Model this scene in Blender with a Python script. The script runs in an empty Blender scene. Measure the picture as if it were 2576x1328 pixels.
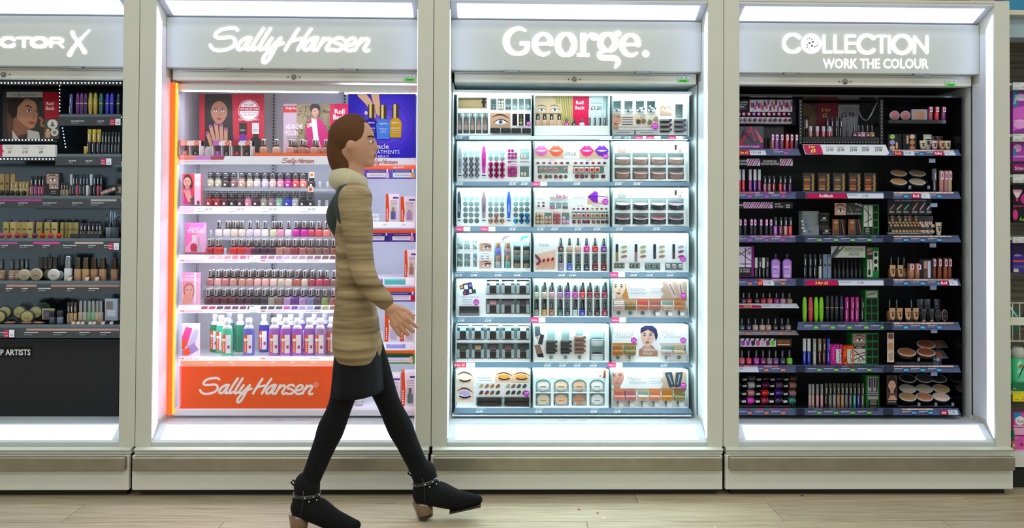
import bpy, math, random
from mathutils import Vector, Matrix
R = random.Random(7)
SC = bpy.context.scene
COL = SC.collection
# ---------------------------------------------------------------- camera
F = 2070.0; PPX = 1288.0; PPY = 505.0
CX, CY, CZ, YAW, PIT, ROL = -0.35372, -3.52325, 1.2, 0.0193122, 0.01418139, 0.00530015
def _basis():
    cy, sy, cp, sp = math.cos(YAW), math.sin(YAW), math.cos(PIT), math.sin(PIT)
    f = Vector((sy*cp, cy*cp, sp)); r = Vector((cy, -sy, 0)); u = r.cross(f)
    c, s = math.cos(ROL), math.sin(ROL)
    return r*c+u*s, u*c-r*s, f
RT, UP, FW = _basis()
CP = Vector((CX, CY, CZ))
cd = bpy.data.cameras.new('camera'); co = bpy.data.objects.new('camera', cd); COL.objects.link(co)
m = Matrix((RT, UP, -FW)).transposed().to_4x4(); m.translation = CP; co.matrix_world = m
cd.sensor_fit = 'HORIZONTAL'; cd.sensor_width = 36; cd.lens = 36*F/2576
cd.shift_y = (PPY-664)/2576; cd.clip_start = .05
SC.camera = co
def P(px, py, Y):
    d = FW*F + RT*(px-PPX) + UP*(PPY-py)
    t = (Y-CP.y)/d.y
    q = CP + d*t
    return Vector((q.x, Y, q.z))
def Q(p):
    v = Vector(p)-CP; d = v.dot(FW)
    return PPX+F*v.dot(RT)/d, PPY-F*v.dot(UP)/d
def XZ(px, Y, z):
    return P(px, Q((P(px, 534, Y).x, Y, z))[1], Y).x
def ZP(px, py, Y): return P(px, py, Y).z
# ---------------------------------------------------------------- world, light, exposure
W = bpy.data.worlds.new('store_world'); SC.world = W; W.use_nodes = True
W.node_tree.nodes['Background'].inputs[0].default_value = (.96, 1, .95, 1)
W.node_tree.nodes['Background'].inputs[1].default_value = .52
SC.view_settings.view_transform = 'Standard'; SC.view_settings.look = 'None'
SC.view_settings.gamma = 1; SC.view_settings.use_curve_mapping = False
SC.view_settings.exposure = 0.0
def area(name, loc, size, energy, col, rot=(0, 0, 0)):
    l = bpy.data.lights.new(name, 'AREA'); l.shape = 'RECTANGLE'; l.size, l.size_y = size
    l.energy = energy; l.color = col
    o = bpy.data.objects.new(name, l); o.location = loc; o.rotation_euler = rot; COL.objects.link(o)
    return o
for yy, e in ((-1.5, 44), (-3.6, 66)):
    area('ceiling_strip_light', (0, yy, 3.4), (7, .35), e, (1, 1, .94))
# ---------------------------------------------------------------- colour
def lin(c):
    c = c/255
    return c/12.92 if c <= .04045 else ((c+.055)/1.055)**2.4
def H(s):
    if isinstance(s, tuple): return s
    if s in CN: s = CN[s]
    return tuple(lin(int(s[i:i+2], 16)) for i in (0, 2, 4)) + (1,)
CN = dict(white='f4f2f0', cream='e8dcc0', black='141416', red='b01028', scarlet='d8201c', wine='5c0c28', plum='4c1038', pink='e890ac',
  magenta='c8189c', coral='e05058', salmon='e88878', nude='d8ac94', tan='b88868', brown='5c382c', rose='b87070', lilac='c098d0', purple='6c2898',
  silver='c4c4c8', grey='8c8888', mint='90ccb0', blue='2438d0', navy='1c2444', teal='1c7c78', gold='b89048', copper='b07858', orange='f06820',
  green='30a050', lime='90e020', beige='dcc8a8', peach='e8b898', mauve='a07890', periwinkle='8890e0', turquoise='20b0c0', olive='908048', charcoal='3c4048')
# ---------------------------------------------------------------- materials (all procedural; colour = Col attribute x object colour)
M = {}
def mat(key, rough=.5, metal=0, spec=.5, emit=None, clear=None, coat=0, noise=0, kind=None, bump=0, nscale=60):
    mt = bpy.data.materials.new(key); mt.use_nodes = True; nt = mt.node_tree; N = nt.nodes; L = nt.links
    b = N['Principled BSDF']; out = N['Material Output']
    at = N.new('ShaderNodeAttribute'); at.attribute_name = 'Col'
    oi = N.new('ShaderNodeObjectInfo')
    mx = N.new('ShaderNodeMix'); mx.data_type = 'RGBA'; mx.blend_type = 'MULTIPLY'; mx.inputs[0].default_value = 1
    L.new(at.outputs['Color'], mx.inputs[6]); L.new(oi.outputs['Color'], mx.inputs[7]); c = mx.outputs[2]
    tc = N.new('ShaderNodeTexCoord'); nz = N.new('ShaderNodeTexNoise'); nz.inputs['Scale'].default_value = nscale
    L.new(tc.outputs['Object'], nz.inputs['Vector'])
    if noise:
        rp = N.new('ShaderNodeMapRange'); rp.inputs[3].default_value = 1-noise; rp.inputs[4].default_value = 1+noise*.4
        L.new(nz.outputs['Fac'], rp.inputs[0])
        m2 = N.new('ShaderNodeMix'); m2.data_type = 'RGBA'; m2.blend_type = 'MULTIPLY'; m2.inputs[0].default_value = 1
        L.new(c, m2.inputs[6]); L.new(rp.outputs[0], m2.inputs[7]); c = m2.outputs[2]
    if kind == 'wood':
        mp = N.new('ShaderNodeMapping'); mp.inputs['Scale'].default_value = (2.2, 46, 1)
        L.new(tc.outputs['Object'], mp.inputs[0])
        ad = N.new('ShaderNodeVectorMath'); ad.operation = 'ADD'
        rs = N.new('ShaderNodeVectorMath'); rs.operation = 'SCALE'; rs.inputs[3].default_value = 37
        cb = N.new('ShaderNodeCombineXYZ'); L.new(oi.outputs['Random'], cb.inputs[0]); L.new(oi.outputs['Random'], cb.inputs[1])
        L.new(cb.outputs[0], rs.inputs[0]); L.new(mp.outputs[0], ad.inputs[0]); L.new(rs.outputs[0], ad.inputs[1])
        n2 = N.new('ShaderNodeTexNoise'); n2.inputs['Scale'].default_value = 1.6; n2.inputs['Detail'].default_value = 9; n2.inputs['Distortion'].default_value = 1.2
        L.new(ad.outputs[0], n2.inputs['Vector'])
        cr = N.new('ShaderNodeValToRGB'); e = cr.color_ramp.elements
        e[0].position = .28; e[0].color = H('98896e'); e[1].position = .72; e[1].color = H('c2b598')
        e2 = cr.color_ramp.elements.new(.5); e2.color = H('b2a488')
        L.new(n2.outputs['Fac'], cr.inputs[0])
        rb = N.new('ShaderNodeMapRange'); rb.inputs[3].default_value = .9; rb.inputs[4].default_value = 1.06; L.new(oi.outputs['Random'], rb.inputs[0])
        m3 = N.new('ShaderNodeMix'); m3.data_type = 'RGBA'; m3.blend_type = 'MULTIPLY'; m3.inputs[0].default_value = 1
        L.new(cr.outputs[0], m3.inputs[6]); L.new(rb.outputs[0], m3.inputs[7]); c = m3.outputs[2]
    if kind == 'stripe':
        sp = N.new('ShaderNodeSeparateXYZ'); L.new(tc.outputs['Object'], sp.inputs[0])
        wv = N.new('ShaderNodeTexNoise'); wv.noise_dimensions = '3D'; wv.inputs['Scale'].default_value = 1; wv.inputs['Detail'].default_value = 5
        mp = N.new('ShaderNodeMapping'); mp.inputs['Scale'].default_value = (2.5, 2.5, 38); L.new(tc.outputs['Object'], mp.inputs[0]); L.new(mp.outputs[0], wv.inputs['Vector'])
        cr = N.new('ShaderNodeValToRGB'); e = cr.color_ramp.elements
        e[0].position = .3; e[0].color = H('5c4a32'); e[1].position = .7; e[1].color = H('b8a27c'); L.new(wv.outputs['Fac'], cr.inputs[0]); c = cr.outputs[0]
    if kind == 'slat':
        mp = N.new('ShaderNodeMapping'); mp.inputs['Scale'].default_value = (3, 3, 60); L.new(tc.outputs['Object'], mp.inputs[0])
        n2 = N.new('ShaderNodeTexNoise'); n2.inputs['Scale'].default_value = 1; n2.inputs['Detail'].default_value = 6; L.new(mp.outputs[0], n2.inputs['Vector'])
        cr = N.new('ShaderNodeValToRGB'); e = cr.color_ramp.elements
        e[0].position = .3; e[0].color = H('4c463c'); e[1].position = .7; e[1].color = H('8a8070'); L.new(n2.outputs['Fac'], cr.inputs[0]); c = cr.outputs[0]
    L.new(c, b.inputs['Base Color']); b.inputs['Roughness'].default_value = rough; b.inputs['Metallic'].default_value = metal
    b.inputs['Specular IOR Level'].default_value = spec; b.inputs['Coat Weight'].default_value = coat
    if bump:
        bp = N.new('ShaderNodeBump'); bp.inputs['Strength'].default_value = bump; bp.inputs['Distance'].default_value = .002
        L.new(nz.outputs['Fac'], bp.inputs['Height']); L.new(bp.outputs[0], b.inputs['Normal'])
    if emit is not None:
        L.new(c, b.inputs['Emission Color']); b.inputs['Emission Strength'].default_value = emit
    if clear is not None:
        tr = N.new('ShaderNodeBsdfTransparent'); ms = N.new('ShaderNodeMixShader'); lw = N.new('ShaderNodeLayerWeight')
        lw.inputs[0].default_value = .35
        ml = N.new('ShaderNodeMapRange'); ml.inputs[3].default_value = clear; ml.inputs[4].default_value = min(1, clear+.5)
        L.new(lw.outputs['Facing'], ml.inputs[0]); L.new(ml.outputs[0], ms.inputs[0])
        L.new(tr.outputs[0], ms.inputs[1]); L.new(b.outputs[0], ms.inputs[2]); L.new(ms.outputs[0], out.inputs[0])
    if kind == 'pane':
        tr = N.new('ShaderNodeBsdfTransparent'); gl = N.new('ShaderNodeBsdfGlossy'); gl.inputs['Roughness'].default_value = .02; ms = N.new('ShaderNodeMixShader'); ms.inputs[0].default_value = .035
        L.new(tr.outputs[0], ms.inputs[1]); L.new(gl.outputs[0], ms.inputs[2]); L.new(ms.outputs[0], out.inputs[0])
    M[key] = mt
mat('paint', .42, noise=.06, nscale=9, bump=.02)
mat('matte', .65, noise=.05); mat('print', .45, spec=.25, noise=.02, nscale=40); mat('gloss', .18, coat=.4, noise=.03)
mat('metal', .3, .9, noise=.05); mat('brushed', .38, .75, noise=.25, nscale=14); mat('fabric', .9, spec=.2, noise=.3, nscale=220, bump=.4)
mat('clear', .08, clear=.12); mat('pane', .02, kind='pane'); mat('mirror', .12, .95, noise=.1, nscale=6); mat('acrylic', .15, clear=.35)
mat('liquid', .12, coat=.5, clear=.86); mat('wood', .45, kind='wood'); mat('coat', .9, spec=.1, kind='stripe'); mat('slat', .7, kind='slat')
mat('lightbox', .3, emit=1.6); mat('sidelight', .3, emit=3.4); mat('sign', .3, emit=1.15); mat('led', .3, emit=9); mat('glow', .3, emit=1.1); mat('ledstrip', .3, emit=24)
mat('dots', .3, emit=14)
# ---------------------------------------------------------------- mesh builder
class MB:
    def __init__(s): s.v = []; s.f = []; s.c = []; s.s = []
    def poly(s, pts, col, smooth=False):
        i = len(s.v); s.v += [tuple(p) for p in pts]; s.f.append(tuple(range(i, i+len(pts)))); s.c.append(H(col)); s.s.append(smooth)
    def box(s, x0, x1, y0, y1, z0, z1, col, bev=0):
        if bev:
            b = min(bev, (x1-x0)*.45, (y1-y0)*.45, (z1-z0)*.45)
            A = [(x0+b, z0), (x1-b, z0), (x1, z0+b), (x1, z1-b), (x1-b, z1), (x0+b, z1), (x0, z1-b), (x0, z0+b)]
            B = [(x0+b, z0+b), (x1-b, z0+b), (x1-b, z0+b), (x1-b, z1-b), (x1-b, z1-b), (x0+b, z1-b), (x0+b, z1-b), (x0+b, z0+b)]
            i = len(s.v); c = H(col)
            s.v += [(x, y0, z) for x, z in B]+[(x, y0+b, z) for x, z in A]+[(x, y1, z) for x, z in A]
            s.f.append(tuple(range(i, i+8))); s.c.append(c); s.s.append(False)
            s.f.append(tuple(range(i+23, i+15, -1))); s.c.append(c); s.s.append(False)
            for k in range(2):
                for j in range(8):
                    a, b2 = i+8*k+j, i+8*k+(j+1) % 8
                    s.f.append((a, a+8, b2+8, b2)); s.c.append(c); s.s.append(False)
            return
        i = len(s.v)
        s.v += [(x, y, z) for x in (x0, x1) for y in (y0, y1) for z in (z0, z1)]
        for q in ((0, 1, 3, 2), (4, 6, 7, 5), (0, 4, 5, 1), (2, 3, 7, 6), (0, 2, 6, 4), (1, 5, 7, 3)):
            s.f.append(tuple(i+k for k in q)); s.c.append(H(col)); s.s.append(False)
    def prism(s, prof, x0, x1, col):      # profile in (y,z), extruded along x
        n = len(prof); i = len(s.v); c = H(col)
        s.v += [(x0, y, z) for y, z in prof]+[(x1, y, z) for y, z in prof]
        s.f.append(tuple(range(i, i+n))); s.f.append(tuple(range(i+2*n-1, i+n-1, -1))); s.c += [c, c]; s.s += [False]*2
        for j in range(n):
            s.f.append((i+j, i+n+j, i+n+(j+1) % n, i+(j+1) % n)); s.c.append(c); s.s.append(False)
    def lathe(s, prof, n=14, cols='white', sx=1, sy=1, cx=0, cy=0, axis='z', power=2.0, smooth=True, tw=0):
        i = len(s.v); m_ = len(prof)
        for (r, z) in prof:
            for k in range(n):
                a = 2*math.pi*(k+.5)/n+tw; ca, sa = math.cos(a), math.sin(a)
                q = (abs(ca)**power+abs(sa)**power)**(-1/power) if power != 2 else 1
                x, y = r*sx*ca*q, r*sy*sa*q
                s.v.append((cx+x, cy+y, z) if axis == 'z' else (cx+x, z, cy+y))
        for j in range(m_-1):
            c = H(cols[j] if isinstance(cols, list) else cols)
            for k in range(n):
                a, b = i+j*n+k, i+j*n+(k+1) % n
                s.f.append((a, b, b+n, a+n)); s.c.append(c); s.s.append(smooth)
        c0 = H(cols[0] if isinstance(cols, list) else cols); c1 = H(cols[-1] if isinstance(cols, list) else cols)
        s.f.append(tuple(i+k for k in range(n-1, -1, -1))); s.c.append(c0); s.s.append(False)
        s.f.append(tuple(i+(m_-1)*n+k for k in range(n))); s.c.append(c1); s.s.append(False)
    def tube(s, pts, r, col, n=8):
        pts = [Vector(p) for p in pts]; rs = r if isinstance(r, (list, tuple)) else [r]*len(pts)
        i = len(s.v); u = None
        for k, p in enumerate(pts):
            d = (pts[min(k+1, len(pts)-1)]-pts[max(k-1, 0)]).normalized()
            if u is None: u = d.cross(Vector((0, 0, 1)) if abs(d.z) < .8 else Vector((0, 1, 0)))
            u = (u-d*u.dot(d)).normalized(); w = d.cross(u)
            for j in range(n):
                a = 2*math.pi*j/n; s.v.append(tuple(p+(u*math.cos(a)+w*math.sin(a))*rs[k]))
        c = H(col)
        for k in range(len(pts)-1):
            for j in range(n):
                a, b = i+k*n+j, i+k*n+(j+1) % n
                s.f.append((a, b, b+n, a+n)); s.c.append(c); s.s.append(True)
        s.f.append(tuple(i+j for j in range(n-1, -1, -1))); s.f.append(tuple(i+(len(pts)-1)*n+j for j in range(n))); s.c += [c, c]; s.s += [False]*2
    def ball(s, c, rx, ry, rz, col, n=12, m_=8):
        s.lathe([(math.sin(math.pi*(j+.02)/(m_+.04)), -math.cos(math.pi*(j+.02)/(m_+.04))) for j in range(m_+1)], n, col)
        k = (m_+1)*n
        for i in range(len(s.v)-k, len(s.v)):
            x, y, z = s.v[i]; s.v[i] = (c[0]+x*rx, c[1]+y*ry, c[2]+z*rz)
    def mesh(s, name, origin=None):
        o = origin or (0, 0, 0)
        me = bpy.data.meshes.new(name)
        me.from_pydata([(x-o[0], y-o[1], z-o[2]) for x, y, z in s.v], [], s.f)
        me.polygons.foreach_set('use_smooth', s.s)
        a = me.color_attributes.new('Col', 'FLOAT_COLOR', 'CORNER')
        buf = []
        for f, c in zip(s.f, s.c): buf += list(c)*len(f)
        a.data.foreach_set('color', buf)
        return me
    def orig(s):
        xs = [p[0] for p in s.v]; ys = [p[1] for p in s.v]; zs = [p[2] for p in s.v]
        return Vector(((min(xs)+max(xs))/2, (min(ys)+max(ys))/2, min(zs)))
    def build(s, name, m_, parent=None, label=None, cat=None, group=None, kind=None):
        o = s.orig(); me = s.mesh(name, o); me.materials.append(M[m_])
        ob = bpy.data.objects.new(name, me); COL.objects.link(ob)
        if parent is not None:
            ob.parent = parent; ob.location = o-wloc(parent)
        else: ob.location = o
        tag(ob, label, cat, group, kind); return ob
def wloc(o):
    v = Vector((0, 0, 0))
    while o is not None: v = v+o.location; o = o.parent
    return v
USED = {}
def tag(o, label=None, cat=None, group=None, kind=None):
    if label: o['label'] = label
    if cat: o['category'] = cat
    if group: o['group'] = group
    if kind: o['kind'] = kind
def thing(name, label, cat, loc, group=None, kind=None, rot=(0, 0, 0)):
    o = bpy.data.objects.new(name, None); o.empty_display_size = .02; COL.objects.link(o)
    o.location = loc; o.rotation_euler = rot; tag(o, label, cat, group, kind); return o
ORD = 'first second third fourth fifth sixth seventh eighth ninth tenth eleventh twelfth thirteenth fourteenth fifteenth sixteenth seventeenth eighteenth nineteenth twentieth twenty-first twenty-second'.split()
# ---------------------------------------------------------------- text and strokes
_TX = {}
def text_geo(s, bold=0.0):
    k = (s, bold)
    if k in _TX: return _TX[k]
    cu = bpy.data.curves.new('t', 'FONT'); cu.body = s; cu.size = 1; cu.offset = bold; cu.resolution_u = 2; cu.fill_mode = 'FRONT'
    ob = bpy.data.objects.new('t', cu); COL.objects.link(ob)
    dg = bpy.context.evaluated_depsgraph_get(); me = ob.evaluated_get(dg).to_mesh()
    v = [(p.co.x, p.co.y) for p in me.vertices]; f = [tuple(p.vertices) for p in me.polygons]
    x0 = min([p[0] for p in v] or [0]); x1 = max([p[0] for p in v] or [1])
    ob.evaluated_get(dg).to_mesh_clear(); bpy.data.objects.remove(ob); bpy.data.curves.remove(cu)
    _TX[k] = ([(a-x0, b) for a, b in v], f, x1-x0); return _TX[k]
def smoothpts(pts, n=5):
    out = []; p = [pts[0]]+list(pts)+[pts[-1]]
    for i in range(1, len(p)-2):
        a, b, c, d = p[i-1], p[i], p[i+1], p[i+2]
        for k in range(n):
            t = k/n
            out.append(tuple(.5*((2*b[j])+(-a[j]+c[j])*t+(2*a[j]-5*b[j]+4*c[j]-d[j])*t*t+(-a[j]+3*b[j]-3*c[j]+d[j])*t**3) for j in range(len(b))))
    out.append(tuple(pts[-1])); return out
def ribbon(pts):           # pts (x,y,w) -> list of 2d polygons incl. round joints
    out = []
    for i in range(len(pts)-1):
        (x0, y0, w0), (x1, y1, w1) = pts[i], pts[i+1]
        dx, dy = x1-x0, y1-y0; l = math.hypot(dx, dy) or 1e-6; nx, ny = -dy/l/2, dx/l/2
        out.append([(x0+nx*w0, y0+ny*w0), (x0-nx*w0, y0-ny*w0), (x1-nx*w1, y1-ny*w1), (x1+nx*w1, y1+ny*w1)])
    for (x, y, w) in pts:
        out.append([(x+w/2*math.cos(a*math.pi/4), y-w/2*math.sin(a*math.pi/4)) for a in range(8)])
    return out
def clip(poly, x0, y0, x1, y1):
    for ax, lim, sg in ((0, x0, 1), (0, x1, -1), (1, y0, 1), (1, y1, -1)):
        out = []
        for i in range(len(poly)):
            a, b = poly[i-1], poly[i]
            ia, ib = (a[ax]-lim)*sg >= 0, (b[ax]-lim)*sg >= 0
            if ia != ib:
                t = (lim-a[ax])/(b[ax]-a[ax]); out.append((a[0]+(b[0]-a[0])*t, a[1]+(b[1]-a[1])*t))
            if ib: out.append(b)
        poly = out
        if len(poly) < 3: return []
    return poly
class Card:
    """flat printed card; drawing coordinates are photo pixels mapped onto the card's own (tilted) plane"""
    def __init__(s, x0, y0, x1, y1, Y, Yb=None, col='white', th=.002, quad=None):
        s.x0, s.y0, s.x1, s.y1, s.Yt, s.Yb = x0, y0, x1, y1, Y, (Y if Yb is None else Yb)
        s.mb = MB(); s.k = 0
        q = quad or [(x0, y0), (x1, y0), (x1, y1), (x0, y1)]
        fr = [s.map(*p) for p in q]; bk = [p+Vector((0, th, 0)) for p in fr]
        s.mb.poly(fr[::-1], col); s.mb.poly(bk, col)
        for i in range(4): s.mb.poly([fr[i], fr[(i+1) % 4], bk[(i+1) % 4], bk[i]], col)
    def map(s, x, y, k=0):
        v = (y-s.y0)/(s.y1-s.y0) if s.y1 != s.y0 else 0
        return P(x, y, s.Yt+(s.Yb-s.Yt)*v-k*.00012)
    def poly(s, pts, col, keep=False, cl=True):
        if not keep: s.k += 1
        if cl: pts = clip(list(pts), s.x0, s.y0, s.x1, s.y1)
        if len(pts) < 3: return
        ar = sum(pts[i-1][0]*pts[i][1]-pts[i][0]*pts[i-1][1] for i in range(len(pts)))
        if ar > 0: pts = pts[::-1]
        s.mb.poly([s.map(x, y, s.k) for x, y in pts], col)
    def rect(s, a, b, c, d, col): s.poly([(a, b), (c, b), (c, d), (a, d)], col)
    def ell(s, cx, cy, rx, ry, col, n=18, a0=0, a1=360, rot=0):
        r = math.radians(rot); p = []
        for i in range(n):
            a = math.radians(a0+(a1-a0)*i/(n if a1-a0 == 360 else n-1)); x, y = rx*math.cos(a), ry*math.sin(a)
            p.append((cx+x*math.cos(r)-y*math.sin(r), cy+x*math.sin(r)+y*math.cos(r)))
        s.poly(p, col)
    def line(s, pts, w, col, sm=True):
        p = [(q[0], q[1], (q[2] if len(q) > 2 else w)) for q in pts]
        if sm and len(p) > 2: p = smoothpts(p, 4)
        s.k += 1
        for q in ribbon(p): s.k += .03; s.poly(q, col, keep=True)
    def text(s, t, x, y, h, col, al='l', bold=0.0, wmax=None, rot=0):
        v, f, w = text_geo(t, bold); sc = h/.72; sx = sc
        if wmax and w*sc > wmax: sx = wmax/w
        if al == 'c': x -= w*sx/2
        if al == 'r': x -= w*sx
        s.k += 1; i = len(s.mb.v); cr, sr = math.cos(rot), math.sin(rot)
        for a, b in v:
            u, w_ = a*sx, b*sc
            s.mb.v.append(tuple(s.map(x+u*cr+w_*sr, y+u*sr-w_*cr, s.k)))
        c = H(col)
        for q in f: s.mb.f.append(tuple(i+j for j in q)); s.mb.c.append(c); s.mb.s.append(False)
    def build(s, name, parent=None, m_='print', **k): return s.mb.build(name, m_, parent, **k)
# --- printed pictures
def face(c, cx, cy, w, skin='d0a088', hair='2c1c18', lips='b04850', tilt=0, bg=None, hairtop=1, eye='507088', side=0):
    h = w*1.38; sh = tuple(x*.72 for x in H(skin)[:3])+(1,)
    if hairtop: c.ell(cx-w*.02, cy-h*.08, w*.66, h*.66, hair, 20)
    c.poly([(cx-w*.2, cy+h*.3), (cx+w*.2, cy+h*.3), (cx+w*.26, cy+h*.75), (cx-w*.26, cy+h*.75)], sh)
    c.poly([(cx+w*.5*math.cos(a)*(1-.22*max(0, math.sin(a))), cy+h*.5*math.sin(a)) for a in [i*math.pi/12 for i in range(24)]], skin)
    c.poly([(cx+side*w*.1+w*.1, cy-h*.02), (cx+side*w*.1+w*.16, cy+h*.14), (cx+side*w*.1-w*.02, cy+h*.15)], sh)
    for sg in (-1, 1):
        ex = cx+side*w*.1+sg*w*.22; ey = cy-h*.07
        c.line([(ex-w*.13, ey-h*.08, w*.02), (ex, ey-h*.125, w*.05), (ex+w*.13, ey-h*.09, w*.02)], 1, '3c2820')
        c.ell(ex, ey, w*.11, h*.04, 'f0ece8', 10); c.ell(ex, ey, w*.045, h*.036, eye, 10); c.ell(ex, ey, w*.02, h*.017, 'black', 8)
        c.line([(ex-w*.12, ey), (ex, ey-h*.042), (ex+w*.12, ey)], w*.028, '201410')
    lipsp(c, cx+side*w*.1, cy+h*.27, w*.17, h*.055, lips)
def lipsp(c, cx, cy, rx, ry, col, gap=True):
    c.poly([(cx-rx, cy), (cx-rx*.3, cy-ry), (cx, cy-ry*.75), (cx+rx*.3, cy-ry), (cx+rx, cy), (cx+rx*.5, cy+ry*.85), (cx, cy+ry*1.05), (cx-rx*.5, cy+ry*.85)], col)
    if gap: c.poly([(cx-rx*.75, cy), (cx, cy-ry*.14), (cx+rx*.75, cy), (cx, cy+ry*.18)], 'f0e8e4' if rx > 8 else '501820')
def eyep(c, x0, y0, x1, y1, skin='e4bca4', lid=None, iris='4878a8', brow='4c3428', closed=False):
    w, h = x1-x0, y1-y0; c.rect(x0, y0, x1, y1, skin); X = lambda u: x0+u*w; Yv = lambda v: y0+v*h
    if lid: c.ell(X(.5), Yv(.5), w*.33, h*.24, lid)
    c.line([(X(.08), Yv(.3), h*.03), (X(.4), Yv(.12), h*.11), (X(.7), Yv(.18), h*.1), (X(.95), Yv(.38), h*.03)], 1, brow)
    if closed:
        c.line([(X(.22), Yv(.62)), (X(.5), Yv(.74)), (X(.82), Yv(.64))], h*.09, '201818')
        for k in range(7): c.line([(X(.28+.08*k), Yv(.68)), (X(.25+.09*k), Yv(.84))], h*.025, '201818', False)
    else:
        c.poly([(X(.2), Yv(.66)), (X(.38), Yv(.48)), (X(.6), Yv(.46)), (X(.84), Yv(.66)), (X(.6), Yv(.78)), (X(.38), Yv(.77))], 'f4f0ec')
        c.ell(X(.52), Yv(.61), w*.1, h*.15, iris); c.ell(X(.52), Yv(.61), w*.04, h*.06, 'black')
        c.line([(X(.18), Yv(.66)), (X(.38), Yv(.47)), (X(.6), Yv(.44)), (X(.88), Yv(.62))], h*.05, '201818')
def sticker(c, x, y, r=8):
    c.ell(x, y, r, r, 'c810b8')
    for k in (-.4, 0, .4): c.rect(x-r*.7, y+k*r-.6, x+r*.7, y+k*r+.8, 'f0b0e8')
def lines(c, x0, y0, x1, n, dy, col='8c8c90', t=1.0):
    for k in range(n):
        a = R.uniform(0, .12)*(x1-x0); c.rect(x0+a, y0+k*dy, x1-a, y0+k*dy+t, col)
def chunks(c, x0, y0, x1, y1, col, sz=4):     # runs of small print too fine to read
    x = x0
    while x < x1-2:
        w = R.uniform(.6, 2.2)*sz; c.rect(x, y0, min(x+w, x1), y1, col); x += w+sz*.3
# ================================================================ logos as strokes (zoomed tracing frame: origin, scale)
def ring(cx, cy, rx, ry, wx, wy, n=28, a0=0, a1=360):
    return [(cx+rx*math.cos(math.radians(a)), cy+ry*math.sin(math.radians(a)),
             wx*abs(math.cos(math.radians(a)))+wy*abs(math.sin(math.radians(a)))) for a in [a0+(a1-a0)*i/n for i in range(n+1)]]
w_ = 50
SALLY = [[(490,155),(460,128),(390,125),(270,140),(180,190),(155,240),(190,270),(290,270),(390,262),(445,290),(455,340),(420,400),(330,445),(210,462),(130,445),(90,400),(82,380)],
 [(660,268),(620,275),(555,315),(500,380),(492,430),(525,450),(570,430),(620,370),(665,290)], [(695,268),(635,385),(618,435),(650,450),(690,425)],
 [(885,130),(790,270),(720,390),(700,430),(730,450),(775,420)], [(990,130),(900,270),(830,390),(810,430),(840,450),(895,425)],
 [(1010,275),(950,360),(912,425),(945,450),(990,425),(1060,355),(1140,275)], [(1145,275),(1080,385),(1020,500),(960,600),(900,645),(872,620),(900,540),(980,460),(1080,390),(1180,348)],
 [(1410,140),(1310,290),(1240,400),(1210,455)], [(1600,140),(1500,280),(1430,400),(1400,455)], [(1290,330),(1360,300),(1470,285)],
 [(1690,270),(1640,272),(1560,315),(1495,400),(1500,450),(1560,445),(1620,370),(1660,290)], [(1700,270),(1650,370),(1618,440),(1650,458),(1690,445)],
 [(1790,275),(1740,370),(1690,455)], [(1740,370),(1800,310),(1860,280),(1895,305),(1870,370),(1830,430),(1850,462),(1895,452)],
 [(2090,300),(2060,275),(1990,275),(1945,310),(1960,345),(2030,365),(2070,400),(2050,445),(1980,462),(1910,445)],
 [(2115,385),(2200,380),(2265,330),(2258,285),(2210,277),(2150,320),(2112,400),(2130,450),(2190,465),(2240,445)],
 [(2360,285),(2310,370),(2260,458)], [(2310,370),(2380,310),(2440,285),(2470,310),(2440,370),(2400,430),(2420,468),(2472,458)]]
SALLY = [[(x, y, w_) for x, y in s] for s in SALLY]
_e = [(872,385,92),(862,310,90),(812,248,76),(745,230,58),(680,255,76),(625,320,95),(612,390,98),(625,460,98),(670,525,85),(740,560,66),(800,552,58),(850,525,44)]
GEORGE = [[(460,178,42),(400,145,60),(320,143,70),(230,190,95),(165,270,108),(150,350,110),(170,440,108),(230,515,90),(330,548,68),(420,535,70),(480,490,84),(490,430,82)],
 _e, [(x+1417, y+15, w) for x, y, w in _e], ring(1120,400,132,170,95,50), ring(1797,365,122,133,95,50),
 [(1450,330,26),(1480,265,50),(1530,232,58),(1575,240,60)], [(1900,235,34),(1930,205,44),(1965,205,50)],
 [(1720,510,46),(1665,545,80),(1670,590,86),(1720,615,86),(1890,615,86),(1950,645,84),(1965,700,80),(1920,768,46)]]
GEORGE_R = [[(368,352),(530,352),(530,450),(450,450),(450,412),(368,412)], [(640,362),(918,362),(918,412),(640,412)], [(2057,377),(2335,377),(2335,427),(2057,427)],
 [(1350,212),(1445,212),(1445,560),(1350,560)], [(1298,540),(1503,540),(1503,597),(1298,597)]]
GEORGE_B = [(1578,275,62),(1968,222,50),(2412,550,58)]
COLLN = [ring(255,250,142,142,48,48,20,42,318),[(763,128,46),(763,393,46),(880,393,46)],[(943,128,46),(943,393,46),(1055,393,46)],[(1262,132,44),(1120,132,46),(1120,393,46),(1262,393,44)],[(1120,252,44),(1262,252,44)],
 ring(1462,265,142,142,48,48,20,42,318),[(1625,134,42),(1768,134,42)],[(1697,134,46),(1697,400,46)],[(1823,136,46),(1823,402,46)],ring(2028,270,140,142,48,48,26),[(2230,408,46),(2230,146,46),(2433,405,46),(2433,142,46)]]
MAXF = [ring(215,495,190,118,78,72,20,38,322),[(468,380,70),(805,380,70)],[(633,390,88),(633,612,88)],ring(1050,500,200,118,92,78,26),[(1362,612,86),(1362,388,70),(1600,388,66),(1680,425,72),(1680,470,72),(1600,508,66),(1380,508,66)],[(1575,530,56),(1690,635,60)],
 [(1945,235,118),(1975,330,98),(2090,480,96),(2200,640,102),(2278,765,120)],[(2403,172,48),(2250,330,72),(2090,500,100),(1950,680,102),(1868,830,128)]]
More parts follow.
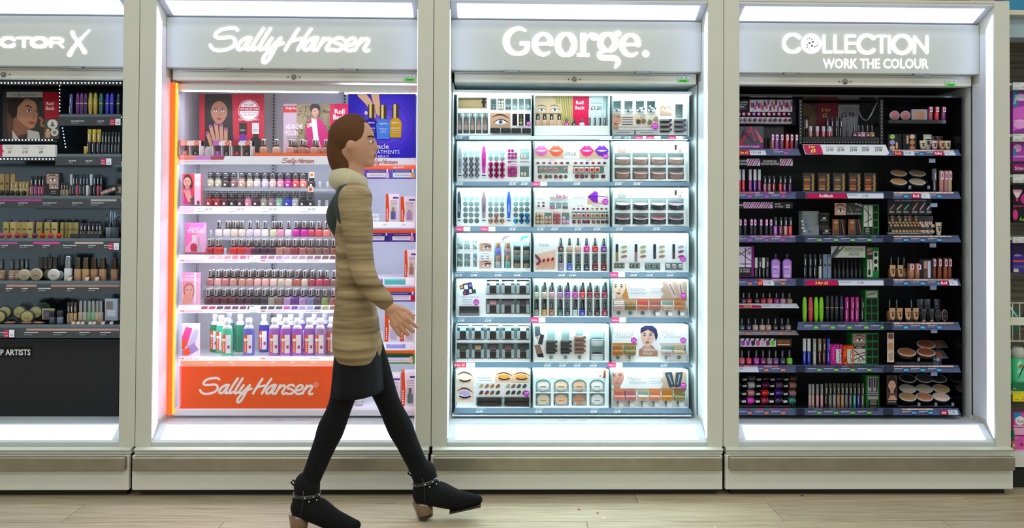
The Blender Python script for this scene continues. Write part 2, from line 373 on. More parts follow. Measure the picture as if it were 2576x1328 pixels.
def place(strokes, ox, oy, sc, sm=True):
    out = []
    for s in strokes:
        q = [(ox+p[0]/sc, oy+p[1]/sc, p[2]/sc) for p in s]
        out += ribbon(smoothpts(q, 3) if (sm and len(q) > 4) else q)
    return out
def signmesh(polys, Y, th, col='white', back=False):
    mb = MB(); k = 0
    for q in polys:
        k += 1
        ar = sum(q[i-1][0]*q[i][1]-q[i][0]*q[i-1][1] for i in range(len(q)))
        if ar > 0: q = q[::-1]
        f = [P(x, y, Y-th) for x, y in q]; mb.poly(f, col)
        b = [p+Vector((0, th, 0)) for p in f]
        for i in range(len(f)): j = (i+1) % len(f); mb.poly([f[i], b[i], b[j], f[j]], col)
    return mb
CREAM = 'cccec0'
# ================================================================ floor and back wall
fl = thing('floor', None, None, (0, 0, 0), kind='structure')
pl_m = {}
mb = MB(); mb.box(-6, 6, -5, 1.2, -.03, -.0035, '1c1812'); mb.build('subfloor', 'matte', fl)
def plank(x0, x1, y0, y1):
    k = round(x1-x0, 3), round(y1-y0, 3)
    if k not in pl_m:
        q = MB(); a, b = (x1-x0)/2-.0012, (y1-y0)/2-.0012; q.box(-a, a, -b, b, -.0035, 0, 'white'); me = q.mesh('plank'); me.materials.append(M['wood']); pl_m[k] = me
    o = bpy.data.objects.new('plank', pl_m[k]); COL.objects.link(o); o.parent = fl; o.location = ((x0+x1)/2, (y0+y1)/2, 0)
offs = {0: P(1595, 1250, .1).x}
jx = {0: .55, 1: P(1070, 1286, 0).x, 2: .2}
rows = [(-.111+.2*i, i) for i in range(-24, 5)]
known = {0: (1603, 1256), -1: (1075, 1286), -2: (1479, 1322)}
for y0, i in rows:
    if i in known:
        px, py = known[i]; d = (CZ)/(py-534)*F; ox = P(px, py, CY+d).x
    else: ox = R.uniform(0, 1.4)
    x = ox-1.4*math.ceil((ox+5.6)/1.4)
    while x < 5.4:
        plank(x, x+1.4, y0, y0+.2); x += 1.4
mb = MB(); mb.box(-6, 6, .95, 1.05, 0, 3.4, '6a6256')
for k in range(16): mb.box(-6, 6, .935, .95, 2.0+k*.09, 2.08+k*.09, '8a8070')
mb.build('wall_back', 'slat', kind='structure')
# ================================================================ cabinets
NAMES = ['cream display cabinet at the far left with a black lower panel', 'cream display cabinet with an orange glowing edge, second from left',
         'cream display cabinet with bright white trays, second from right', 'cream display cabinet with a black interior, at the right']
ZT, ZB = 2.1187, .2019
CAB = []
ZHT, ZHB = ZP(1450, 53, .11), ZP(1450, 178, .11)
def cabinet(i):
    X0 = -3.125+1.25*i+.0015; X1 = X0+1.247; ji, jo = X0+.0665, X1-.0665
    c = thing('display_cabinet', NAMES[i], 'cabinet', ((X0+X1)/2, .3, .02)); CAB.append(c)
    b = lambda n, m_, mb: mb.build(n, m_, c)
    for a0, a1, jn in ((X0, ji, 1), (jo, X1, -1)):
        mb = MB(); mb.box(a0, a1, 0, .55, ZB, ZT, CREAM); b('stile', 'paint', mb)
        q = ji if jn > 0 else jo
        zt, zb = ZP(1450, 14, 0), ZP(1450, 1115, 0)
        mb = MB(); x = sorted((q, q+jn*.003)); mb.prism([(.012, zb+.02), (.058, zb+.075), (.058, zt-.075), (.012, zt-.02)], x[0], x[1], 'c6d2ff'); b('side_light', 'sidelight', mb)
        mb = MB(); x = sorted((q, q+jn*.0012)); mb.box(x[0], x[1], .06, .1095, zb+.085, zt-.09, ('e6e8f2', 'ece8f6', 'e6f0f4', 'e2e8f4')[i]); mb.box(x[0], x[1], .1095, .165, zb+.085, ZHB-.04, ('e6e8f2', 'ece8f6', 'e6f0f4', 'e2e8f4')[i]); b('jamb_glow_tint', 'paint', mb)  # added skin on the stile; side lights' blue-white glow put into its colour
        mb = MB(); x = sorted((q, q+jn*.0035)); mb.box(x[0], x[1], .166, .174, ZP(1450, 1043, .17), ZHB-.045, '40443c'); b('shutter_track', 'matte', mb)
    Yh = .11
    zt0, zl = ZT, ZHT
    # upper light box: wedge from the front top to the header panel
    mb = MB(); z0 = ZP(1450, 4, 0); z1 = ZHT+.004
    mb.prism([(.004, z0), (Yh+.02, z1), (Yh+.02, ZT), (.004, ZT)], ji+.001, jo-.001, 'd0d6e0'); b('upper_light_box', 'paint', mb)
    def on(t, off): # point on slope
        y = .004+(Yh+.016)*t; z = z0+(z1-z0)*t; n = Vector((0, -(z0-z1), -(Yh+.016))); n.normalize(); return (y+n.y*off, z+n.z*off)
    mb = MB(); mb.prism([on(.14, .003), on(.86, .003), on(.86, -.001), on(.14, -.001)], ji+.03, jo-.03, 'e6eaff'); b('light_panel', 'lightbox', mb)
    mb = MB(); mb.box(X0, X1, 0.001, .55, ZT, ZT+.012, 'cfcab4'); b('top_cap', 'paint', mb)
    mb = MB(); mb.box(ji+.001, jo-.001, Yh, Yh+.12, ZHB, ZHT, 'c9cfcb', bev=.002); hp = b('header_panel', 'paint', mb)
    # shutter rail below the header
    zr = ZP(1450, 209, .15); mb = MB(); mb.box(ji+.014, jo-.014, .15, .2, zr, ZHB-.001, 'd9d9cc', bev=.002); rail = b('shutter_rail', 'paint', mb)
    mb = MB(); mb.box(ji+.016, jo-.016, .148, .15, ZHB-.012, ZHB-.0085, 'a8b0ac'); mb.build('seam_line', 'metal', rail)
    for u in (.24, .765) if i != 1 else (.265, .72):
        x = ji+(jo-ji)*u; mb = MB(); z = ZHB-.004
        mb.tube([(x-.033, .125, z+.002), (x-.033, .11, z-.004), (x-.028, .1, z-.005), (x+.028, .1, z-.005), (x+.033, .11, z-.004), (x+.033, .125, z+.002)], .0032, '8c8c94', 8); mb.build('handle', 'metal', rail)
    x = ji+(jo-ji)*(.494 if i in (1, 2) else .47); zk = (zr+ZHB)/2-.008
    mb = MB(); mb.lathe([(.0115, .15), (.0115, .146), (.009, .143), (.008, .139), (.004, .138)], 18, ['9a9a94', 'c8c8c0', '505050', '8a8a80'], axis='y', cx=x, cy=zk)
    for s in (-1, 1): mb.lathe([(.0035, .15), (.003, .148)], 8, '585850', axis='y', cx=x+s*.026, cy=zk)
    mb.build('lock', 'metal', rail)
    # bottom: sloped light box, deck, ledge, plinth drawer, bumper
    za, zb_ = ZP(1450, 1066, .08), ZP(1450, 1113, .004)
    mb = MB(); mb.prism([(.08, za), (.004, zb_), (.004, ZB+.001), (.2, ZB+.001), (.2, za)], ji+.001, jo-.001, 'c2c8c4'); b('lower_light_box', 'paint', mb)
    L_ = math.hypot(.076, za-zb_); n = Vector((0, -(za-zb_)/L_, .076/L_))
    q = lambda t, o_: (.08-.076*t+n.y*o_, za-(za-zb_)*t+n.z*o_)
    mb = MB(); mb.prism([q(.08, .003), q(.86, .003), q(.86, -.001), q(.08, -.001)], ji+.035, jo-.035, 'e6eaff'); b('light_panel', 'lightbox', mb)
    mb = MB(); mb.box(ji+.001, jo-.001, .2, .55, za-.06, za, 'bcc2c2'); mb.box(ji+.001, jo-.001, .0801, .2, za, za+.001, 'bcc2c2'); 
    for k in (.43, .51): mb.box(ji+(jo-ji)*k, ji+(jo-ji)*k+.045, .135, .138, za+.001, za+.0015, '8a9494')
    b('deck', 'paint', mb)
    zc = ZP(1450, 1143, -.02)
    mb = MB(); mb.prism([(-.012, ZB), (-.03, ZB-.006), (-.03, zc+.02), (-.02, zc+.013), (-.02, zc+.002), (.55, zc+.002), (.55, ZB)], X0+.006, X1-.006, CREAM); b('ledge', 'paint', mb)
    zd = ZP(1450, 1232, -.03)
    mb = MB(); mb.box(X0, X1-.009, -.03, -.008, zd, zc, 'dcddd2', bev=.003); dr = b('plinth_drawer', 'paint', mb)
    zu, zv = ZP(1450, 1150, -.055), ZP(1450, 1185, -.055)
    mb = MB(); mb.box(X0+.012, X1-.016, -.058, -.03, zv, zu, 'a29c8a', bev=.004); mb.build('bumper_bar', 'brushed', dr)
    mb = MB(); mb.box(X0+.03, X1-.03, .0, .5, 0.0, zc, '1a1814'); b('plinth', 'matte', mb)
    mb = MB(); mb.box(X0+.02, X1-.02, .5, .55, zc, ZT, ('1a1c20', 'dfe3ea', 'dde6e6', '141518')[i]); b('back_panel', 'matte', mb)
    ic = ('26282e', 'dfe0ea', 'd4dede', 'd2d6d6')[i]
    for q_, s in ((ji, 1), (jo, -1)):
        x = sorted((q_, q_+s*.008)); mb = MB(); mb.box(x[0], x[1], .176, .5, za, zr, ic); b('side_lining', 'paint', mb)
    mb = MB(); mb.box(ji+.012, jo-.012, .2, .5, zr+.004, zr+.02, ('202228', 'd8d8d8', '98a4a8', '505458')[i]); b('soffit', 'matte', mb)
    return c, hp, rail, dr
CB = [cabinet(i) for i in range(4)]
ZA = ZP(1450, 1066, .08); ZR = ZP(1450, 209, .15)
# header lettering (backlit white letters standing proud of the header panel)
signmesh(place(MAXF, 0, 60, 10.73, False), .11, .004).build('header_lettering', 'sign', CB[0][1])
signmesh(place(SALLY, 515, 50, 5.99), .11, .004).build('header_lettering', 'sign', CB[1][1])
g = place(GEORGE, 1250, 50, 6.44)+[[(1250+x/6.44, 50+y/6.44) for x, y in q] for q in GEORGE_R]
g += [[(1250+(x+r*math.cos(a*math.pi/10))/6.44, 50+(y+r*math.sin(a*math.pi/10))/6.44) for a in range(20)] for x, y, r in GEORGE_B]
signmesh(g, .11, .004).build('header_lettering', 'sign', CB[2][1])
g = place(COLLN, 1955, 70, 6.44, False)+[[(1955+(557+162*math.cos(a*math.pi/16))/6.44, 70+(257+162*math.sin(a*math.pi/16))/6.44) for a in range(32)]]
signmesh(g, .11, .004).build('header_lettering', 'sign', CB[3][1])
mb = MB()
for x, y, r in ((526,168,11),(491,182,8),(469,204,7),(561,184,10),(487,277,11),(486,314,10),(512,343,8),(542,357,7),(656,224,6),(658,256,8),(645,291,11),(610,307,12),(578,229,18),(525,244,18),(564,291,18)):
    for rr, c_ in ((r, '30343c'),)+(((8, 'a8a8a8'),) if r == 18 else ()):
        mb.poly([P(1955+(x+rr*math.cos(-a*math.pi/6))/6.44, 70+(y+rr*math.sin(-a*math.pi/6))/6.44, .1055-(.0002 if rr == 8 else 0)) for a in range(12)][::-1], c_)
mb.build('logo_dots', 'print', CB[3][1])
cr = Card(2069, 145, 2340, 175, .1085, col='ccd2cc', th=.001); cr.mb = MB()
cr.text('WORK THE COLOUR', 2070, 171.5, 24.5, 'white', wmax=266, bold=.022); cr.build('header_lettering', CB[3][1], 'sign')
# bay stickers, green and white
for k, (x, y, t) in ((1, (1016, 189, 'N24- 47')), (2, (1705, 192, 'N24- 48')), (3, (2378, 202, 'N24- 49'))):
    c = Card(x, y, x+28, y+15, .1475, col='eef0ee', th=.001); c.text(t, x+2, y+6.5, 5.5, '30343c', wmax=22)
    c.rect(x, y+7.5, x+28, y+15, '58e040'); [c.rect(x+6+j*1.8, y+9.5, x+6.9+j*1.8, y+13.5, '205c20') for j in range(9)]
    c.build('bay_sticker', CB[k][2])
# ================================================================ product templates (unit size: 1 wide, 1 tall, base at z 0, facing -Y)
TP = {}
def tpl(key, parts):   # parts: (name, MB, material, tint index or None)
    out = []
    for n, mb, m_, t in parts:
        me = mb.mesh(n); me.materials.append(M[m_]); out.append((n, me, t))
    TP[key] = out
def prof(*a): return list(a)
def mk():
    # nail polish with tapered silver cap
    b = MB(); b.lathe([(.40, 0), (.46, .02), (.5, .1), (.5, .32), (.44, .42), (.25, .47), (.22, .5)], 14, 'white', power=4, sy=.8)
    c = MB(); c.lathe([(.27, .5), (.27, .56)], 12, 'black'); c.lathe([(.24, .56), (.3, .97), (.28, 1)], 12, 'd8d8d8')
    c.poly([(-.07, -.262, .6), (.07, -.262, .6), (.09, -.318, .93), (-.09, -.318, .93)], '4a4440'); tpl('polish_silver', [('bottle', b, 'liquid', 0), ('cap', c, 'metal', None)])
    b = MB(); b.lathe([(.38, 0), (.46, .03), (.5, .14), (.5, .34), (.4, .46), (.26, .5)], 14, 'white', sy=.85)
    d = MB(); d.poly([(.16*math.cos(a*math.pi/5), -.44, .17+.085*math.sin(a*math.pi/5)) for a in range(10)], 'e8e8e8')
    c = MB(); c.lathe([(.36, .5), (.36, .58)], 14, 'white'); cc = MB(); cc.lathe([(.38, .58), (.38, 1)], 16, '18181c')
    for k in range(5):
        a = -1.2+k*.5
        for z in (.66, .78, .9):
            a2 = a+(z-.6)*.8-.2; p = [(.39*math.sin(q), -.39*math.cos(q), zz) for q, zz in ((a2, z-.035), (a2+.12, z-.035), (a2+.3, z+.03), (a2+.18, z+.03))]; cc.poly(p, 'd0d0d8')
    tpl('polish_striped', [('bottle', b, 'liquid', 0), ('collar', c, 'gloss', 0), ('cap', cc, 'gloss', None), ('label', d, 'print', None)])
    b = MB(); b.lathe([(.42, 0), (.5, .04), (.5, .36), (.42, .43), (.2, .46)], 12, 'white', power=5, sy=.85)
    c = MB(); c.lathe([(.24, .46), (.26, .5), (.22, .97), (.18, 1)], 12, '1c1c20'); c.poly([(-.08, -.26, .55), (-.02, -.26, .55), (-.02, -.235, .9), (-.08, -.235, .9)], 'b8c0c8')
    l = MB(); l.poly([(-.26, -.45, .12), (.26, -.45, .12), (.26, -.45, .16), (-.26, -.45, .16)], 'e8e0e0'); l.poly([(-.2, -.45, .22), (.2, -.45, .22), (.2, -.45, .25), (-.2, -.45, .25)], 'e8e0e0')
    tpl('polish_plain', [('bottle', b, 'liquid', 0), ('cap', c, 'gloss', None), ('label', l, 'print', None)])
    # tube: gloss / lipstick / concealer
    b = MB(); b.lathe([(.46, 0), (.5, .02), (.5, .5)], 12, 'white'); c = MB(); c.lathe([(.5, .5), (.5, .98), (.46, 1)], 12, 'white')
    h = MB(); h.poly([(-.3, -.51, .1), (-.18, -.51, .1), (-.18, -.51, .44), (-.3, -.51, .44)], 'e8e8f0'); h.poly([(-.1, -.515, .56), (.12, -.515, .56), (.12, -.515, .8), (-.1, -.515, .8)], 'd8d8d8')
    tpl('tube', [('body', b, 'gloss', 0), ('cap', c, 'gloss', 1), ('label', h, 'print', None)])
    k = MB(); k.box(-.3, .3, -.56, -.52, .6, .93, 'f4f0f4'); k.poly([(-.15, -.565, .66), (.15, -.565, .66), (.15, -.565, .87), (-.15, -.565, .87)], 'd01890')
    b2 = MB(); b2.lathe([(.46, 0), (.5, .02), (.5, .56)], 12, 'white'); c2 = MB(); c2.lathe([(.5, .56), (.5, 1)], 12, 'white')
    tpl('tube_tag', [('body', b2, 'gloss', 0), ('cap', c2, 'gloss', 1), ('sticker', k, 'print', None)])
    b = MB(); b.lathe([(.3, 0), (.42, .1), (.5, .4), (.5, .5)], 12, 'white'); c = MB(); c.lathe([(.5, .53), (.48, .7), (.38, .93), (.2, 1)], 12, 'white'); r_ = MB(); r_.lathe([(.51, .5), (.51, .53)], 12, 'd0b070')
    tpl('mascara', [('body', b, 'gloss', 0), ('cap', c, 'gloss', 1), ('band', r_, 'metal', None)])
    b = MB(); b.lathe([(.5, 0), (.5, .36), (.44, .4), (.16, .62), (.1, .8), (.06, 1)], 12, ['a89890', '8c6a60', '8c6a60', '7c5c54', '6c4c44']); b.lathe([(.52, .0), (.52, .12)], 12, '504844')
    tpl('brow_gel', [('body', b, 'gloss', 0)])
    # remover bottle
    b = MB(); b.lathe([(.42, 0), (.5, .03), (.5, .6), (.46, .7), (.44, .72)], 18, 'white', sy=.62)
    t = MB(); t.lathe([(.44, .72), (.34, .79), (.22, .83)], 18, 'e4e8f0', sy=.66); cp = MB(); cp.lathe([(.24, .83), (.24, .87), (.3, .885), (.26, 1)], 16, 'f0f2f8', sy=.85)
    l = MB(); f = lambda x: -.5*.62*math.sqrt(max(0, 1-(x/.5)**2))-.008
    def pan(x0, x1, z0, z1, c_, n=4, e=0):
        for j in range(n):
            a, d_ = x0+(x1-x0)*j/n, x0+(x1-x0)*(j+1)/n; l.poly([(a, f(a)-e, z0), (d_, f(d_)-e, z0), (d_, f(d_)-e, z1), (a, f(a)-e, z1)], c_)
    pan(-.36, .36, .08, .56, 'f0f2f6', 8); pan(-.36, -.06, .08, .56, 'f05818', 4, .004); pan(-.36, .36, .4, .46, 'white', 8, .008); pan(.1, .28, .2, .28, 'c01890', 3, .008)
    for z in (.12, .18, .24, .3, .36): pan(-.26, -.16, z, z+.035, 'white', 2, .01)
    lb = MB(); lb.v, lb.f, lb.c, lb.s = l.v, l.f, l.c, l.s
    tpl('remover', [('bottle', b, 'liquid', 0), ('shoulder', t, 'gloss', None), ('cap', cp, 'gloss', None), ('label', lb, 'print', None)])
    # squeeze tube on its cap
    b = MB(); i0 = []
    for j, (rx, ry, z) in enumerate(((.3, .3, .14), (.38, .34, .2), (.46, .18, .6), (.5, .03, .92), (.5, .02, 1))):
        i0.append((rx, ry, z))
    n = 14; i = len(b.v)
    for rx, ry, z in i0:
        for q in range(n): a = 2*math.pi*q/n; b.v.append((rx*math.cos(a), ry*math.sin(a), z))
    for j in range(4):
        for q in range(n): a, d_ = j*n+q, j*n+(q+1) % n; b.f.append((a, d_, d_+n, a+n)); b.c.append(H('white')); b.s.append(True)
    b.f.append(tuple(4*n+q for q in range(n))); b.c.append(H('white')); b.s.append(False)
    c = MB(); c.lathe([(.3, 0), (.32, .14)], 14, 'white'); l = MB(); l.poly([(-.24, -.28, .42), (.24, -.28, .42), (.26, -.2, .72), (-.26, -.2, .72)], 'e0e0dc')
    l = MB(); l.poly([(-.26, -.215, .66), (.26, -.215, .66), (.27, -.185, .72), (-.27, -.185, .72)], '141414'); l.poly([(-.12, -.3, .36), (.12, -.3, .36), (.14, -.235, .6), (-.14, -.235, .6)], '302828')
    tpl('squeeze_tube', [('body', b, 'gloss', 0), ('cap', c, 'gloss', 1), ('label', l, 'print', None)])
    # jar
    b = MB(); b.lathe([(.44, 0), (.5, .05), (.5, .5), (.42, .56)], 16, 'white'); c = MB(); c.lathe([(.5, .56), (.5, .97), (.46, 1)], 16, 'white'); tpl('jar', [('jar_body', b, 'gloss', 0), ('lid', c, 'gloss', 1)])
    b = MB(); b.lathe([(.48, 0), (.5, .02), (.5, .5)], 12, 'white'); c = MB(); c.lathe([(.4, .5), (.42, .54), (.4, .92), (.3, 1)], 12, 'e8dcd4'); tpl('gloss_jar', [('body', b, 'liquid', 0), ('cap', c, 'metal', 1)])
    # box with printed lines
    b = MB(); b.box(-.5, .5, -.3, .3, 0, 1, 'white', bev=.02); l = MB(); l.poly([(-.3, -.304, .5), (.3, -.304, .5), (.3, -.304, .6), (-.3, -.304, .6)], '604840'); tpl('box', [('carton', b, 'gloss', 0), ('lettering', l, 'print', None)])
    # compact standing, disc facing front
    b = MB(); b.lathe([(.46, -.08), (.5, -.05), (.5, .12), (.44, .16)], 24, 'white', axis='y', cy=.5); p_ = MB(); p_.lathe([(.42, -.081), (.38, -.1), (0.02, -.102)], 24, 'white', axis='y', cy=.5)
    l = MB(); l.poly([(-.2, -.104, .38), (.2, -.104, .38), (.2, -.104, .44), (-.2, -.104, .44)], '7c5850'); tpl('compact', [('case', b, 'gloss', 1), ('powder', p_, 'matte', 0), ('emboss', l, 'matte', None)])
    # lying compact in a tray: squat drum with coloured top, seen from slightly above
    b = MB(); b.lathe([(.46, 0), (.5, .1), (.5, .5), (.47, .6)], 24, 'white', sy=.9); p_ = MB(); p_.lathe([(.46, .6), (.45, .7), (.38, .74)], 24, 'white', sy=.9); rr = MB(); rr.lathe([(.5, .6), (.52, .66), (.49, .7)], 24, 'b8c0c4', sy=.9)
    tpl('powder', [('base', b, 'gloss', 1), ('powder', p_, 'matte', 0), ('rim', rr, 'gloss', None)])
    # upright shadow palette: black case with five pans
    b = MB(); b.box(-.5, .5, -.04, .04, 0, 1, '15130f', bev=.01)
    for k in range(7):
        b.lathe([(.09, -.041), (.085, -.05)], 8, 'a88038', axis='y', cx=.32+.04*(k % 2), cy=.12+k*.12)
    parts = [('case', b, 'gloss', None)]
    for k in range(5):
        p_ = MB(); p_.box(-.4, .08, -.055, -.04, .1+k*.155, .225+k*.155, ('d8b070', 'b88858', '8c5c3c', 'b89880', '6c5c54')[k]); parts.append(('pan', p_, 'matte', 0))
    tpl('palette', parts)
    # blister pack
    b = MB(); b.box(-.5, .5, -.02, .02, 0, 1, 'f0e4ec', bev=.01); l = MB()
    l.poly([(-.5, -.024, 0), (-.28, -.024, 0), (-.22, -.024, .4), (-.3, -.024, 1), (-.5, -.024, 1)], 'e84c14')
    l.poly([(.05, -.025, .84), (.46, -.025, .84), (.46, -.025, .9), (.05, -.025, .9)], '503090')
    for k in range(4): l.poly([(-.15, -.025, .76-k*.05), (.35, -.025, .76-k*.05), (.35, -.025, .775-k*.05), (-.15, -.025, .775-k*.05)], '706878')
    for k in range(6): l.poly([(-.44, -.026, .08+k*.07), (-.36, -.026, .08+k*.07), (-.34, -.026, .12+k*.07), (-.42, -.026, .12+k*.07)], 'f4f0f0')
    q = MB(); q.lathe([(.14, .1), (.18, .13), (.18, .36), (.1, .4)], 12, 'white', cx=.08, cy=-.1, sy=.5); q2 = MB(); q2.lathe([(.1, .4), (.1, .54)], 12, 'white', cx=.08, cy=-.1, sy=.5)
    w = MB(); w.box(-.16, .34, -.2, -.024, .06, .6, 'white', bev=.04)
    tpl('blister', [('backing_card', b, 'print', None), ('print', l, 'print', None), ('bottle', q, 'gloss', 0), ('bottle_cap', q2, 'metal', 1), ('blister_shell', w, 'clear', None)])
    # ends poking out of a tray panel (axis towards the viewer)
    b = MB(); b.lathe([(.5, 0), (.5, -.7), (.44, -.9), (.3, -1.0)], 12, 'white', axis='y', cy=.5); tpl('end_round', [('end', b, 'gloss', 0)])
    c = MB(); c.lathe([(.46, .4), (.46, -.6), (.38, -.85)], 12, 'white', axis='y', cy=.5); d = MB(); d.lathe([(.26, -.851), (.24, -.88)], 10, 'white', axis='y', cy=.5)
    tpl('end_ring', [('tube_end', c, 'gloss', 1), ('shade_dot', d, 'print', 0)])
    b = MB(); b.lathe([(.5, .4), (.52, -.2), (.4, -.9), (.2, -1.3)], 8, 'white', axis='y', cy=.45, smooth=False, sy=1.25); tpl('end_gem', [('end', b, 'metal', 0)])
    b = MB(); b.box(-.5, .5, -.8, .3, 0, 1, 'white', bev=.1); p_ = MB(); p_.box(-.3, .3, -.84, -.8, .2, .8, 'white'); tpl('end_square', [('case', b, 'gloss', 1), ('shade_square', p_, 'print', 0)])
    b = MB(); b.box(-.5, .5, -.5, .4, 0, 1, 'white', bev=.06); p_ = MB(); p_.poly([(-.3, -.505, .4), (.3, -.505, .4), (.3, -.505, .52), (-.3, -.505, .52)], '685048'); tpl('end_carton', [('carton', b, 'gloss', 0), ('lettering', p_, 'print', None)])
    # flip compact: window lid tilted back above a dark body held by two clear clips
    b = MB(); b.box(-.46, .46, -.3, .3, 0, .5, '262422', bev=.03); w = MB(); w.prism([(-.3, .52), (-.26, .5), (.1, .95), (.06, .97)], -.46, .46, '20282a'); s = MB(); s.prism([(-.255, .6), (-.25, .59), (-.03, .87), (-.035, .88)], -.24, .24, 'white')
    k = MB(); k.box(-.48, -.26, -.36, -.31, .02, .6, 'd8e4e8', bev=.03); k2_ = MB(); k2_.box(.26, .48, -.36, -.31, .02, .6, 'd8e4e8', bev=.03)
    tpl('flip', [('case', b, 'gloss', None), ('lid', w, 'gloss', None), ('shade_window', s, 'print', 0), ('clip', k, 'acrylic', None), ('clip', k2_, 'acrylic', None)])
    # wedge compact edge-on in a slot
    b = MB(); n = 16; i = len(b.v)
    pts = [(-.5, .35), (-.42, .1), (-.1, 0), (.2, .12), (.5, .72), (.1, .8), (-.3, .72)]
    b.prism([(0, 0)]*0 or [(.2, .0), (-.5, .0), (-.6, .4), (-.5, .8), (.2, .9)], -.5, .3, 'white'); b.prism([(.2, .3), (-.5, .5), (-.5, .85), (.2, .9)], .3, .5, 'white'); tpl('wedge', [('case', b, 'gloss', 0)])
    b = MB(); b.lathe([(.42, .2), (.42, -.3), (.36, -.5)], 14, 'white', axis='y', cy=.75); t = MB(); t.prism([(-.3, .8), (-.5, .45), (-.9, 0), (-.94, .05), (-.7, .6), (-.5, .9)], -.3, .45, 'f0f4f4'); tpl('tube_foot', [('socket', b, 'gloss', 1), ('tube_end', t, 'gloss', 0)])
mk()
CNT = [0]
def item(kind, name, px, w, h, z, Y, cols=('white', 'black'), label='', cat='', group=None, rz=0, dep=None, rx=0, bypx=True):
    """stand a product of w x h pixels (as seen at depth Y) on height z"""
    sc = (Y-CY)/F; X = XZ(px, Y, z) if bypx else px
    o = thing(name, label, cat, (X, Y, z), group, rot=(rx, 0, rz)); W_, Hh = w*sc, h*sc
    for n, me, t in TP[kind]:
        p = bpy.data.objects.new(n, me); COL.objects.link(p); p.parent = o; p.scale = (W_, dep or W_, Hh)
        if t is not None: p.color = H(cols[min(t, len(cols)-1)])
    return o
def shelf(name, label, x0, x1, yt, yb, Yt=.2, Yb=.165, back=.482, col='e8eaf0', rail='print', railcol=None, board='gloss', th=.008, led=None, drawf=None, group=None):
    """shelf board + sloping price rail; returns (thing, z of shelf top)"""
    xm = (x0+x1)/2; z = ZP(xm, yt, Yt)-.001; a, b = P(x0, yt, Yt).x, P(x1, yt, Yt).x
    o = thing(name, label, 'shelf', ((a+b)/2, Yt, z-th), group)
    mb = MB(); mb.box(a+.004, b-.004, Yt+.003, back, z-th, z, col); mb.build('shelf_board', board, o)
    c = Card(x0, yt, x1, yb, Yt, Yb, col=railcol or col, th=.003, quad=[(x0, yt), (x1, yt), (x1+7 if x1 > 1700 else x1, yb), (x0-(2 if x0 > 1100 else 5), yb)])
    if drawf: drawf(c)
    c.build('price_rail', o, rail)
    if led:
        mb = MB(); mb.box(a+.01, b-.01, Yt+.008, Yt+.03, z-th-.004, z-th, {'cool': 'e2e6f6', 'cyan': 'dcfaff'}.get(led, led)); mb.build('led_strip', 'ledstrip', o)
    return o, z

for k, (px, py, q, n) in enumerate(((1520, 1300, 'f4f4f0', 'white paper'), (1456, 1278, 'b03040', 'red'), (1503, 1287, 'c04858', 'pink'), (1798, 1323, 'e8e8e0', 'pale'), (2017, 1244, '303c50', 'dark blue'), (1613, 1230.5, 'c02018', 'bright red'))):
    d = CZ/(py-534)*F; p = P(px, py, CY+d); mb = MB(); mb.poly([(p.x-.006, p.y-.004, .0012), (p.x+.005, p.y-.005, .0016), (p.x+.007, p.y+.003, .001), (p.x-.002, p.y+.006, .002)], q); mb.poly([(p.x-.002, p.y+.006, .0004), (p.x+.007, p.y+.003, .0004), (p.x+.005, p.y-.005, .0004), (p.x-.006, p.y-.004, .0004)], q)
    mb.build('litter_fleck', 'matte', label=f'tiny {n} fleck of litter on the wooden floor', cat='litter')
# ================================================================ second cabinet (orange edge)
S = CB[1][0]
SX0, SX1 = P(452, 534, .2).x, P(1048, 534, .2).x
def strip(name, px, y0, y1, Y, w, col, m_, par, d=.01):
    a = P(px, y0, Y); b = P(px, y1, Y); mb = MB(); mb.box(a.x-w/2, a.x+w/2, Y, Y+d, b.z, a.z, col); return mb.build(name, m_, par)
ft = S
mb = MB(); zt_, zb2 = ZP(700, 212, .19), ZP(700, 229, .19); mb.box(P(440, 220, .19).x, SX1, .19, .22, zb2, zt_, 'd8dad0'); mb.build('top_rail', 'paint', ft)
mb = MB(); mb.box(P(438, 1040, .19).x, SX1, .17, .22, ZP(700, 1044, .19), ZP(700, 1027, .19), 'e8e4ea', bev=.004); mb.build('bottom_rail', 'paint', ft)
strip('edge_light', 435, 208, 1044, .158, .018, 'ff5a10', 'glow', ft, .015); strip('edge_light', 443.5, 208, 1042, .158, .006, 'ffb020', 'glow', ft, .012)
strip('divider_light', 849, 414, 1012, .165, .0065, 'ff2a08', 'glow', ft); strip('edge_light', 1051, 212, 1040, .16, .006, 'ff7050', 'glow', ft)
mb = MB()
for k in range(68):
    p = P(1051.5, 216+k*12, .158); mb.ball((p.x, .158, p.z), .0022, .002, .0032, 'fff0d0', 6, 4)
mb.build('led_dots', 'led', ft)
for px in (499, 690, 868):
    a, b = P(px, 225, .488), P(px, 905, .488); mb = MB(); mb.box(a.x-.009, a.x+.009, .484, .49, b.z, a.z, 'b8bcc4')
    z = b.z+.02
    while z < a.z-.01: mb.poly([(a.x-.004, .4835, z), (a.x+.004, .4835, z), (a.x+.004, .4835, z+.009), (a.x-.004, .4835, z+.009)], '202228'); z += .0155
    mb.build('slotted_upright', 'paint', ft)
mb = MB(); x = P(853, 600, .25).x; mb.box(x-.002, x+.002, .2, .49, ZP(850, 1010, .2), ZP(850, 414, .2), 'e8e8f0'); mb.build('divider_panel', 'paint', ft)
def logo(c, x0, y0, w, col, wid=1.0):
    sc = 2440/w
    c.k += 1
    for q in place([[(x, y, ww*wid) for x, y, ww in s] for s in SALLY], x0-70/sc, y0-100/sc, sc): c.k += .01; c.poly(q, col, keep=True, cl=False)
mb = MB(); mb.box(P(455, 600, .2).x, P(846, 600, .2).x, .195, .215, zb2-.003, zb2, 'e8ecfa'); mb.build('led_strip', 'ledstrip', ft)
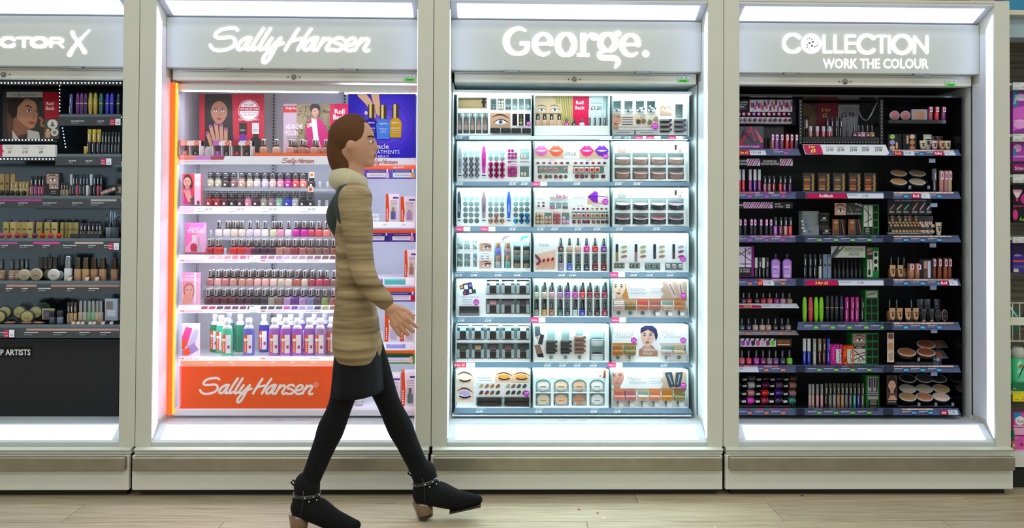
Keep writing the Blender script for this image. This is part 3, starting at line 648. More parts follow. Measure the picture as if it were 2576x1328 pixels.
mb = MB(); mb.box(P(860, 600, .2).x, P(1044, 600, .2).x, .235, .25, zb2-.003, zb2, 'e8ecfa'); mb.build('led_strip', 'ledstrip', ft)
# --- left column shelves
def d_top(c):
    c.poly([(447, 392), (492, 392), (488, 402), (450, 402)], 'e88070'); c.poly([(492, 392), (530, 392), (528, 402), (488, 402)], 'd078c8'); c.poly([(530, 392), (566, 392), (562, 402), (529, 402)], 'a83858')
    logo(c, 709, 397, 82, 'b06060', 1.0); lines(c, 455, 405, 560, 1, 2, 'd09098')
_, z1 = shelf('shelf', 'white topmost shelf with small script logo in the second cabinet', 449, 851, 393, 413.5, .19, .18, led='cool', drawf=d_top)
def d_price(c):
    for x in (493, 573, 655, 752):
        c.rect(x, 520, x+42, 535, 'e8ecea'); c.text('\u00a39.95', x+22, 530, 7.5, '303440', wmax=19); lines(c, x+2, 523, x+18, 1, 3); lines(c, x+2, 531, x+20, 1, 3)
    c.rect(452, 520, 488, 533, 'f0c8dc')
_, z2 = shelf('shelf', 'white shelf with four price tickets below the black capped polishes', 452, 843, 518.5, 538, drawf=d_price, led='cool')
def d_sw(cols, txt):
    def f(c):
        y0, y1 = c.y0, c.y1; ym = y0+(y1-y0)*.5
        c.rect(450, y0+2, 846, ym, 'f0dcea')
        x = 505
        for cc in cols:
            if 622 < x < 652: x = 654
            c.poly([(x+3, y0+2), (x+18.5, y0+2), (x+16, ym), (x, ym)], cc); x += 19.4
        for x in (452, 656): c.rect(x, ym+3, x+12, ym+5.5, 'e07060'); c.text(txt, x+16, ym+7, 5, 'd898b0', wmax=44); lines(c, x+110, ym+4, x+150, 1, 2, 'c89098')
        c.rect(627, y0+4, 648, y1-2, 'f0f4f4'); c.text('\u00a38.00', 632, y1-5, 4, '606468')
    return f
cc3 = 'f0d8e0 e0a0b0 e8a8b8 e08898 d87090 c86088 b878c0 a86898 a07080 a088a8 b8a8c8 b090b0 a888a0 907080 806068 705850 605048'.split()
_, z3 = shelf('shelf', 'white shelf with pink swatch strip under the off-white and red polishes', 450, 843, 641, 661, drawf=d_sw(cc3, 'KERATIN STRONG'), led='cool')
cc4 = 'a03850 a83858 503048 703048 682850 702858 402838 303038 383840 484048 b040a8 6828a0 a088c8 8898d0 30283c 90a058 706858'.split()
_, z4 = shelf('shelf', 'white shelf with dark swatch strip under the plum and nude polishes', 450, 843, 768, 787.5, drawf=d_sw(cc4, 'KERATIN STRONG'), led='cool')
def d_rem(c):
    c.rect(448, 907, 848, 918, 'f09068'); 
    for x in (452, 656): c.rect(x, 900, x+12, 903, 'e07060'); c.text('REMOVERS', x+16, 905, 5, 'c08890', wmax=34); lines(c, x+120, 901, x+150, 1, 2, 'b08088')
    for x in (522, 574, 680, 730, 780): lines(c, x, 910, x+14, 2, 3, 'f8e0d0')
_, z5 = shelf('shelf', 'white shelf with orange rail edge carrying the remover bottles', 453, 841, 897, 918, drawf=d_rem, led='cool')
c = Card(451.5, 921, 847, 1027, .2, .19, col='f4560c', th=.006); logo(c, 502, 948, 288, 'f4ece6')
c.ell(795, 968, 6, 6, 'f4ece6'); c.ell(795, 968, 5, 5, 'f4560c'); c.text('R', 795, 970.5, 5, 'f4ece6', 'c')
c.build('orange_logo_panel', ft)
for s, z in (('upper', 0),): pass
# --- polishes
def polrow(kind, xs, cols, z, Y, w, h, where, grp, back=None, bx=0):
    for i, (x, cn) in enumerate(zip(xs, cols)):
        nm = cn if cn in CN else 'pale'
        cap = 'silver capped' if kind == 'polish_silver' else 'black capped'
        item(kind, 'nail_polish', x, w, h, z, Y, (cn, cn), f'{CNAME.get(cn, cn)} {cap} nail polish, {ORD[i]} from left in {where}', 'nail polish', grp)
        if back and back[i]:
            for b in range(back[i]):
                item(kind, 'nail_polish', XZ(x, Y, z)+0.0, w, h, z, Y+.036*(b+1), (cn, cn), f'{CNAME.get(cn, cn)} {cap} nail polish, {"" if b == 0 else "next "}behind the {ORD[i]} of {where}', 'nail polish', grp, bypx=False)
CNAME = {'d8c8b0': 'cream', 'c8c4a8': 'greenish cream', 'e8d8e0': 'pale lavender', 'e8e0d8': 'off-white', 'e0d0c0': 'ivory', 'd8cce0': 'pale lilac', 'd8d0a8': 'pale yellow',
 '443030': 'dark brown', '906860': 'rosy brown', 'a8a090': 'greige', '280c1c': 'blackish wine', 'ece6e0': 'milky white', 'c04060': 'raspberry', 'a06050': 'chestnut', 'e0a8a0': 'blush', '604860': 'smoky mauve', '8890c0': 'dusty blue',
 '90b060': 'moss green', 'e0c0b4': 'pale nude', 'c08878': 'warm rose', 'a03048': 'brick red', '302838': 'blackish purple', 'c8b8a0': 'sand', 'b05848': 'terracotta'}
def riser(x0, x1, z, h, Y0, Y1, lab, ytop=None):
    a, b = P(x0, 534, Y0).x, P(x1, 534, Y0).x
    o = thing('acrylic_riser', lab, 'riser', ((a+b)/2, Y0, z)); mb = MB(); mb.box(a, b, Y0, Y1, z+h-.004, z+h, 'd8dce4'); mb.box(a, b, Y0, Y0+.002, z+h-.016, z+h, 'd8dce4'); mb.build('step', 'acrylic', o)
    [(q_ := MB(), q_.box(x, x+.002, Y0+.002, Y1, z+.0005, z+h-.004, 'c8d0d8'), q_.build('leg', 'clear', o)) for x in (a, b-.002)]; return z+h
def zoff(yb, Y): return ZP(700, yb, Y)
YL, YU = .235, .31
g2 = 'black capped nail polishes on the second shelf'
h2 = zoff(472, YU)-z2; riser(508, 842, z2, h2, YU-.022, YU+.15, 'clear acrylic step under the upper row of black capped polishes')
up2 = '529.6 549.2 568 588.3 608.6 629 647 667.3 686.5 705.7 725 744 763.3 784'.split(); c2u = ['d8c8b0', 'c8c4a8', '443030', '906860', 'nude', 'd8c8b0', 'e8d8e0', 'd8cce0', 'e0c0b4', 'pink', 'magenta', 'coral', 'salmon', 'black']
polrow('polish_striped', [float(x) for x in up2], c2u, z2+h2, YU, 18, 37.5, 'upper row, second shelf', g2, [1, 1, 2, 0, 1, 1, 1, 2, 1, 1, 2, 1, 1, 0])
lo2 = '526.2 546.5 565.7 585 605 624.4 643.6 664 683 702.4 722.7 743 761 782.5'.split(); c2l = ['red', 'red', 'wine', '280c1c', 'plum', 'pink', 'plum', 'a8a090', 'mauve', 'mint', 'blue', 'silver', 'black', 'black']
polrow('polish_striped', [float(x) for x in lo2], c2l, z2, YL, 18, 38, 'lower row, second shelf', g2, [2, 1, 1, 1, 1, 0, 1, 0, 1, 0, 1, 0, 1, 0])
for x, y in ((784, 447), (781, 483)):
    c = Card(x-6, y-14, x+6, y, YU-.02 if y < 460 else YL-.02, col='f4f0ee', th=.012); c.ell(x, y-7, 4.5, 4.5, 'f06820'); c.build('promo_collar', label='white promotional collar with orange dot on the %s black polish' % ('upper' if y < 460 else 'lower'), cat='tag')
HU = []; HN = [' right of the upper black polish', ' one place right of the upper black polish gap', ' nearest the divider in the upper row, second shelf', ' right of the lower black polish', ' nearest the divider in the lower row, second shelf', ' at the left end of the upper row, third shelf', ' in the gap between red polishes, third shelf']
def pegs(xs, z, Y, grp):
    for x in xs:
        mb = MB(); X = XZ(x, Y, z); mb.lathe([(.006, z), (.006, z+.028), (.004, z+.03)], 10, 'e8eef4', cx=X, cy=Y); mb.build('bottle_holder', 'acrylic', label=f'empty clear plastic bottle holder at {int(x)} of rack'.replace(f' at {int(x)} of rack', HN[len(HU)]), cat='holder', group=grp); HU.append(1)
pegs((805, 824, 843), z2+h2, YU, 'empty holders'); pegs((803, 822), z2, YL, 'empty holders'); pegs((531,), z3+(zoff(596, YU)-z3), YU, 'empty holders'); pegs((567,), z3, YL, 'empty holders')
g3 = 'silver capped nail polishes on the third shelf'
h3 = zoff(595, YU)-z3; riser(520, 846, z3, h3, YU-.022, YU+.15, 'clear acrylic step under the upper row of off-white and magenta polishes')
u3 = [551,571.3,590.5,609.7,629,648,667.3,688.8,706.4,726,745.3,765.6,783.7,802.9,822,841]
polrow('polish_silver', u3, ['ece6e0','e8e0d8','e0d0c0','e0d0c0','d8cce0','e8d8e0','ece6e0','d8d0a8','pink','e8d8e0','magenta','magenta','c04060','coral','salmon','c08878'], z3+h3, YU, 18, 39, 'upper row, third shelf', g3, [0,2,2,0,0,0,0,2,0,0,2,2,1,1,0,0])
l3 = [527.3,547.6,586.7,606.4,624.4,644.8,665,684.3,703.5,723.8,741.9,761.8,781.4,800.6,821,840]
polrow('polish_silver', l3, ['red','scarlet','scarlet','scarlet','c04060','plum','plum','plum','c08878','rose','a03048','rose','a06050','906860','906860','a06050'], z3, YL, 18, 39, 'lower row, third shelf', g3, [1,1,1,1,2,1,1,2,2,1,2,1,1,1,0,0])
g4 = 'silver capped nail polishes on the fourth shelf'
h4 = zoff(719.5, YU)-z4; riser(512, 846, z4, h4, YU-.022, YU+.15, 'clear acrylic step under the upper row of nude polishes')
u4 = [529.3,548.6,567.4,587.3,609.5,628.7,648.6,668.5,688.4,708.3,726.5,748,767.2,786,804.4,822.6,840.8]
polrow('polish_silver', u4, ['rose','e0a8a0','rose','c08878','c08878','c08878','e0a8a0','e0a8a0','e0c0b4','c8b8a0','e0c0b4','b05848','c8b8a0','a03048','c04060','a03048','906860'], z4+h4, YU, 18, 40, 'upper row, fourth shelf', g4, [1,2,2,2,2,2,2,2,2,2,2,2,2,1,2,0,1])
l4 = [524,544,564.5,586,606,626,645.5,664.5,683.5,703,723,742,761.5,781.3,799.3,818,838]
polrow('polish_silver', l4, ['wine','wine','wine','wine','plum','plum','280c1c','302838','a8a090','906860','lilac','purple','lilac','8890c0','604860','90b060','rose'], z4, YL, 18, 39.5, 'lower row, fourth shelf', g4, [1,2,2,1,1,1,1,2,2,1,1,2,1,1,0,0,1])
# --- remover bottles
gr = 'nail polish remover bottles'
for i, (x, cn, Y, nm) in enumerate(((541, '109858', .33, 'deep green remover bottle at the left end, back row'), (556, '40c8a0', .3, 'mint remover bottle half hidden behind the frontmost mint bottle'), (571, '58d8a8', .23, 'mint green remover bottle at the front left'),
   (577, '40b090', .38, 'pale green remover bottle at the back, second row from left'), (604, '28906c', .33, 'dark green remover bottle turned to show its back label'), (625.5, '6c70d8', .235, 'periwinkle remover bottle standing alone at the front'),
   (664, '4838b8', .33, 'violet blue remover bottle in the back row'), (690, 'b468d0', .24, 'pink purple remover bottle, leftmost of the front purple row'), (719, 'b460d4', .235, 'pink purple remover bottle, second of the front purple row'),
   (747.5, 'b45cd4', .235, 'pink purple remover bottle, third of the front purple row'), (778, 'a860cc', .24, 'pink purple remover bottle, fourth of the front purple row'), (805, 'b08cc8', .235, 'paler purple remover bottle, fifth of the front purple row'),
   (834, 'b08ca0', .27, 'dull mauve remover bottle partly cut off by the divider'), (703, '8858b8', .33, 'purple remover bottle behind the first front purple bottle'), (731, '8858c0', .33, 'purple remover bottle behind the gap of second and third'),
   (757, '9058c0', .36, 'purple remover bottle behind the third front purple bottle'), (790, '8c60b8', .34, 'purple remover bottle behind the fourth front purple bottle'), (817, '8c60b8', .36, 'purple remover bottle at the back near the divider'))):
    item('remover', 'remover_bottle', x, 28.5 if Y < .28 else 26.5, 94 if Y < .3 else 95, z5, Y, (cn,), nm, 'bottle', gr, dep=.052, rz=(math.pi if i == 4 else R.uniform(-.15, .15)))
# --- top shelf stock
zt1 = z1+.001
mb = MB(); a, b = P(642, 390, .22).x, P(850, 390, .22).x; zr1 = ZP(700, 385, .22); mb.box(a, b, .205, .36, zt1, zr1, 'e86828'); o = mb.build('riser_tray', 'gloss', label='orange edged low riser under the nude polishes on the top shelf', cat='riser')
for i, x in enumerate([663.6, 696, 731, 759.5, 791, 821, 854]):
    item('polish_silver', 'nail_polish', x, 20, 35, zr1, .235, (['nude', 'e0c0b4', 'e0a8a0', 'c08878', 'nude', 'c08878', 'a06050'][i],)*2, f'nude nail polish with silver cap, {ORD[i]} from left on the orange riser', 'nail polish', 'nude polishes on the orange riser')
    for b in range((0, 0, 3, 2, 1, 0, 0)[i]): item('polish_silver', 'nail_polish', XZ(x, .235, zr1)+.004, 20, 35, zr1, .265+b*.03, ('nude', 'nude'), f'nude nail polish with silver cap, {ORD[b]} one behind the {ORD[i]} on orange riser', 'nail polish', 'nude polishes on the orange riser', bypx=False)
for k, (x0, x1, ca, cb) in enumerate(((454, 506, 'e8a898', 'black'), (538, 582, 'd070c8', 'black'), (585, 634, 'b01838', 'black'))):
    nm = ('salmon', 'violet', 'crimson')[k]
    o = thing('polish_gift_box', f'open {nm} and white duo carton holding two polishes, orange badge on top', 'carton', (XZ((x0+x1)/2, .22, zt1), .225, zt1))
    a, b = P(x0, 380, .22).x, P(x1, 380, .22).x; zz = ZP(480, 354, .22); zm = ZP(480, 366, .22)
    mb = MB(); mb.box(a, b, .26, .262, zt1, zz, 'f0e4ea'); mb.box(a, b, .2, .26, zt1, zt1+.003, ca); [mb.box(x, x+.002, .2, .26, zt1, zz, 'f0e8ec') for x in (a, (a+b)/2, b-.002)]; mb.box(a, b, .2, .26, zm, zz, ca); mb.build('carton', 'print', o)
    for j, (xx, cn) in enumerate((((x0*.77+x1*.23), ca), ((x0*.25+x1*.75), cb))):
        for n, me, t in TP['polish_plain']:
            p = bpy.data.objects.new('nail_polish' if n == 'bottle' else n, me); COL.objects.link(p); p.parent = o; X = XZ(xx, .23, zt1); p.location = (X-o.location.x, .005, .004); p.scale = (.024, .02, .05)
            if t is not None: p.color = H(cn)
    c = Card(x0, 354, x1, 366, .199, col='f0e8ee', th=.0005); c.rect(x0, 354, x0+18, 366, ca); c.ell(x0+(x1-x0)*.42, 361, 6, 6, 'f4eef2'); c.ell(x0+(x1-x0)*.78, 361, 6.5, 6.5, 'f06020'); c.text('2X', x0+(x1-x0)*.78, 363, 5, 'white', 'c'); c.build('badge_panel', o)
    if k == 2:
        for j in range(3):
            mb = MB(); xx = P(624+j*4, 380, .25+j*.03).x; mb.box(xx, xx+.012, .25+j*.018, .252+j*.018, zt1, ZP(480, 358+j, .25), 'f0e4ea'); mb.build('spare_card', 'print', o)
mb = MB(); X = XZ(525, .24, zt1); mb.lathe([(.017, zt1), (.017, zt1+.03), (.012, zt1+.045)], 14, 'f0f4f8', cx=X, cy=.24); mb.build('test_holder', 'acrylic', label='empty clear plastic holder between the salmon and violet duo cartons', cat='holder')
# --- posters of the left column
c = Card(502, 236, 664, 392, .37, .3, col='b81838', th=.003)
c.poly([(515, 236), (582, 236), (590, 330), (586, 392), (515, 392)], '241c1c'); c.poly([(502, 350), (525, 322), (580, 322), (600, 345), (605, 392), (502, 392)], '8c1848')
face(c, 551, 283, 42, 'a87860', hair='241c1c', lips='b03838', hairtop=0)
for k, (a, b) in enumerate((((548, 392), (530, 318)), ((553, 392), (543, 312)), ((560, 392), (556, 316)), ((568, 392), (568, 325)), ((540, 392), (522, 335)))):
    c.line([a, b], 9, 'b88870'); c.ell(b[0], b[1], 3, 4, '8c3890')
c.ell(626, 278, 27, 27, 'f0e8ec'); c.ell(626, 278, 25.5, 25.5, 'b81838'); c.ell(626, 278, 23.5, 23.5, 'f0e8ec'); c.rect(598, 269, 654, 279, 'b81838')
c.text('MORE', 626, 267, 6.5, '702040', 'c'); c.text('CHIP-RESISTANT', 626, 277, 6.5, 'white', 'c', wmax=56); c.text('THAN REGULAR', 626, 285, 4, '702040', 'c'); c.text('NAIL POLISH', 626, 291, 4, '702040', 'c'); c.text('GEL WITHOUT THE LIGHT', 626, 303, 4.6, 'white', 'c', wmax=52)
for x, a, b in ((611, 'black', '6820a0'), (643, 'c8c8cc', '181418')):
    c.rect(x-9, 309, x+9, 337, a); c.text('STEP 1' if x == 611 else 'STEP 2', x, 330, 4.5, 'e0e0e0' if a == 'black' else '303030', 'c', wmax=15); c.rect(x-5, 337, x+5, 343, b); c.ell(x, 358, 14, 15, b); c.rect(x-14, 358, x+14, 392, b)
c.build('poster', label='red poster of a dark-haired woman with hands at her mouth', cat='poster')
c = Card(713, 261, 876, 388, .35, .31, col='c8b0c4', th=.003)
c.rect(713, 267, 758, 283, 'd83020'); logo(c, 718, 269, 34, 'f8f0f0', 1.3)
c.rect(746, 261, 830, 388, 'a89878')
for k in range(170): c.ell(R.uniform(748, 829), R.uniform(262, 386), R.uniform(1, 3), R.uniform(1, 2.4), R.choice(['584c30', '706440', '403820', 'c8bc98', '8c7c54']), 6)
c.poly([(768, 320), (782, 298), (795, 294), (812, 305), (830, 345), (830, 388), (765, 388), (772, 350)], 'c81c78'); c.poly([(783, 298), (796, 296), (800, 340), (808, 372), (790, 366)], 'ece8f0'); c.poly([(790, 358), (808, 366), (812, 378), (792, 388), (782, 380)], 'd0a890')
c.ell(792, 272, 13, 12, '2c2830'); c.ell(793, 282, 8.5, 11, 'd0a088'); c.poly([(789, 290), (797, 290), (798, 300), (788, 300)], 'c09078'); c.line([(790, 280), (794, 280)], 1, 'black'); c.ell(796, 287, 2, 1, 'b03040'); c.rect(779, 309, 787, 318, 'f0f0f0'); c.ell(776, 316, 4, 6, 'd0a088')
c.text('ALL-IN-ONE', 719, 324, 12, 'f8f4f8', wmax=42, bold=.01); c.text('POLISH.', 719, 340, 12, 'f8f4f8', wmax=32, bold=.01); lines(c, 720, 344, 746, 2, 4, '604860')
c.rect(830, 261, 876, 388, 'c80c48'); c.text('Roll', 842, 286, 12, 'white', wmax=32, bold=.02); c.text('Back', 838, 300, 12, 'white', wmax=37, bold=.02)
c.build('poster', label='poster with a woman in a magenta jacket and a crimson rollback panel', cat='poster')
def side_card(x0, y0, x1, y1, lab, draw, col):
    c = Card(max(458, x0), y0, x1, y1, .25, .232, col=col, th=.002); draw(c); c.build('leaning_card', label=lab, cat='card')
def f(c):
    c.ell(472, 462, 13, 24, '3c2028'); c.poly([(452, 497), (465, 470), (480, 472), (490, 515), (452, 515)], 'c83c90'); face(c, 471, 459, 19, 'd0a090', '3c2028', hairtop=0)
    for k in range(4): c.line([(474+k*3, 506), (464+k*4, 480)], 3.2, 'd8a898')
    c.poly([(478, 500), (490, 492), (490, 515), (482, 515)], '504048'); c.rect(489, 437, 509, 515, 'f0b8d0'); c.rect(505, 437, 509, 515, 'd84060'); c.ell(498, 462, 8, 5, 'f8f0f4'); c.rect(496, 505, 502, 514, '503848')
side_card(454, 437, 509, 515, 'red portrait card of a woman leaning at left of the black capped polishes', f, 'd83840')
def f(c):
    c.rect(465, 560, 519, 638, 'd8a0c8'); c.poly([(465, 560), (519, 560), (465, 625)], 'e070b8'); c.text('Keratin', 491, 577, 7, 'white', 'c', wmax=27); c.text('STRONG!', 493, 586, 8.5, 'white', 'c', wmax=43, bold=.02)
    c.rect(483, 591, 494, 611, 'c8c8cc'); c.ell(487.5, 622, 9, 10, 'b02048'); c.rect(480, 622, 496, 633, 'b02048'); c.line([(500, 597), (501, 618)], 1.2, '404040'); c.rect(497, 617, 506, 636, 'a8a8b0'); c.rect(465, 635, 519, 638, 'a01040')
side_card(465, 560, 519, 638.5, 'pink card reading keratin strong with a bottle picture', f, 'd8a0c8')
def f(c):
    c.poly([(453, 685), (504, 685), (504, 700), (453, 730)], 'e890c0'); c.text('STRONG!', 478, 707, 7.5, 'f8f0f8', 'c', wmax=43, bold=.02); c.text('Keratin', 476, 697, 5.5, 'f8f0f8', 'c', wmax=27)
    face(c, 476, 733, 22, 'd8a8a0', 'b07868', hairtop=1); [c.line([(460+k*5, 762), (466+k*4, 742)], 4, 'd8a090') for k in range(5)]; c.rect(489, 685, 493, 762, 'f4e8f4')
side_card(453, 685, 504.5, 766.5, 'pink card of a face framed by hands beside the nude polishes', f, 'e8b0d0')
def f(c):
    c.poly([(452, 862), (468, 822), (484, 826), (470, 872), (455, 872)], 'e050a8'); c.poly([(455, 852), (470, 858), (464, 880), (453, 878)], 'f05818'); c.poly([(470, 872), (490, 826), (501, 832), (486, 882)], 'c0c8e8'); c.poly([(455, 884), (488, 862), (500, 880), (470, 897), (455, 896)], 'a890d8'); c.poly([(460, 884), (474, 874), (480, 888), (466, 896)], 'f05818')
side_card(451.5, 812.4, 503, 896.5, 'white card picturing pink and blue remover bottles', f, 'f4ecf4')
# --- right column
c = Card(876, 236, 1046, 397, .205, .2, col='2c20c0', th=.006)
for k in range(6): c.ell(968, 312, 98-k*14, 92-k*14, ('3420c8', '3c2cd0', '4c34d8', '5840e0', '6c50e4', '8064e8')[k], 26)
for s in ([(908, 236), (930, 262), (940, 292)], [(943, 236), (948, 262), (953, 285)]): c.line([(p[0], p[1], 20-i*4) for i, p in enumerate(s)], 1, 'ecbc98')
c.ell(921, 284, 4, 5, 'f4d8c8', rot=0)
for x, y0, y1, w, cn, tc in ((934, 298, 346, 30, '3018a8', 'Miracle'), (995, 298, 346, 32, 'd8a810', 'nailgrowth'), (964, 300, 350, 36, '4c88f0', 'Miracle')):
    c.rect(x-8, y0-36, x+8, y0, '504018'); c.rect(x-5, y0-36, x+1, y0, 'f0d888'); c.ell(x, y0+16, w/2, 18, cn); c.poly([(x-w/2, y0+14), (x+w/2, y0+14), (x+w*.42, y1), (x-w*.42, y1)], cn); logo(c, x-w*.3, y0+9, w*.6, 'f4f4ff', 1.4); c.text(tc, x, y0+26, 4.6, 'f4f4ff', 'c', wmax=w*.75); c.text('cure' if x == 964 else '', x, y0+33, 6, 'f4f4ff', 'c') if x == 964 else lines(c, x-w*.3, y0+30, x+w*.3, 2, 5, 'd8d0f0')
c.text('miracle', 926, 374, 13, 'white', wmax=68, bold=.01); c.text('TREATMENTS', 926, 387, 10, 'f0f0ff', wmax=79); c.text('VISIBLE RESULTS', 926, 396, 5.5, 'white', wmax=52, bold=.01)
c.build('poster', label='blue poster of fingers lifting three nail treatment bottles', cat='poster')
def d_t(c): logo(c, 921, 400, 80, 'b05858', 1.0)
_, r1 = shelf('shelf', 'white shelf with small script logo under the blue poster', 853, 1046, 398, 414, .195, .185, drawf=d_t, led='cool')
def infostrip(y0, y1, cells, lab, col='7850b8', top='f06030'):
    c = Card(853, y0, 1046, y1, .205, col=col, th=.005); h = y1-y0; c.rect(853, y0, 1046, y0+h*.3, top)
    for x0, x1, cn, bc in cells:
        c.rect(x0, y0+h*.34, x1, y0+h*.92, cn) if cn else None; c.rect(x0+3, y0+h*.55, x1-8, y0+h*.88, 'f0ecf4'); c.rect(x0+3, y0+h*.36, x1-8, y0+h*.5, '3c2480'); lines(c, x0+5, y0+h*.41, x1-12, 1, 2, 'e8e0f8'); lines(c, x0+6, y0+h*.62, x1-14, 2, 4, 'a89cb0')
        c.rect(x1-10, y0+h*.28, x1-6, y0+h*.5, 'e8e8e8'); c.ell(x1-8, y0+h*.72, 5, h*.23, bc); c.rect(x1-13, y0+h*.72, x1-3, y0+h*.93, bc)
    return c, lab
def fin(t): t[0].build('header_strip', label=t[1], cat='strip')
t = infostrip(416, 450, [(855, 915, None, 'c8c8d0'), (920, 982, None, 'd8c8e0'), (986, 1046, '38a0d0', 'e0a060')], 'purple and blue product strip reading growth below the blue poster'); t[0].text('GROWTH', 989, 423.5, 4.5, 'white', bold=.01); fin(t)
fin(infostrip(577, 608, [(900, 980, None, '302870'), (984, 1044, None, 'e0a0c8')], 'purple product strip with two bottle pictures, middle of the right column', '4c2c98'))
fin(infostrip(723, 759, [(860, 900, None, 'e8e8e8'), (905, 950, None, 'f0f0f0'), (956, 1046, None, 'c01028')], 'purple product strip with a red bottle picture', '7868b8'))
c, lab = infostrip(881, 915, [(955, 1042, None, 'f0c8b8')], 'green product strip with a round badge near the bottom', '509838'); c.rect(955, 889, 1038, 896, '186020'); c.ell(938, 899, 10, 10, 'e8f0e4'); c.ell(938, 899, 8, 8, 'a8c8a0'); fin((c, lab))
def d_r(tk):
    def f(c):
        for x0, x1, cn in tk: c.rect(x0, c.y0+3, x1, c.y1-3, cn); lines(c, x0+2, c.y0+5, x1-2, 1, 3, 'e8e8f0')
    return f
_, r2 = shelf('shelf', 'white shelf carrying two blister packs under the growth strip', 855, 1043, 558, 573, drawf=lambda c: (c.text('\u00a330', 963, 568, 4.5, '504860'), c.text('\u00a330', 1010, 568, 4.5, '504860')), led='cool')
_, r3 = shelf('shelf', 'white shelf with teal ticket, middle of the right column', 855, 1043, 698, 719, drawf=d_r([(925, 963, '7858a8'), (967, 1020, '48b0a8'), (1022, 1044, 'f0f0f0')]), led='cool')
_, r4 = shelf('shelf', 'white shelf with pale blue tickets above the green strip', 855, 1043, 862, 879, drawf=d_r([(935, 965, '8088d8'), (972, 1020, '9090dc')]), led='cool')
mb = MB(); zb5 = ZP(950, 1027, .2); a, b = P(856, 1027, .2).x, P(1046, 1027, .2).x; mb.box(a, b, .2, .485, zb5-.01, zb5, 'e8e8f0'); mb.build('floor_shelf', 'paint', ft); r5 = zb5
for (x, w, h, z, Y, c_, n, lab) in ((986, 33, 70, r2, .24, ('3020a0', 'c8a830'), 1, 'grey fronted blister pack with violet bottle, below the growth strip'), (1026, 38, 64, r2, .23, ('b888c8', 'd0d0d0'), 2, 'pink blister pack with lilac bottle, below the growth strip'),
  (1032, 30, 66, r3, .23, ('b07830', 'd8b040'), 3, 'blister pack with golden brown bottle, middle shelf'), (986, 37, 74, r4, .23, ('c8c8e8', 'e8e8f0'), 2, 'blister pack with clear bottle above the green strip'), (1026, 38, 74, r4, .24, ('e8d8e0', 'e8e8f0'), 2, 'leaning white leaflet pack above the green strip'),
  (987, 39, 76, r5, .24, ('8890a0', 'a8a8b0'), 4, 'blister pack with oval tin at the bottom shelf'), (1028, 38, 84, r5, .23, ('105868', '404040'), 4, 'pink blister pack with dark teal bottle at the bottom right')):
    for k in range(n):
        item('blister', 'blister_pack', XZ(x, Y, z)-.002*k, w, h*(1+.0*k), z, Y+.02*k+.01, c_, lab+(', front one' if k == 0 and n > 1 else f', {ORD[k]} in its stack' if n > 1 else ''), 'blister pack', 'blister packs in the right column', bypx=False, dep=.04)
item('box', 'carton', 944, 38, 22, r4, .27, ('eeeef4',), 'small plain white carton lying above the green strip', 'carton', rz=.2, dep=.09)
item('jar', 'cream_pot', 903, 22, 20, r5, .26, ('c8c8d8', 'f0ece8'), 'white lidded cream pot on the bottom right shelf', 'pot')
item('blister', 'blister_pack', 868, 34, 72, r5, .26, ('e8e8f0', 'f0f0f0'), 'pale blister pack beside the orange panel on the bottom shelf', 'blister pack', dep=.04)
item('blister', 'blister_pack', 900, 34, 66, r5, .3, ('f0f0f0', 'e0e0e0'), 'blister pack leaning behind the cream pot', 'blister pack', dep=.04)
item('blister', 'blister_pack', 880, 40, 84, r2, .3, ('e8e0d8', 'b0a090'), 'orange topped pack at the left of the right column, second shelf', 'blister pack', dep=.04)
item('blister', 'blister_pack', 885, 40, 80, r3, .3, ('d8d8e0', 'b0b0b0'), 'clear fronted pack at the left of the right column, middle shelf', 'blister pack', dep=.04)
for k, x in enumerate((905, 938, 950)): item('jar', 'clear_cup', x, 14, 20, r2, .3, ('f0f4f8', 'f0f4f8'), f'empty clear cup, {ORD[k]} from left on the second right-column shelf', 'cup')
# security glass in front of the left column, leaning slightly
mb = MB(); a, b = P(453, 300, .15).x, P(842, 300, .15).x; q = [(a, .156, ZP(600, 1024, .15)), (b, .142, ZP(600, 1024, .15)), (b, .146, ZP(600, 232, .15)), (a, .16, ZP(600, 232, .15))]
mb.poly(q, 'f0f4f8'); mb.poly([(x, y+.0025, z) for x, y, z in q[::-1]], 'f0f4f8'); mb.build('glass_pane', 'pane', label='thin clear security pane in front of the polish shelves', cat='glass pane')
# ================================================================ third cabinet (white trays)
YP = .235; TEAL = 'd0e8e6'; SLATE = '5a7286'
def gprice(tk):
    def f(c):
        y0, y1 = c.y0, c.y1; m_ = (y0+y1)/2
        for x, k, t in tk:
            if k == 'p': c.text('\u00a3'+t, x, y1-2.5, 5.2, 'f4f8fa', wmax=17, bold=.01); lines(c, x, y0+1.3, x+22, 1, 2, 'c8d4dc', .8)
            if k == 'r': c.rect(x, y0, x+20, y1, 'e02070'); c.text('RollBack', x+10, m_+2, 3.4, 'white', 'c', wmax=15); c.rect(x+20, y0, x+37, y1, 'f0f4f6'); c.text(t, x+31, m_+2.5, 4.6, '5a6a80', 'c'); lines(c, x+22, m_+1, x+28, 1, 2)
            if k == '5': c.rect(x, y0, x+32, y1, 'e01068'); c.text('4 for \u00a35', x+3, m_+3, 6, 'f8f060', wmax=25, bold=.02); c.rect(x+32, y0, x+54, y1, 'f0f4f6'); c.text('\u00a32', x+41, m_+3, 5, '304058')
            if k == 'l': c.rect(x, y0, x+int(t), y1, 'c8d8e4')
    return f
gy = [(342, 351), (457.5, 467.5), (570.5, 581.5), (684.5, 697), (798.5, 811), (912, 924), (1027, 1040)]
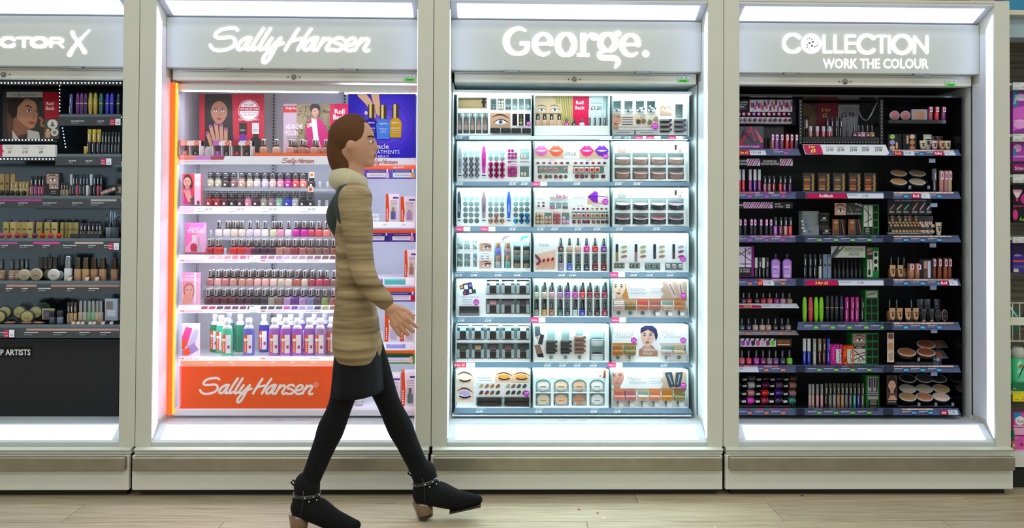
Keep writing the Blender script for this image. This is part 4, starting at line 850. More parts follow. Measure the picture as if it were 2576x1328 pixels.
gt = [[(1147, 'p', '1.00'), (1180, 'l', '158'), (1339, 'l', '200'), (1545, 'p', '6.00'), (1571, 'p', '6.00'), (1597, 'r', ''), (1625, 'r', ''), (1680, 'r', ''), (1707, 'p', '4.00')],
 [(1148, 'p', '4.00'), (1281, 'p', '3.50'), (1311, 'p', '3.00'), (1339, 'r', '2'), (1443, 'p', '4.00'), (1547, 'p', '5.00'), (1594, 'p', '5.00')],
 [(1146, 'r', '3'), (1209, 'r', '3'), (1281, 'p', '4.00'), (1351, 'p', '2.50'), (1387, 'p', '2.75'), (1446, 'p', '4.50'), (1493, 'p', '6.00'), (1550, 'p', '3.50'), (1643, 'p', '3.50')],
 [(1146, 'p', '2.75'), (1184, 'p', '2.80'), (1245, 'p', '3.00'), (1293, 'p', '4.00'), (1405, 'p', '3.00'), (1432, 'p', '3.00'), (1535, 'r', '3'), (1586, 'p', '4.50'), (1626, 'p', '2.00'), (1678, 'p', '4.00')],
 [(1152, 'p', '3.00'), (1220, 'p', '2.00'), (1335, 'r', '1'), (1538, 'r', '4')],
 [(1141, '5', ''), (1369, 'p', '5.50'), (1407, 'p', '5.50'), (1444, 'p', '5.50'), (1485, 'p', '4.00'), (1529, 'r', '4'), (1662, 'p', '6.00')],
 [(1198, 'p', '6.00'), (1347, 'p', '2.50'), (1486, 'p', '3.00'), (1545, 'p', '6.00')]]
RN = 'top second third fourth fifth sixth bottom'.split()
GS = []
for k, (a, b) in enumerate(gy):
    o, z = shelf('shelf', f'white shelf with slate blue price rail, {RN[k]} of the seven white tray rows', 1144, 1736, a, b, .2, .17, railcol=SLATE, led=('cyan' if k < 6 else None), drawf=gprice(gt[k]), col='e4ecec')
    GS.append(z)
ftg = CB[2][0]
mb = MB(); mb.box(P(1140, 230, .19).x, P(1738, 230, .19).x, .17, .203, ZP(1440, 236.5, .19), ZP(1440, 230, .19), 'd0dcda'); mb.build('top_rail', 'paint', ftg)
mb = MB(); mb.box(P(1140, 230, .19).x, P(1734, 230, .19).x, .188, .2035, ZP(1440, 238.5, .19), ZP(1440, 236.6, .19), 'dcfaff'); mb.build('led_strip', 'ledstrip', ftg)
mb = MB(); mb.box(P(1138, 1040, .19).x, P(1736, 1040, .19).x, .165, .21, ZP(1440, 1044, .19), ZP(1440, 1041, .19), 'e8f4f4'); mb.build('bottom_rail', 'paint', ftg)
for px in (1143, 1738):
    x = P(px, 600, .2).x; mb = MB(); mb.box(x-.003, x+.003, .165, .2, ZP(1440, 1040, .2), ZP(1440, 231, .2), 'c8d8d8'); 
    # kept clear of the rails
TRAYW = [(1147, 1337), (1340, 1533), (1536, 1731)]
CN3 = ('left', 'middle', 'right')
def panelmesh(x0, y0, x1, y1, Y, slots, circ, col='f0f4f2', th=.003):
    mb = MB(); cuts = list(slots)+[(cx-r, cy-r, cx+r, cy+r) for cx, cy, r in circ]
    xs = sorted({x0, x1, *[c[0] for c in cuts], *[c[2] for c in cuts]}); ys = sorted({y0, y1, *[c[1] for c in cuts], *[c[3] for c in cuts]})
    xs = [x for x in xs if x0 <= x <= x1]; ys = [y for y in ys if y0 <= y <= y1]
    for j in range(len(ys)-1):
        i = 0
        while i < len(xs)-1:
            ins = lambda i: any(c[0] <= (xs[i]+xs[i+1])/2 <= c[2] and c[1] <= (ys[j]+ys[j+1])/2 <= c[3] for c in cuts)
            if ins(i): i += 1; continue
            e = i
            while e < len(xs)-1 and not ins(e): e += 1
            mb.poly([P(xs[i], ys[j+1], Y), P(xs[e], ys[j+1], Y), P(xs[e], ys[j], Y), P(xs[i], ys[j], Y)], col); i = e
    for a, b, c, d in slots:
        q = [(a, b), (c, b), (c, d), (a, d)]
        for i in range(4): p, r_ = q[i], q[(i+1) % 4]; mb.poly([P(*p, Y), P(*r_, Y), P(*r_, Y)+Vector((0, .02, 0)), P(*p, Y)+Vector((0, .02, 0))], col)
    for cx, cy, r in circ:
        n = 16; C_ = [(cx+r*.94*math.cos(2*math.pi*i/n), cy+r*.94*math.sin(2*math.pi*i/n)) for i in range(n)]
        for i in range(n):
            p, q = C_[i], C_[(i+1) % n]
            def sq(t): 
                u, v = t[0]-cx, t[1]-cy; s = r/max(abs(u), abs(v)); return (cx+u*s, cy+v*s)
            P1, P2 = sq(p), sq(q); mb.poly([P(*p, Y), P(*q, Y), P(*P2, Y), P(*P1, Y)], col)
            if abs(P1[0]-P2[0]) > .01 and abs(P1[1]-P2[1]) > .01:
                k = (cx+r*(1 if p[0]+q[0] > 2*cx else -1), cy+r*(1 if p[1]+q[1] > 2*cy else -1)); mb.poly([P(*P1, Y), P(*P2, Y), P(*k, Y)], col)
            mb.poly([P(*p, Y), P(*q, Y), P(*q, Y)+Vector((0, .014, 0)), P(*p, Y)+Vector((0, .014, 0))], 'c8dcdc')
    return mb
def tray(r, c, slots=(), circ=(), what='white display tray'):
    x0, x1 = TRAYW[c]; y0 = (238 if r == 0 else gy[r-1][1]+5); y1 = gy[r][0]-2
    z = GS[r]
    while min(P(x1, y1, YP).z, P(x0, y1, YP).z) < z+.002: y1 -= .5
    Z = lambda y: ZP(1440, y, YP); o = thing('display_tray', what, 'tray', ((P(x0, y1, YP).x+P(x1, y1, YP).x)/2, YP, z+.001))
    slots = [(q[0], q[1], q[2], min(q[3], y1-.6)) for q in slots]
    panelmesh(x0+2, y0, x1-2, y1, YP, slots, circ).build('front_panel', 'paint', o)
    mb = MB(); a, b = P(x0+2, 600, YP).x+.001, P(x1-2, 600, YP).x-.001
    zt = P((x0+x1)/2, y0, YP).z-.002
    mb.box(a+.004, b-.004, YP+.0505, YP+.054, z+.001, zt, TEAL); mb.build('back_plate', 'matte', o)
    for xx in (a, b): m2 = MB(); m2.box(xx-.0015, xx+.0015, YP-.03, .44, z+.002, zt+.0, 'c4d8d8'); m2.build('side_wall', 'acrylic' if 0 else 'paint', o)
    m2 = MB(); m2.box(a, b, YP-.03, YP-.0005, z+.001, z+.004, 'eef4f2'); m2.build('tray_lip', 'paint', o)
    return o
def gcard(o, x0, y0, x1, y1, col='f0f2f2', nm='picture_card', Y=YP-.0015, th=.0012): return Card(x0, y0, x1, y1, Y, col=col, th=th)
def ends(kind, name, pts, w, h, cols, label, cat, grp, Y=None, rz=0, dep=None):
    order = sorted(range(len(pts)), key=lambda i: (round(pts[i][0]), -pts[i][1])); rank = {i: k for k, i in enumerate(order)}
    xs_ = sorted({round(p[0]) for p in pts}); ys_ = sorted({round(p[1]) for p in pts}, reverse=True)
    gr_ = len(xs_)*len(ys_) < len(pts)*2 and len(ys_) < len(pts)
    for i, (x, y) in enumerate(pts):
        cc = cols[i % len(cols)] if isinstance(cols, list) else cols
        Yq = Y or YP; z = P(x, y+h/2, Yq).z; X = P(x, y, Yq).x
        if isinstance(label, list): lb = label[i]
        elif len(pts) == 1: lb = label
        elif gr_: lb = label+f', {ORD[xs_.index(round(x))]} across, {ORD[ys_.index(round(y))]} up'
        else: lb = label+f', {ORD[rank[i]]} from left'
        item(kind, name, X, w, h, z, Yq, cc, lb, cat, grp if len(pts) > 1 else None, bypx=False, rz=rz, dep=dep)
def grid(xs, ys): return [(x, y) for y in ys for x in xs]
RW, CL = ['top', 'second', 'third', 'fourth', 'fifth', 'bottom'], ['left', 'middle', 'right', 'fourth', 'fifth', 'sixth', 'seventh', 'eighth', 'ninth', 'tenth']
# ---- row 1
o = tray(0, 0, [(1150, 245, 1225, 273), (1234, 248, 1249, 276), (1252, 248, 1268, 276), (1271, 248, 1286, 276), (1289, 248, 1302, 276), (1305, 248, 1318, 276), (1321, 248, 1335, 276)]+[(1149.5+16*i, 284, 1163.5+16*i, 336) for i in range(5)], what='white tray with five brown brow gels and an eye picture')
c = gcard(o, 1150, 245, 1225, 273, 'b09468', Y=YP+.03)
for k in range(12): c.rect(1150, 246+k*2.2, 1225, 246.7+k*2.2, 'a0845c')
c.rect(1214, 246, 1220, 270, '181818'); c.ell(1217, 257, 6, 5, '181818'); c.build('wood_back', o)
for i in range(5): item('brow_gel', 'brow_gel', 1156.3+16*i, 13, 50, P(1440, 335, YP+.016).z, YP+.012, ('white',), f'brown brow gel with pointed applicator, {ORD[i]} from left', 'brow gel', 'brow gels', dep=.02)
for k, (cx, n, cc) in enumerate(((1241.5, 4, ('70888c', '303c44')), (1260, 6, ('e8d8b8', 'd8c8a0')), (1278.5, 2, ('708080', '283038')))):
    ends('end_ring', 'pencil', grid((cx-3.7, cx+3.7), (272, 264.5, 257))[:n], 7, 7, cc, f'{("dark", "cream", "black")[k]} pencil end above the eye picture', 'pencil', f'pencils in the small slots, {("dark", "cream", "black")[k]}', Y=YP+.004)
ends('end_round', 'pencil', [(x+R.uniform(-4, 4), 273-R.uniform(0, 9)) for x in (1296, 1312, 1312, 1328, 1328, 1328)], 5, 5, [('f0f4f4',), ('90a0a4',)], 'white tipped pencil end in the right hand small slots', 'pencil', 'white tipped pencils')
c = gcard(o, 1233, 284, 1284, 321); eyep(c, 1233, 284, 1284, 321, 'c89c80', iris='5888b0'); c.build('picture_card', o)
c = gcard(o, 1287, 284, 1336, 321, 'f4f2f0')
for k in range(3): c.rect(1289+16*k, 286, 1301+16*k, 316, '1c1c1c')
for k, q in enumerate(('504c34', '606838', 'a8a078')): c.ell(1310.5, 292+k*8.5, 4, 4, q)
lines(c, 1298, 318, 1325, 1, 2); sticker(c, 1330, 311, 6.4); c.build('picture_card', o)
for k in range(4): item('box', 'brow_palette', 1245.5+27*k-(1 if k > 1 else 0), 24, 12, P(1440, 336, YP-.012).z, YP-.012, ('1c2226',), f'black brow palette lying below the eye picture, {ORD[k]} from left', 'palette', 'black brow palettes', dep=.03)
o = tray(0, 1, [(1343, 241, 1530, 316)], what='open white tray with blonde portrait poster and tester ledge')
c = Card(1343, 241, 1441, 316, YP+.045, col='b8a890'); c.ell(1362, 300, 60, 62, 'd8b898'); c.poly([(1395, 241), (1441, 241), (1441, 316), (1412, 316), (1398, 275)], 'c8b070')
for k in range(14): c.line([(1400+k*3, 242), (1406+k*2.6, 280), (1416+k*2, 315)], 1, ('8c7840', 'd8c480', '607038', 'e8dca0')[k % 4])
eyep(c, 1346, 262, 1378, 285, 'd8b898', iris='4878b0', brow='8c7050'); eyep(c, 1378, 262, 1412, 285, 'd8b898', iris='4878b0', brow='8c7050'); c.build('portrait_poster', o)
c = Card(1441, 241, 1482, 316, YP+.044, col='e01850'); c.text('Roll', 1449, 262, 9, 'f8f0f4', wmax=23, bold=.02); c.text('Back', 1447, 275, 9, 'f8f0f4', wmax=29, bold=.02); c.build('rollback_sign', o)
c = Card(1482, 241, 1518, 316, YP+.043, col='dcecee'); lines(c, 1485, 256, 1515, 2, 4, '90a0a4'); c.text('\u00a32.50', 1500, 276, 9, '303840', 'c', wmax=28, bold=.02); c.build('price_sign', o)
mb = MB(); a, b = P(1344, 316, YP-.01).x, P(1529, 316, YP-.01).x; zl = ZP(1440, 316, YP-.01); mb.box(a, b, YP+.001, YP+.04, zl-.004, zl, 'eef4f4'); mb.build('ledge', 'paint', o)
for k, x in enumerate((1353, 1370, 1387.5, 1406.5)): item('tube', 'foundation_tube', x, 9.5, 30, zl+.0004, YP+.012, ('nude', 'black'), f'nude foundation with black cap, {ORD[k]} from left before the blonde poster', 'foundation', 'foundation testers')
for k, (x, q, nm) in enumerate(((1425, 'magenta', 'magenta'), (1444, 'black', 'black'), (1464, 'd8e8f0', 'pale blue'))): item('polish_plain', 'nail_polish', x, 12.5, 19.5, zl+.0004, YP+.012, (q,), f'{nm} nail polish before the red rollback sign', 'nail polish', 'polish testers')
for k, x in enumerate((1483, 1496, 1509.5, 1521.5)): item('tube', 'eye_pencil', x, 5.6, 42, zl+.0004, YP+.012, ('303438', 'd8dce0'), f'speckled black pencil with pale tip, {ORD[k]} from left by the price sign', 'pencil', 'speckled pencils')
o = tray(0, 2, [(1542, 254, 1563, 283), (1571, 254, 1592, 283), (1599.5, 254, 1621, 283), (1628, 254, 1649, 283), (1699, 262, 1719, 297), (1538, 327, 1655, 339)], what='white tray with contour picture and black wedge compacts')
for k, cx in enumerate((1552, 1581, 1610, 1638.5)):
    n = (4, 5, 8, 9)[k]
    ends('end_round', 'lip_tube', [(cx-7+5*(j % 4)+(j//4)*1.5, 279-6*(j//4)+R.uniform(-1, 1)) for j in range(n)], 5.5, 5.5, [('e8f0f0',), ('50585c',), ('c8d0d0',)], f'clear ended tube, {CL[k]} square slot', 'tube', f'tubes heaped in the {CL[k]} square slot')
c = gcard(o, 1660, 254, 1690, 290); c.rect(1660, 254, 1690, 290, 'c8a890'); c.poly([(1672, 254), (1690, 254), (1690, 285), (1664, 278)], 'd8c0b0'); c.line([(1664, 272), (1670, 266), (1672, 274), (1680, 268), (1688, 273)], 1, '504840'); c.build('picture_card', o)
c = gcard(o, 1538, 286, 1656, 326, 'd4ccc4'); face(c, 1549, 300, 30, 'c8987c', '382820', hairtop=0)
for k in range(4): c.rect(1565, 294+k*6, 1592, 295.6+k*6, '282020'); c.rect(1586, 293.6+k*6, 1592, 296+k*6, '8c6850')
for x, y, q in ((1604, 294, 'd0b890'), (1618, 293, 'a8a090'), (1638, 296, 'c0c8a8'), (1651, 299, 'a08068'), (1606, 306, '504020'), (1619, 305, '806038'), (1635, 308, '806840')): c.ell(x, y, 6, 6, q)
c.text('CONTOUR, HIGHLIGHT & STROBE', 1552, 322, 4.5, '706860', wmax=88); sticker(c, 1648, 317, 8); c.build('picture_card', o)
for k in range(2): item('box', 'clear_palette', 1567+59*k, 56, 11, P(1440, 338.5, YP).z, YP-.008, ('b8c0c0',), f'clear fronted palette below the contour picture, {("left", "right")[k]} one', 'palette', 'clear palettes', dep=.03)
for k, x in enumerate((1674, 1710)):
    ends('wedge', 'compact', [(x, y) for y in (304, 316, 328)], 29, 11, ('181c22',), [f'black wedge compact, {n} of the {("left", "right")[k]} stack beside the contour picture' for n in RW[:3]], 'compact', 'black wedge compacts', Y=YP-.001, dep=.03)
# ---- row 2
def tubepic(c, x, y0, y1, q, dk): 
    c.rect(x-7, y0-3, x+7, y1+12, 'e8eef0'); c.poly([(x-3, y0+4), (x-1, y0), (x+1, y0), (x+3, y0+4), (x+5.3, y0+22), (x+5.3, y0+42), (x+3.6, y1), (x-3.6, y1), (x-5.3, y0+42), (x-5.3, y0+22)], q)
    for k in range(5): c.ell(x, y0+34+k*4, 2.6, 1.3, dk, 6)
    c.ell(x, y1+5, 6, 1.2, '182028', 8); c.rect(x-5, y1+9, x+5, y1+10, '90a0a4')
HX1, HY1 = (1171, 1185.5, 1200), (371, 385, 399, 413, 427, 441)
HX2 = (1234.5, 1249, 1263.5)
circ = [(x, y, 6.6) for x, y in grid(HX1+HX2, HY1)]
o = tray(1, 0, [(1277, 375, 1301, 401), (1308, 375, 1331, 401), (1277, 418, 1301, 445), (1308, 418, 1331, 445)], circ, what='white tray of round holes with silver and magenta mascara ends')
for x, q, dk in ((1156.5, 'a0a8b0', '485058'), (1217, 'd040a8', '701060')): c = gcard(o, x-7, 363, x+7, 449); tubepic(c, x, 367, 436, q, dk); c.build('picture_card', o)
ends('end_gem', 'mascara_tube', grid(HX1, HY1[2:]), 10.5, 12, [('9aa6ae',)], [f'silver mascara end, {a} row, {b} of the filled silver holes' for a in RW[:4] for b in CL[:3]], 'mascara', 'silver mascaras', Y=YP+.006)
ends('end_gem', 'mascara_tube', grid(HX2, HY1[3:]), 10.5, 12, [('d01890',), ('b01070',)], [f'magenta mascara end, {a} row, {b} of the filled magenta holes' for a in RW[:3] for b in CL[:3]], 'mascara', 'magenta mascaras', Y=YP+.006)
for y0, rw in ((396, 'upper'), (440, 'lower')):
    ends('end_round', 'mini_lipstick', grid((1281, 1289, 1297), (y0, y0-8.5, y0-17))[:8 if rw == 'upper' else 9], 7.6, 8, [('e0189c',), ('b81080',)], f'magenta mini tube end, {rw} square slot', 'lipstick', f'magenta mini tubes, {rw} slot', Y=YP+.004)
    ends('tube_foot', 'liner_tube', [(1313, y0-1), (1320, y0-1)], 6, 9, [('c8a890', 'e8e0d8')], f'pale liner tube end in the {rw} right square slot', 'liner', f'pale liner tubes {rw}', Y=YP+.004)
c = gcard(o, 1277, 403, 1333, 416, 'f0eef0'); c.poly([(1278, 404), (1288, 406), (1288, 408), (1278, 411)], 'c040a0'); c.rect(1288, 406.5, 1301, 408, '403040'); c.rect(1308, 406.5, 1331, 408, '706860'); lines(c, 1280, 413, 1300, 1, 2); c.build('picture_card', o)
LX = (1360, 1372.5, 1385, 1397.5, 1410, 1423)
o = tray(1, 1, [(1352.5, 417, 1429, 436), (1442, 417, 1520, 436)], [(x, 444.5, 5.4) for x in (1358.5, 1374, 1384.5, 1398, 1410.5, 1423)]+[(x, 443.5, 5.2) for x in (1451, 1464, 1475, 1491, 1502, 1517)], what='white lipstick tray with four coloured lips pictures')
c = gcard(o, 1343, 364, 1531, 399, 'f2f0ee')
for x, q in ((1343, 'd8b498'), (1458, 'd8b498')): c.rect(x, 364, x+75, 398, q)
for x, q in ((1362, 'd868a8'), (1399, 'e86048'), (1476.5, 'f0307c'), (1514, '7030b0')): lipsp(c, x, 379, 18, 13.5, q)
c.text('Lip', 1426, 377, 8, 'b0b4b8'); c.text('STICK', 1421, 391, 8, '687078', wmax=33); sticker(c, 1524, 393, 7); c.build('picture_card', o)
c = gcard(o, 1343, 400, 1531, 415, 'ecebe8'); c.text('SATIN', 1380, 405, 4, '909498', wmax=22); c.text('MATTE', 1474, 405, 4, '909498', wmax=22)
for x, q in zip((1353, 1368, 1383, 1398, 1413, 1428, 1448, 1463, 1477, 1492, 1507, 1521), '905060 805868 b048a8 c05848 a03060 604850 885060 8048a0 582088 b01850 882060 402058'.split()): lipsp(c, x, 410, 5, 3, q, False)
c.build('picture_card', o)
ends('end_ring', 'lipstick', [(x, 427) for x in (1360, 1372.5, 1385, 1397.5, 1423)], 10.5, 10.5, [(q, 'd8b0a0') for q in ('b06868', 'b87870', 'd818a0', 'f04818', '906060')], [f'round lipstick end, {ORD[k]} in the upper satin row' for k in range(5)], 'lipstick', 'round lipsticks', Y=YP-.001)
ends('end_ring', 'lipstick', [(x, 444.5) for x in (1358.5, 1374, 1398, 1410.5)], 9.5, 9.5, [(q, '6c4848') for q in ('a86060', '904848', 'e03020', 'a82838')], [f'round lipstick end, {ORD[k]} in the lower satin row' for k in range(4)], 'lipstick', 'round lipsticks', Y=YP+.003)
ends('end_square', 'lipstick', [(x, 427.5) for x in (1449, 1462, 1475.5, 1488.5, 1502)], 11.5, 12, [(q, 'e8c8b0') for q in ('b84850', 'e87090', 'b01088', 'e83020', 'd82838')], [f'square lipstick end, {ORD[k]} in the upper matte row' for k in range(5)], 'lipstick', 'square lipsticks', Y=YP-.001)
ends('end_square', 'lipstick', [(x, 443.5) for x in (1451, 1464, 1491, 1517)], 9, 9, [(q, '301820') for q in ('b03848', 'c84878', 'd82838', '682050')], [f'square lipstick end, {ORD[k]} in the lower matte row' for k in range(4)], 'lipstick', 'square lipsticks', Y=YP+.003)
def powtray(r, hy, rows, nm, cols, text, w=40, hh=24):
    xs = (1566, 1611, 1655.5, 1700)
    o = tray(r, 2, [(x-20, y-hh/2-3, x+20, y+hh/2+2) for y in rows for x in xs], what=nm)
    c = gcard(o, 1544, hy, 1722, hy+20, 'f4f0ee')
    c.ell(1564, hy+13, 11, 12, 'd8a8a0' if r == 1 else 'b0a8a0'); c.ell(1584, hy+9, 9, 10, 'e0b8a8' if r == 1 else 'e8b0c8'); c.text(text, 1608, hy+16, 5, 'a0a8ac', wmax=52); face(c, 1711, hy+8, 16, 'e0c4b4', '302828', hairtop=0); c.poly([(1697, hy), (1703, hy), (1702, hy+12), (1698, hy+14)], '302828'); c.build('picture_card', o)
    for j, y in enumerate(rows):
        for i, x in enumerate(xs):
            item('powder', 'powder_compact', x, 36, 20, P(1440, y+hh/2+1, YP+.016).z+.009, YP+.012, (cols[j*4+i], ('a07868' if j else 'c0a090') if r == 1 else '283038'), f'{("upper", "lower")[j]} row powder compact, {ORD[i]} from left, in the {RN[r]} right tray', 'compact', f'compacts of the {RN[r]} right tray', dep=.05, rx=.38)
    return o
powtray(1, 364, (401, 436.5), 'white tray of eight clear lidded powders under a powders banner', ('f4ece4', 'f0d8c0', 'f4e0c8', 'f0d0cc', 'a87868', 'b08070', 'a88878', '98706c'), 'BAKED POWDERS')
# ---- row 3
HY3 = (484, 499, 513, 527, 541, 555.5); HX3 = (1171, 1185, 1199.5); HX4 = (1234, 1248.5, 1263); HX5 = (1297.5, 1312, 1326)
o = tray(2, 0, [], [(x, y, 6.6) for x, y in grid(HX3+HX4+HX5, HY3)], what='white tray of round holes with copper and blue mascara ends')
for x, q, dk in ((1154.5, '384858', 'c8c0c8'), (1217, '9c8898', '504050'), (1280, '3868d8', 'c8d8f8')): c = gcard(o, x-7, 478, x+7, 564); tubepic(c, x, 481, 549, q, dk); c.build('picture_card', o)
ends('end_gem', 'mascara_tube', [(1234, 555.5), (1248.5, 555.5), (1263, 555.5), (1248.5, 541)], 10.5, 12, [('c89880',)], [f'copper mascara end, {n}' for n in ('bottom left of four', 'bottom middle of four', 'bottom right of four', 'single one above the other three')], 'mascara', 'copper mascaras', Y=YP+.006)
ends('end_gem', 'mascara_tube', [(1297.5, 555.5), (1312, 555.5), (1326, 555.5), (1312, 541), (1326, 541)], 10.5, 12, [('20a0d8',), ('1878b0',)], [f'turquoise blue mascara end, {n} of five' for n in ('bottom left', 'bottom middle', 'bottom right', 'upper left', 'upper right')], 'mascara', 'blue mascaras', Y=YP+.006)
sl = [(x-7, y-8, x+7, y+8) for x in (1389.5, 1405.5, 1421.5) for y in (490, 517)]+[(x-9.5, 535, x+9.5, 564) for x in (1357, 1378.5, 1400.5, 1423)]
o = tray(2, 1, sl+[(1438, 532, 1530, 551)], [(x, 558, 4.6) for x in (1443.5, 1457, 1469, 1479, 1493, 1505, 1516, 1526.5)], what='white tray with half purple lips picture and lip pencils')
c = gcard(o, 1347, 492, 1374, 522, 'f4f4f2'); [lipsp(c, x, y, 4, 2.6, q, False) for x, y, q in ((1355, 510, '90a890'), (1367, 510, '806060'), (1355, 518, '704058'), (1367, 518, '602060'))]; lines(c, 1350, 500, 1371, 1, 3); c.build('picture_card', o)
pc = ['c88878', 'c02880', 'd01858', 'd010a0', '788060', '801040']
for k, (x, y) in enumerate([(x, y) for y in (490, 517) for x in (1389.5, 1405.5, 1421.5)]):
    n = (4, 9, 6, 6, 1, 8)[k]
    ends('end_round', 'lip_pencil', [(x-5+3.4*(j % 4), y+6-3.3*(j//4)+R.uniform(-.5, .5)) for j in range(n)], 3.2, 3.2, [(pc[k],)], f'tiny lip pencil end in the {("upper", "lower")[k//3]} {CL[k%3]} small slot', 'pencil', f'lip pencils of {("upper", "lower")[k//3]} {CL[k%3]} slot', Y=YP)
for k, (x, n, q) in enumerate(((1357, 6, 'd8b090'), (1378.5, 4, 'c8a088'), (1400.5, 6, 'c05858'), (1423, 3, 'd8a8d0'))):
    ends('end_round', 'concealer', grid((x-4.6, x+4.6), (558, 549, 540))[:n], 8.8, 8.8, [(q,)], f'{("beige", "tan", "red", "lilac")[k]} round tube end in a tall slot', 'tube', f'{("beige", "tan", "red", "lilac")[k]} tube ends', Y=YP+.002)
c = gcard(o, 1438, 478, 1531, 530, 'eef0f0'); c.rect(1477.5, 479, 1531, 514, 'd8b090'); lipsp(c, 1504, 495, 26, 15, '7828a8', False); c.poly([(1504, 480), (1515, 483), (1530, 495), (1518, 508), (1504, 511)], 'e8c8e0'); c.line([(1479, 495), (1504, 493), (1529, 496)], 1.6, '501870')
c.text('LIPSTICK', 1442, 500, 5.5, '909498', wmax=29); sticker(c, 1523, 508, 8); c.text('MATTE', 1452, 519.5, 3.6, '909498', wmax=22); c.text('METALLIC', 1490, 519.5, 3.6, '909498', wmax=32)
for x, q in zip((1443.5, 1455, 1467, 1478, 1490.5, 1502, 1513.5, 1525), 'a06070 9850a0 501868 981830 a89098 806838 803850 686860'.split()): lipsp(c, x, 525, 4, 2.8, q, False)
c.build('picture_card', o)
qs = '905058 d07088 981890 c81028 b87870 906840 782038 584048'.split()
ends('end_square', 'lipstick', [(1443.5+11.7*k, 542) for k in range(8)], 9.5, 10, [(q, 'e0c0a8') for q in qs], [f'square lipstick end, {ORD[k]} in the upper metallic row' for k in range(8)], 'lipstick', 'square lipsticks', Y=YP-.001)
ends('end_square', 'lipstick', [(x, 558) for x in (1443.5, 1457, 1469, 1479, 1493, 1505, 1516, 1526.5)], 8, 8, [(q, '202024') for q in qs], [f'square lipstick end, {ORD[k]} in the lower metallic row' for k in range(8)], 'lipstick', 'square lipsticks', Y=YP+.003)
powtray(2, 478, (515, 550.5), 'white tray of eight black rimmed powders under a blush banner', ('e8c8a0', 'e8d0c8', 'f0c8c8', 'a07888', '8c6058', '785450', 'c06070', '806068'), '& BLUSH')
# ---- row 4
sl = [(a, b, c_, d) for a, c_ in ((1149, 1164), (1168, 1183), (1190, 1199.5)) for b, d in ((594.6, 611), (612, 627), (638, 654), (655, 670.5))]+[(x-9, 609, x+9, 674) for x in (1252.5, 1277, 1300.5, 1324.5)]
o = tray(3, 0, sl, what='white tray with eyeliner slots, two eye pictures and eye pots')
for k, (x, n) in enumerate(((1156.5, 7), (1175.5, 6), (1194.7, 9))):
    for y, rw in ((608, 'top'), (624, 'second'), (651, 'third'), (667.5, 'bottom')):
        m_ = n if rw in ('second',) else max(3, n-4)
        ends('end_round', 'eyeliner', [(x+(-4.5+3*(j % 4))*(1 if k < 2 else .75), y-3.2*(j//4)) for j in range(m_)], 2.9, 2.9, [('70787c',), ('e8f0f0',), ('503830' if k == 2 else '30383c',)], f'tiny eyeliner end in the {rw} slot of the {CL[k]} column', 'eyeliner', f'eyeliners {rw} {CL[k]} slot', Y=YP)
for y0, y1, rw in ((611, 630.5, 'upper'), (655, 675, 'lower')): c = gcard(o, 1206, y0, 1236, y1); eyep(c, 1206, y0, 1236, y1, 'd8a890', iris='6080b8', brow='604030'); c.line([(1222, y0+7), (1236, y0+9)], 2, '202830'); c.build('picture_card', o)
c = gcard(o, 1206, 634, 1236, 652, 'f0f4f4'); [c.line([(x, y), (x+4, y+2), (x+8, y)], 1.2, '303840') for x in (1209, 1223) for y in (643, 649)]; lines(c, 1210, 637, 1232, 1, 2); c.build('picture_card', o)
c = gcard(o, 1242, 590, 1334, 608, 'f2f6f6'); c.line([(1265, 604, 4), (1270, 597, 6), (1284, 594, 3)], 1, '9c80d8'); c.line([(1310, 605, 3), (1316, 597, 7), (1330, 595, 4)], 1, '50c0b8'); c.build('picture_card', o)
for k, (x, cs) in enumerate(((1252.5, ('6c70d8', 'a8b0b8')), (1277, ('a08088', '70a8a8')))):
    for j, (yb, q) in enumerate(((641, cs[0]), (674, cs[1]))): item('gloss_jar', 'pigment_bottle', x, 14, 31, P(1440, yb, YP+.006).z, YP+.006, (q, 'd8b098'), f'{("periwinkle", "silver", "mauve", "teal")[k*2+j]} pigment bottle with copper cap', 'pigment bottle', 'pigment bottles', dep=.025)
for k, x in enumerate((1300.5, 1324.5)):
    for j, yb in enumerate((641, 674)): item('jar', 'eye_pot', x, 17, 21, P(1440, yb, YP+.01).z, YP+.01, ('807868', '20262c'), f'black lidded eye pot, {("upper", "lower")[j]} {("left", "right")[k]} of four', 'pot', 'eye pots', dep=.034)
PX = (1410.6, 1432.6, 1454, 1475.5, 1497, 1518.6)
o = tray(3, 1, [(x-7.5, 597, x+7.5, 634) for x in PX]+[(x-7.5, 637, x+7.5, 680.5) for x in PX], what='white polish tray with a manicured fingers poster')
c = gcard(o, 1346, 597, 1397, 678, 'e6e8ea'); c.poly([(1346, 640), (1397, 628), (1397, 678), (1346, 678)], 'e0c0ac'); c.text('Polish', 1356, 620, 8, '90989c', wmax=32); c.line([(1346, 642), (1358, 655), (1352, 664)], 7, '804060')
for k in range(4): c.line([(1352+k*12, 678), (1366+k*11, 658-k*1.5)], 7.5, 'd0a088'); c.ell(1368+k*11, 655-k*1.5, 3.2, 5, 'a01830', rot=20)
c.build('picture_card', o)
for j, (yb, cs) in enumerate(((633.5, '503028 c8a088 d8a898 e01098 d01028 7828a0'.split()), (680, '9888a8 3868c8 284828 202848 701020 801028'.split()))):
    for i, x in enumerate(PX):
        item('polish_plain', 'nail_polish', x, 13.5, 35 if j == 0 else 40, P(1440, yb, YP+.004).z, YP+.004, (cs[i],), f'black capped nail polish, {ORD[i]} in the {("upper", "lower")[j]} row beside the fingers poster', 'nail polish', 'polishes beside the fingers poster')
sl = [(1545, 661, 1571, 675), (1583, 661, 1609.5, 675), (1622, 661, 1661, 679), (1673, 661, 1718, 679)]
o = tray(3, 2, sl, what='white tray with four concealer and blush stick pictures')
c = gcard(o, 1538, 588, 1726, 659, 'e6eaec')
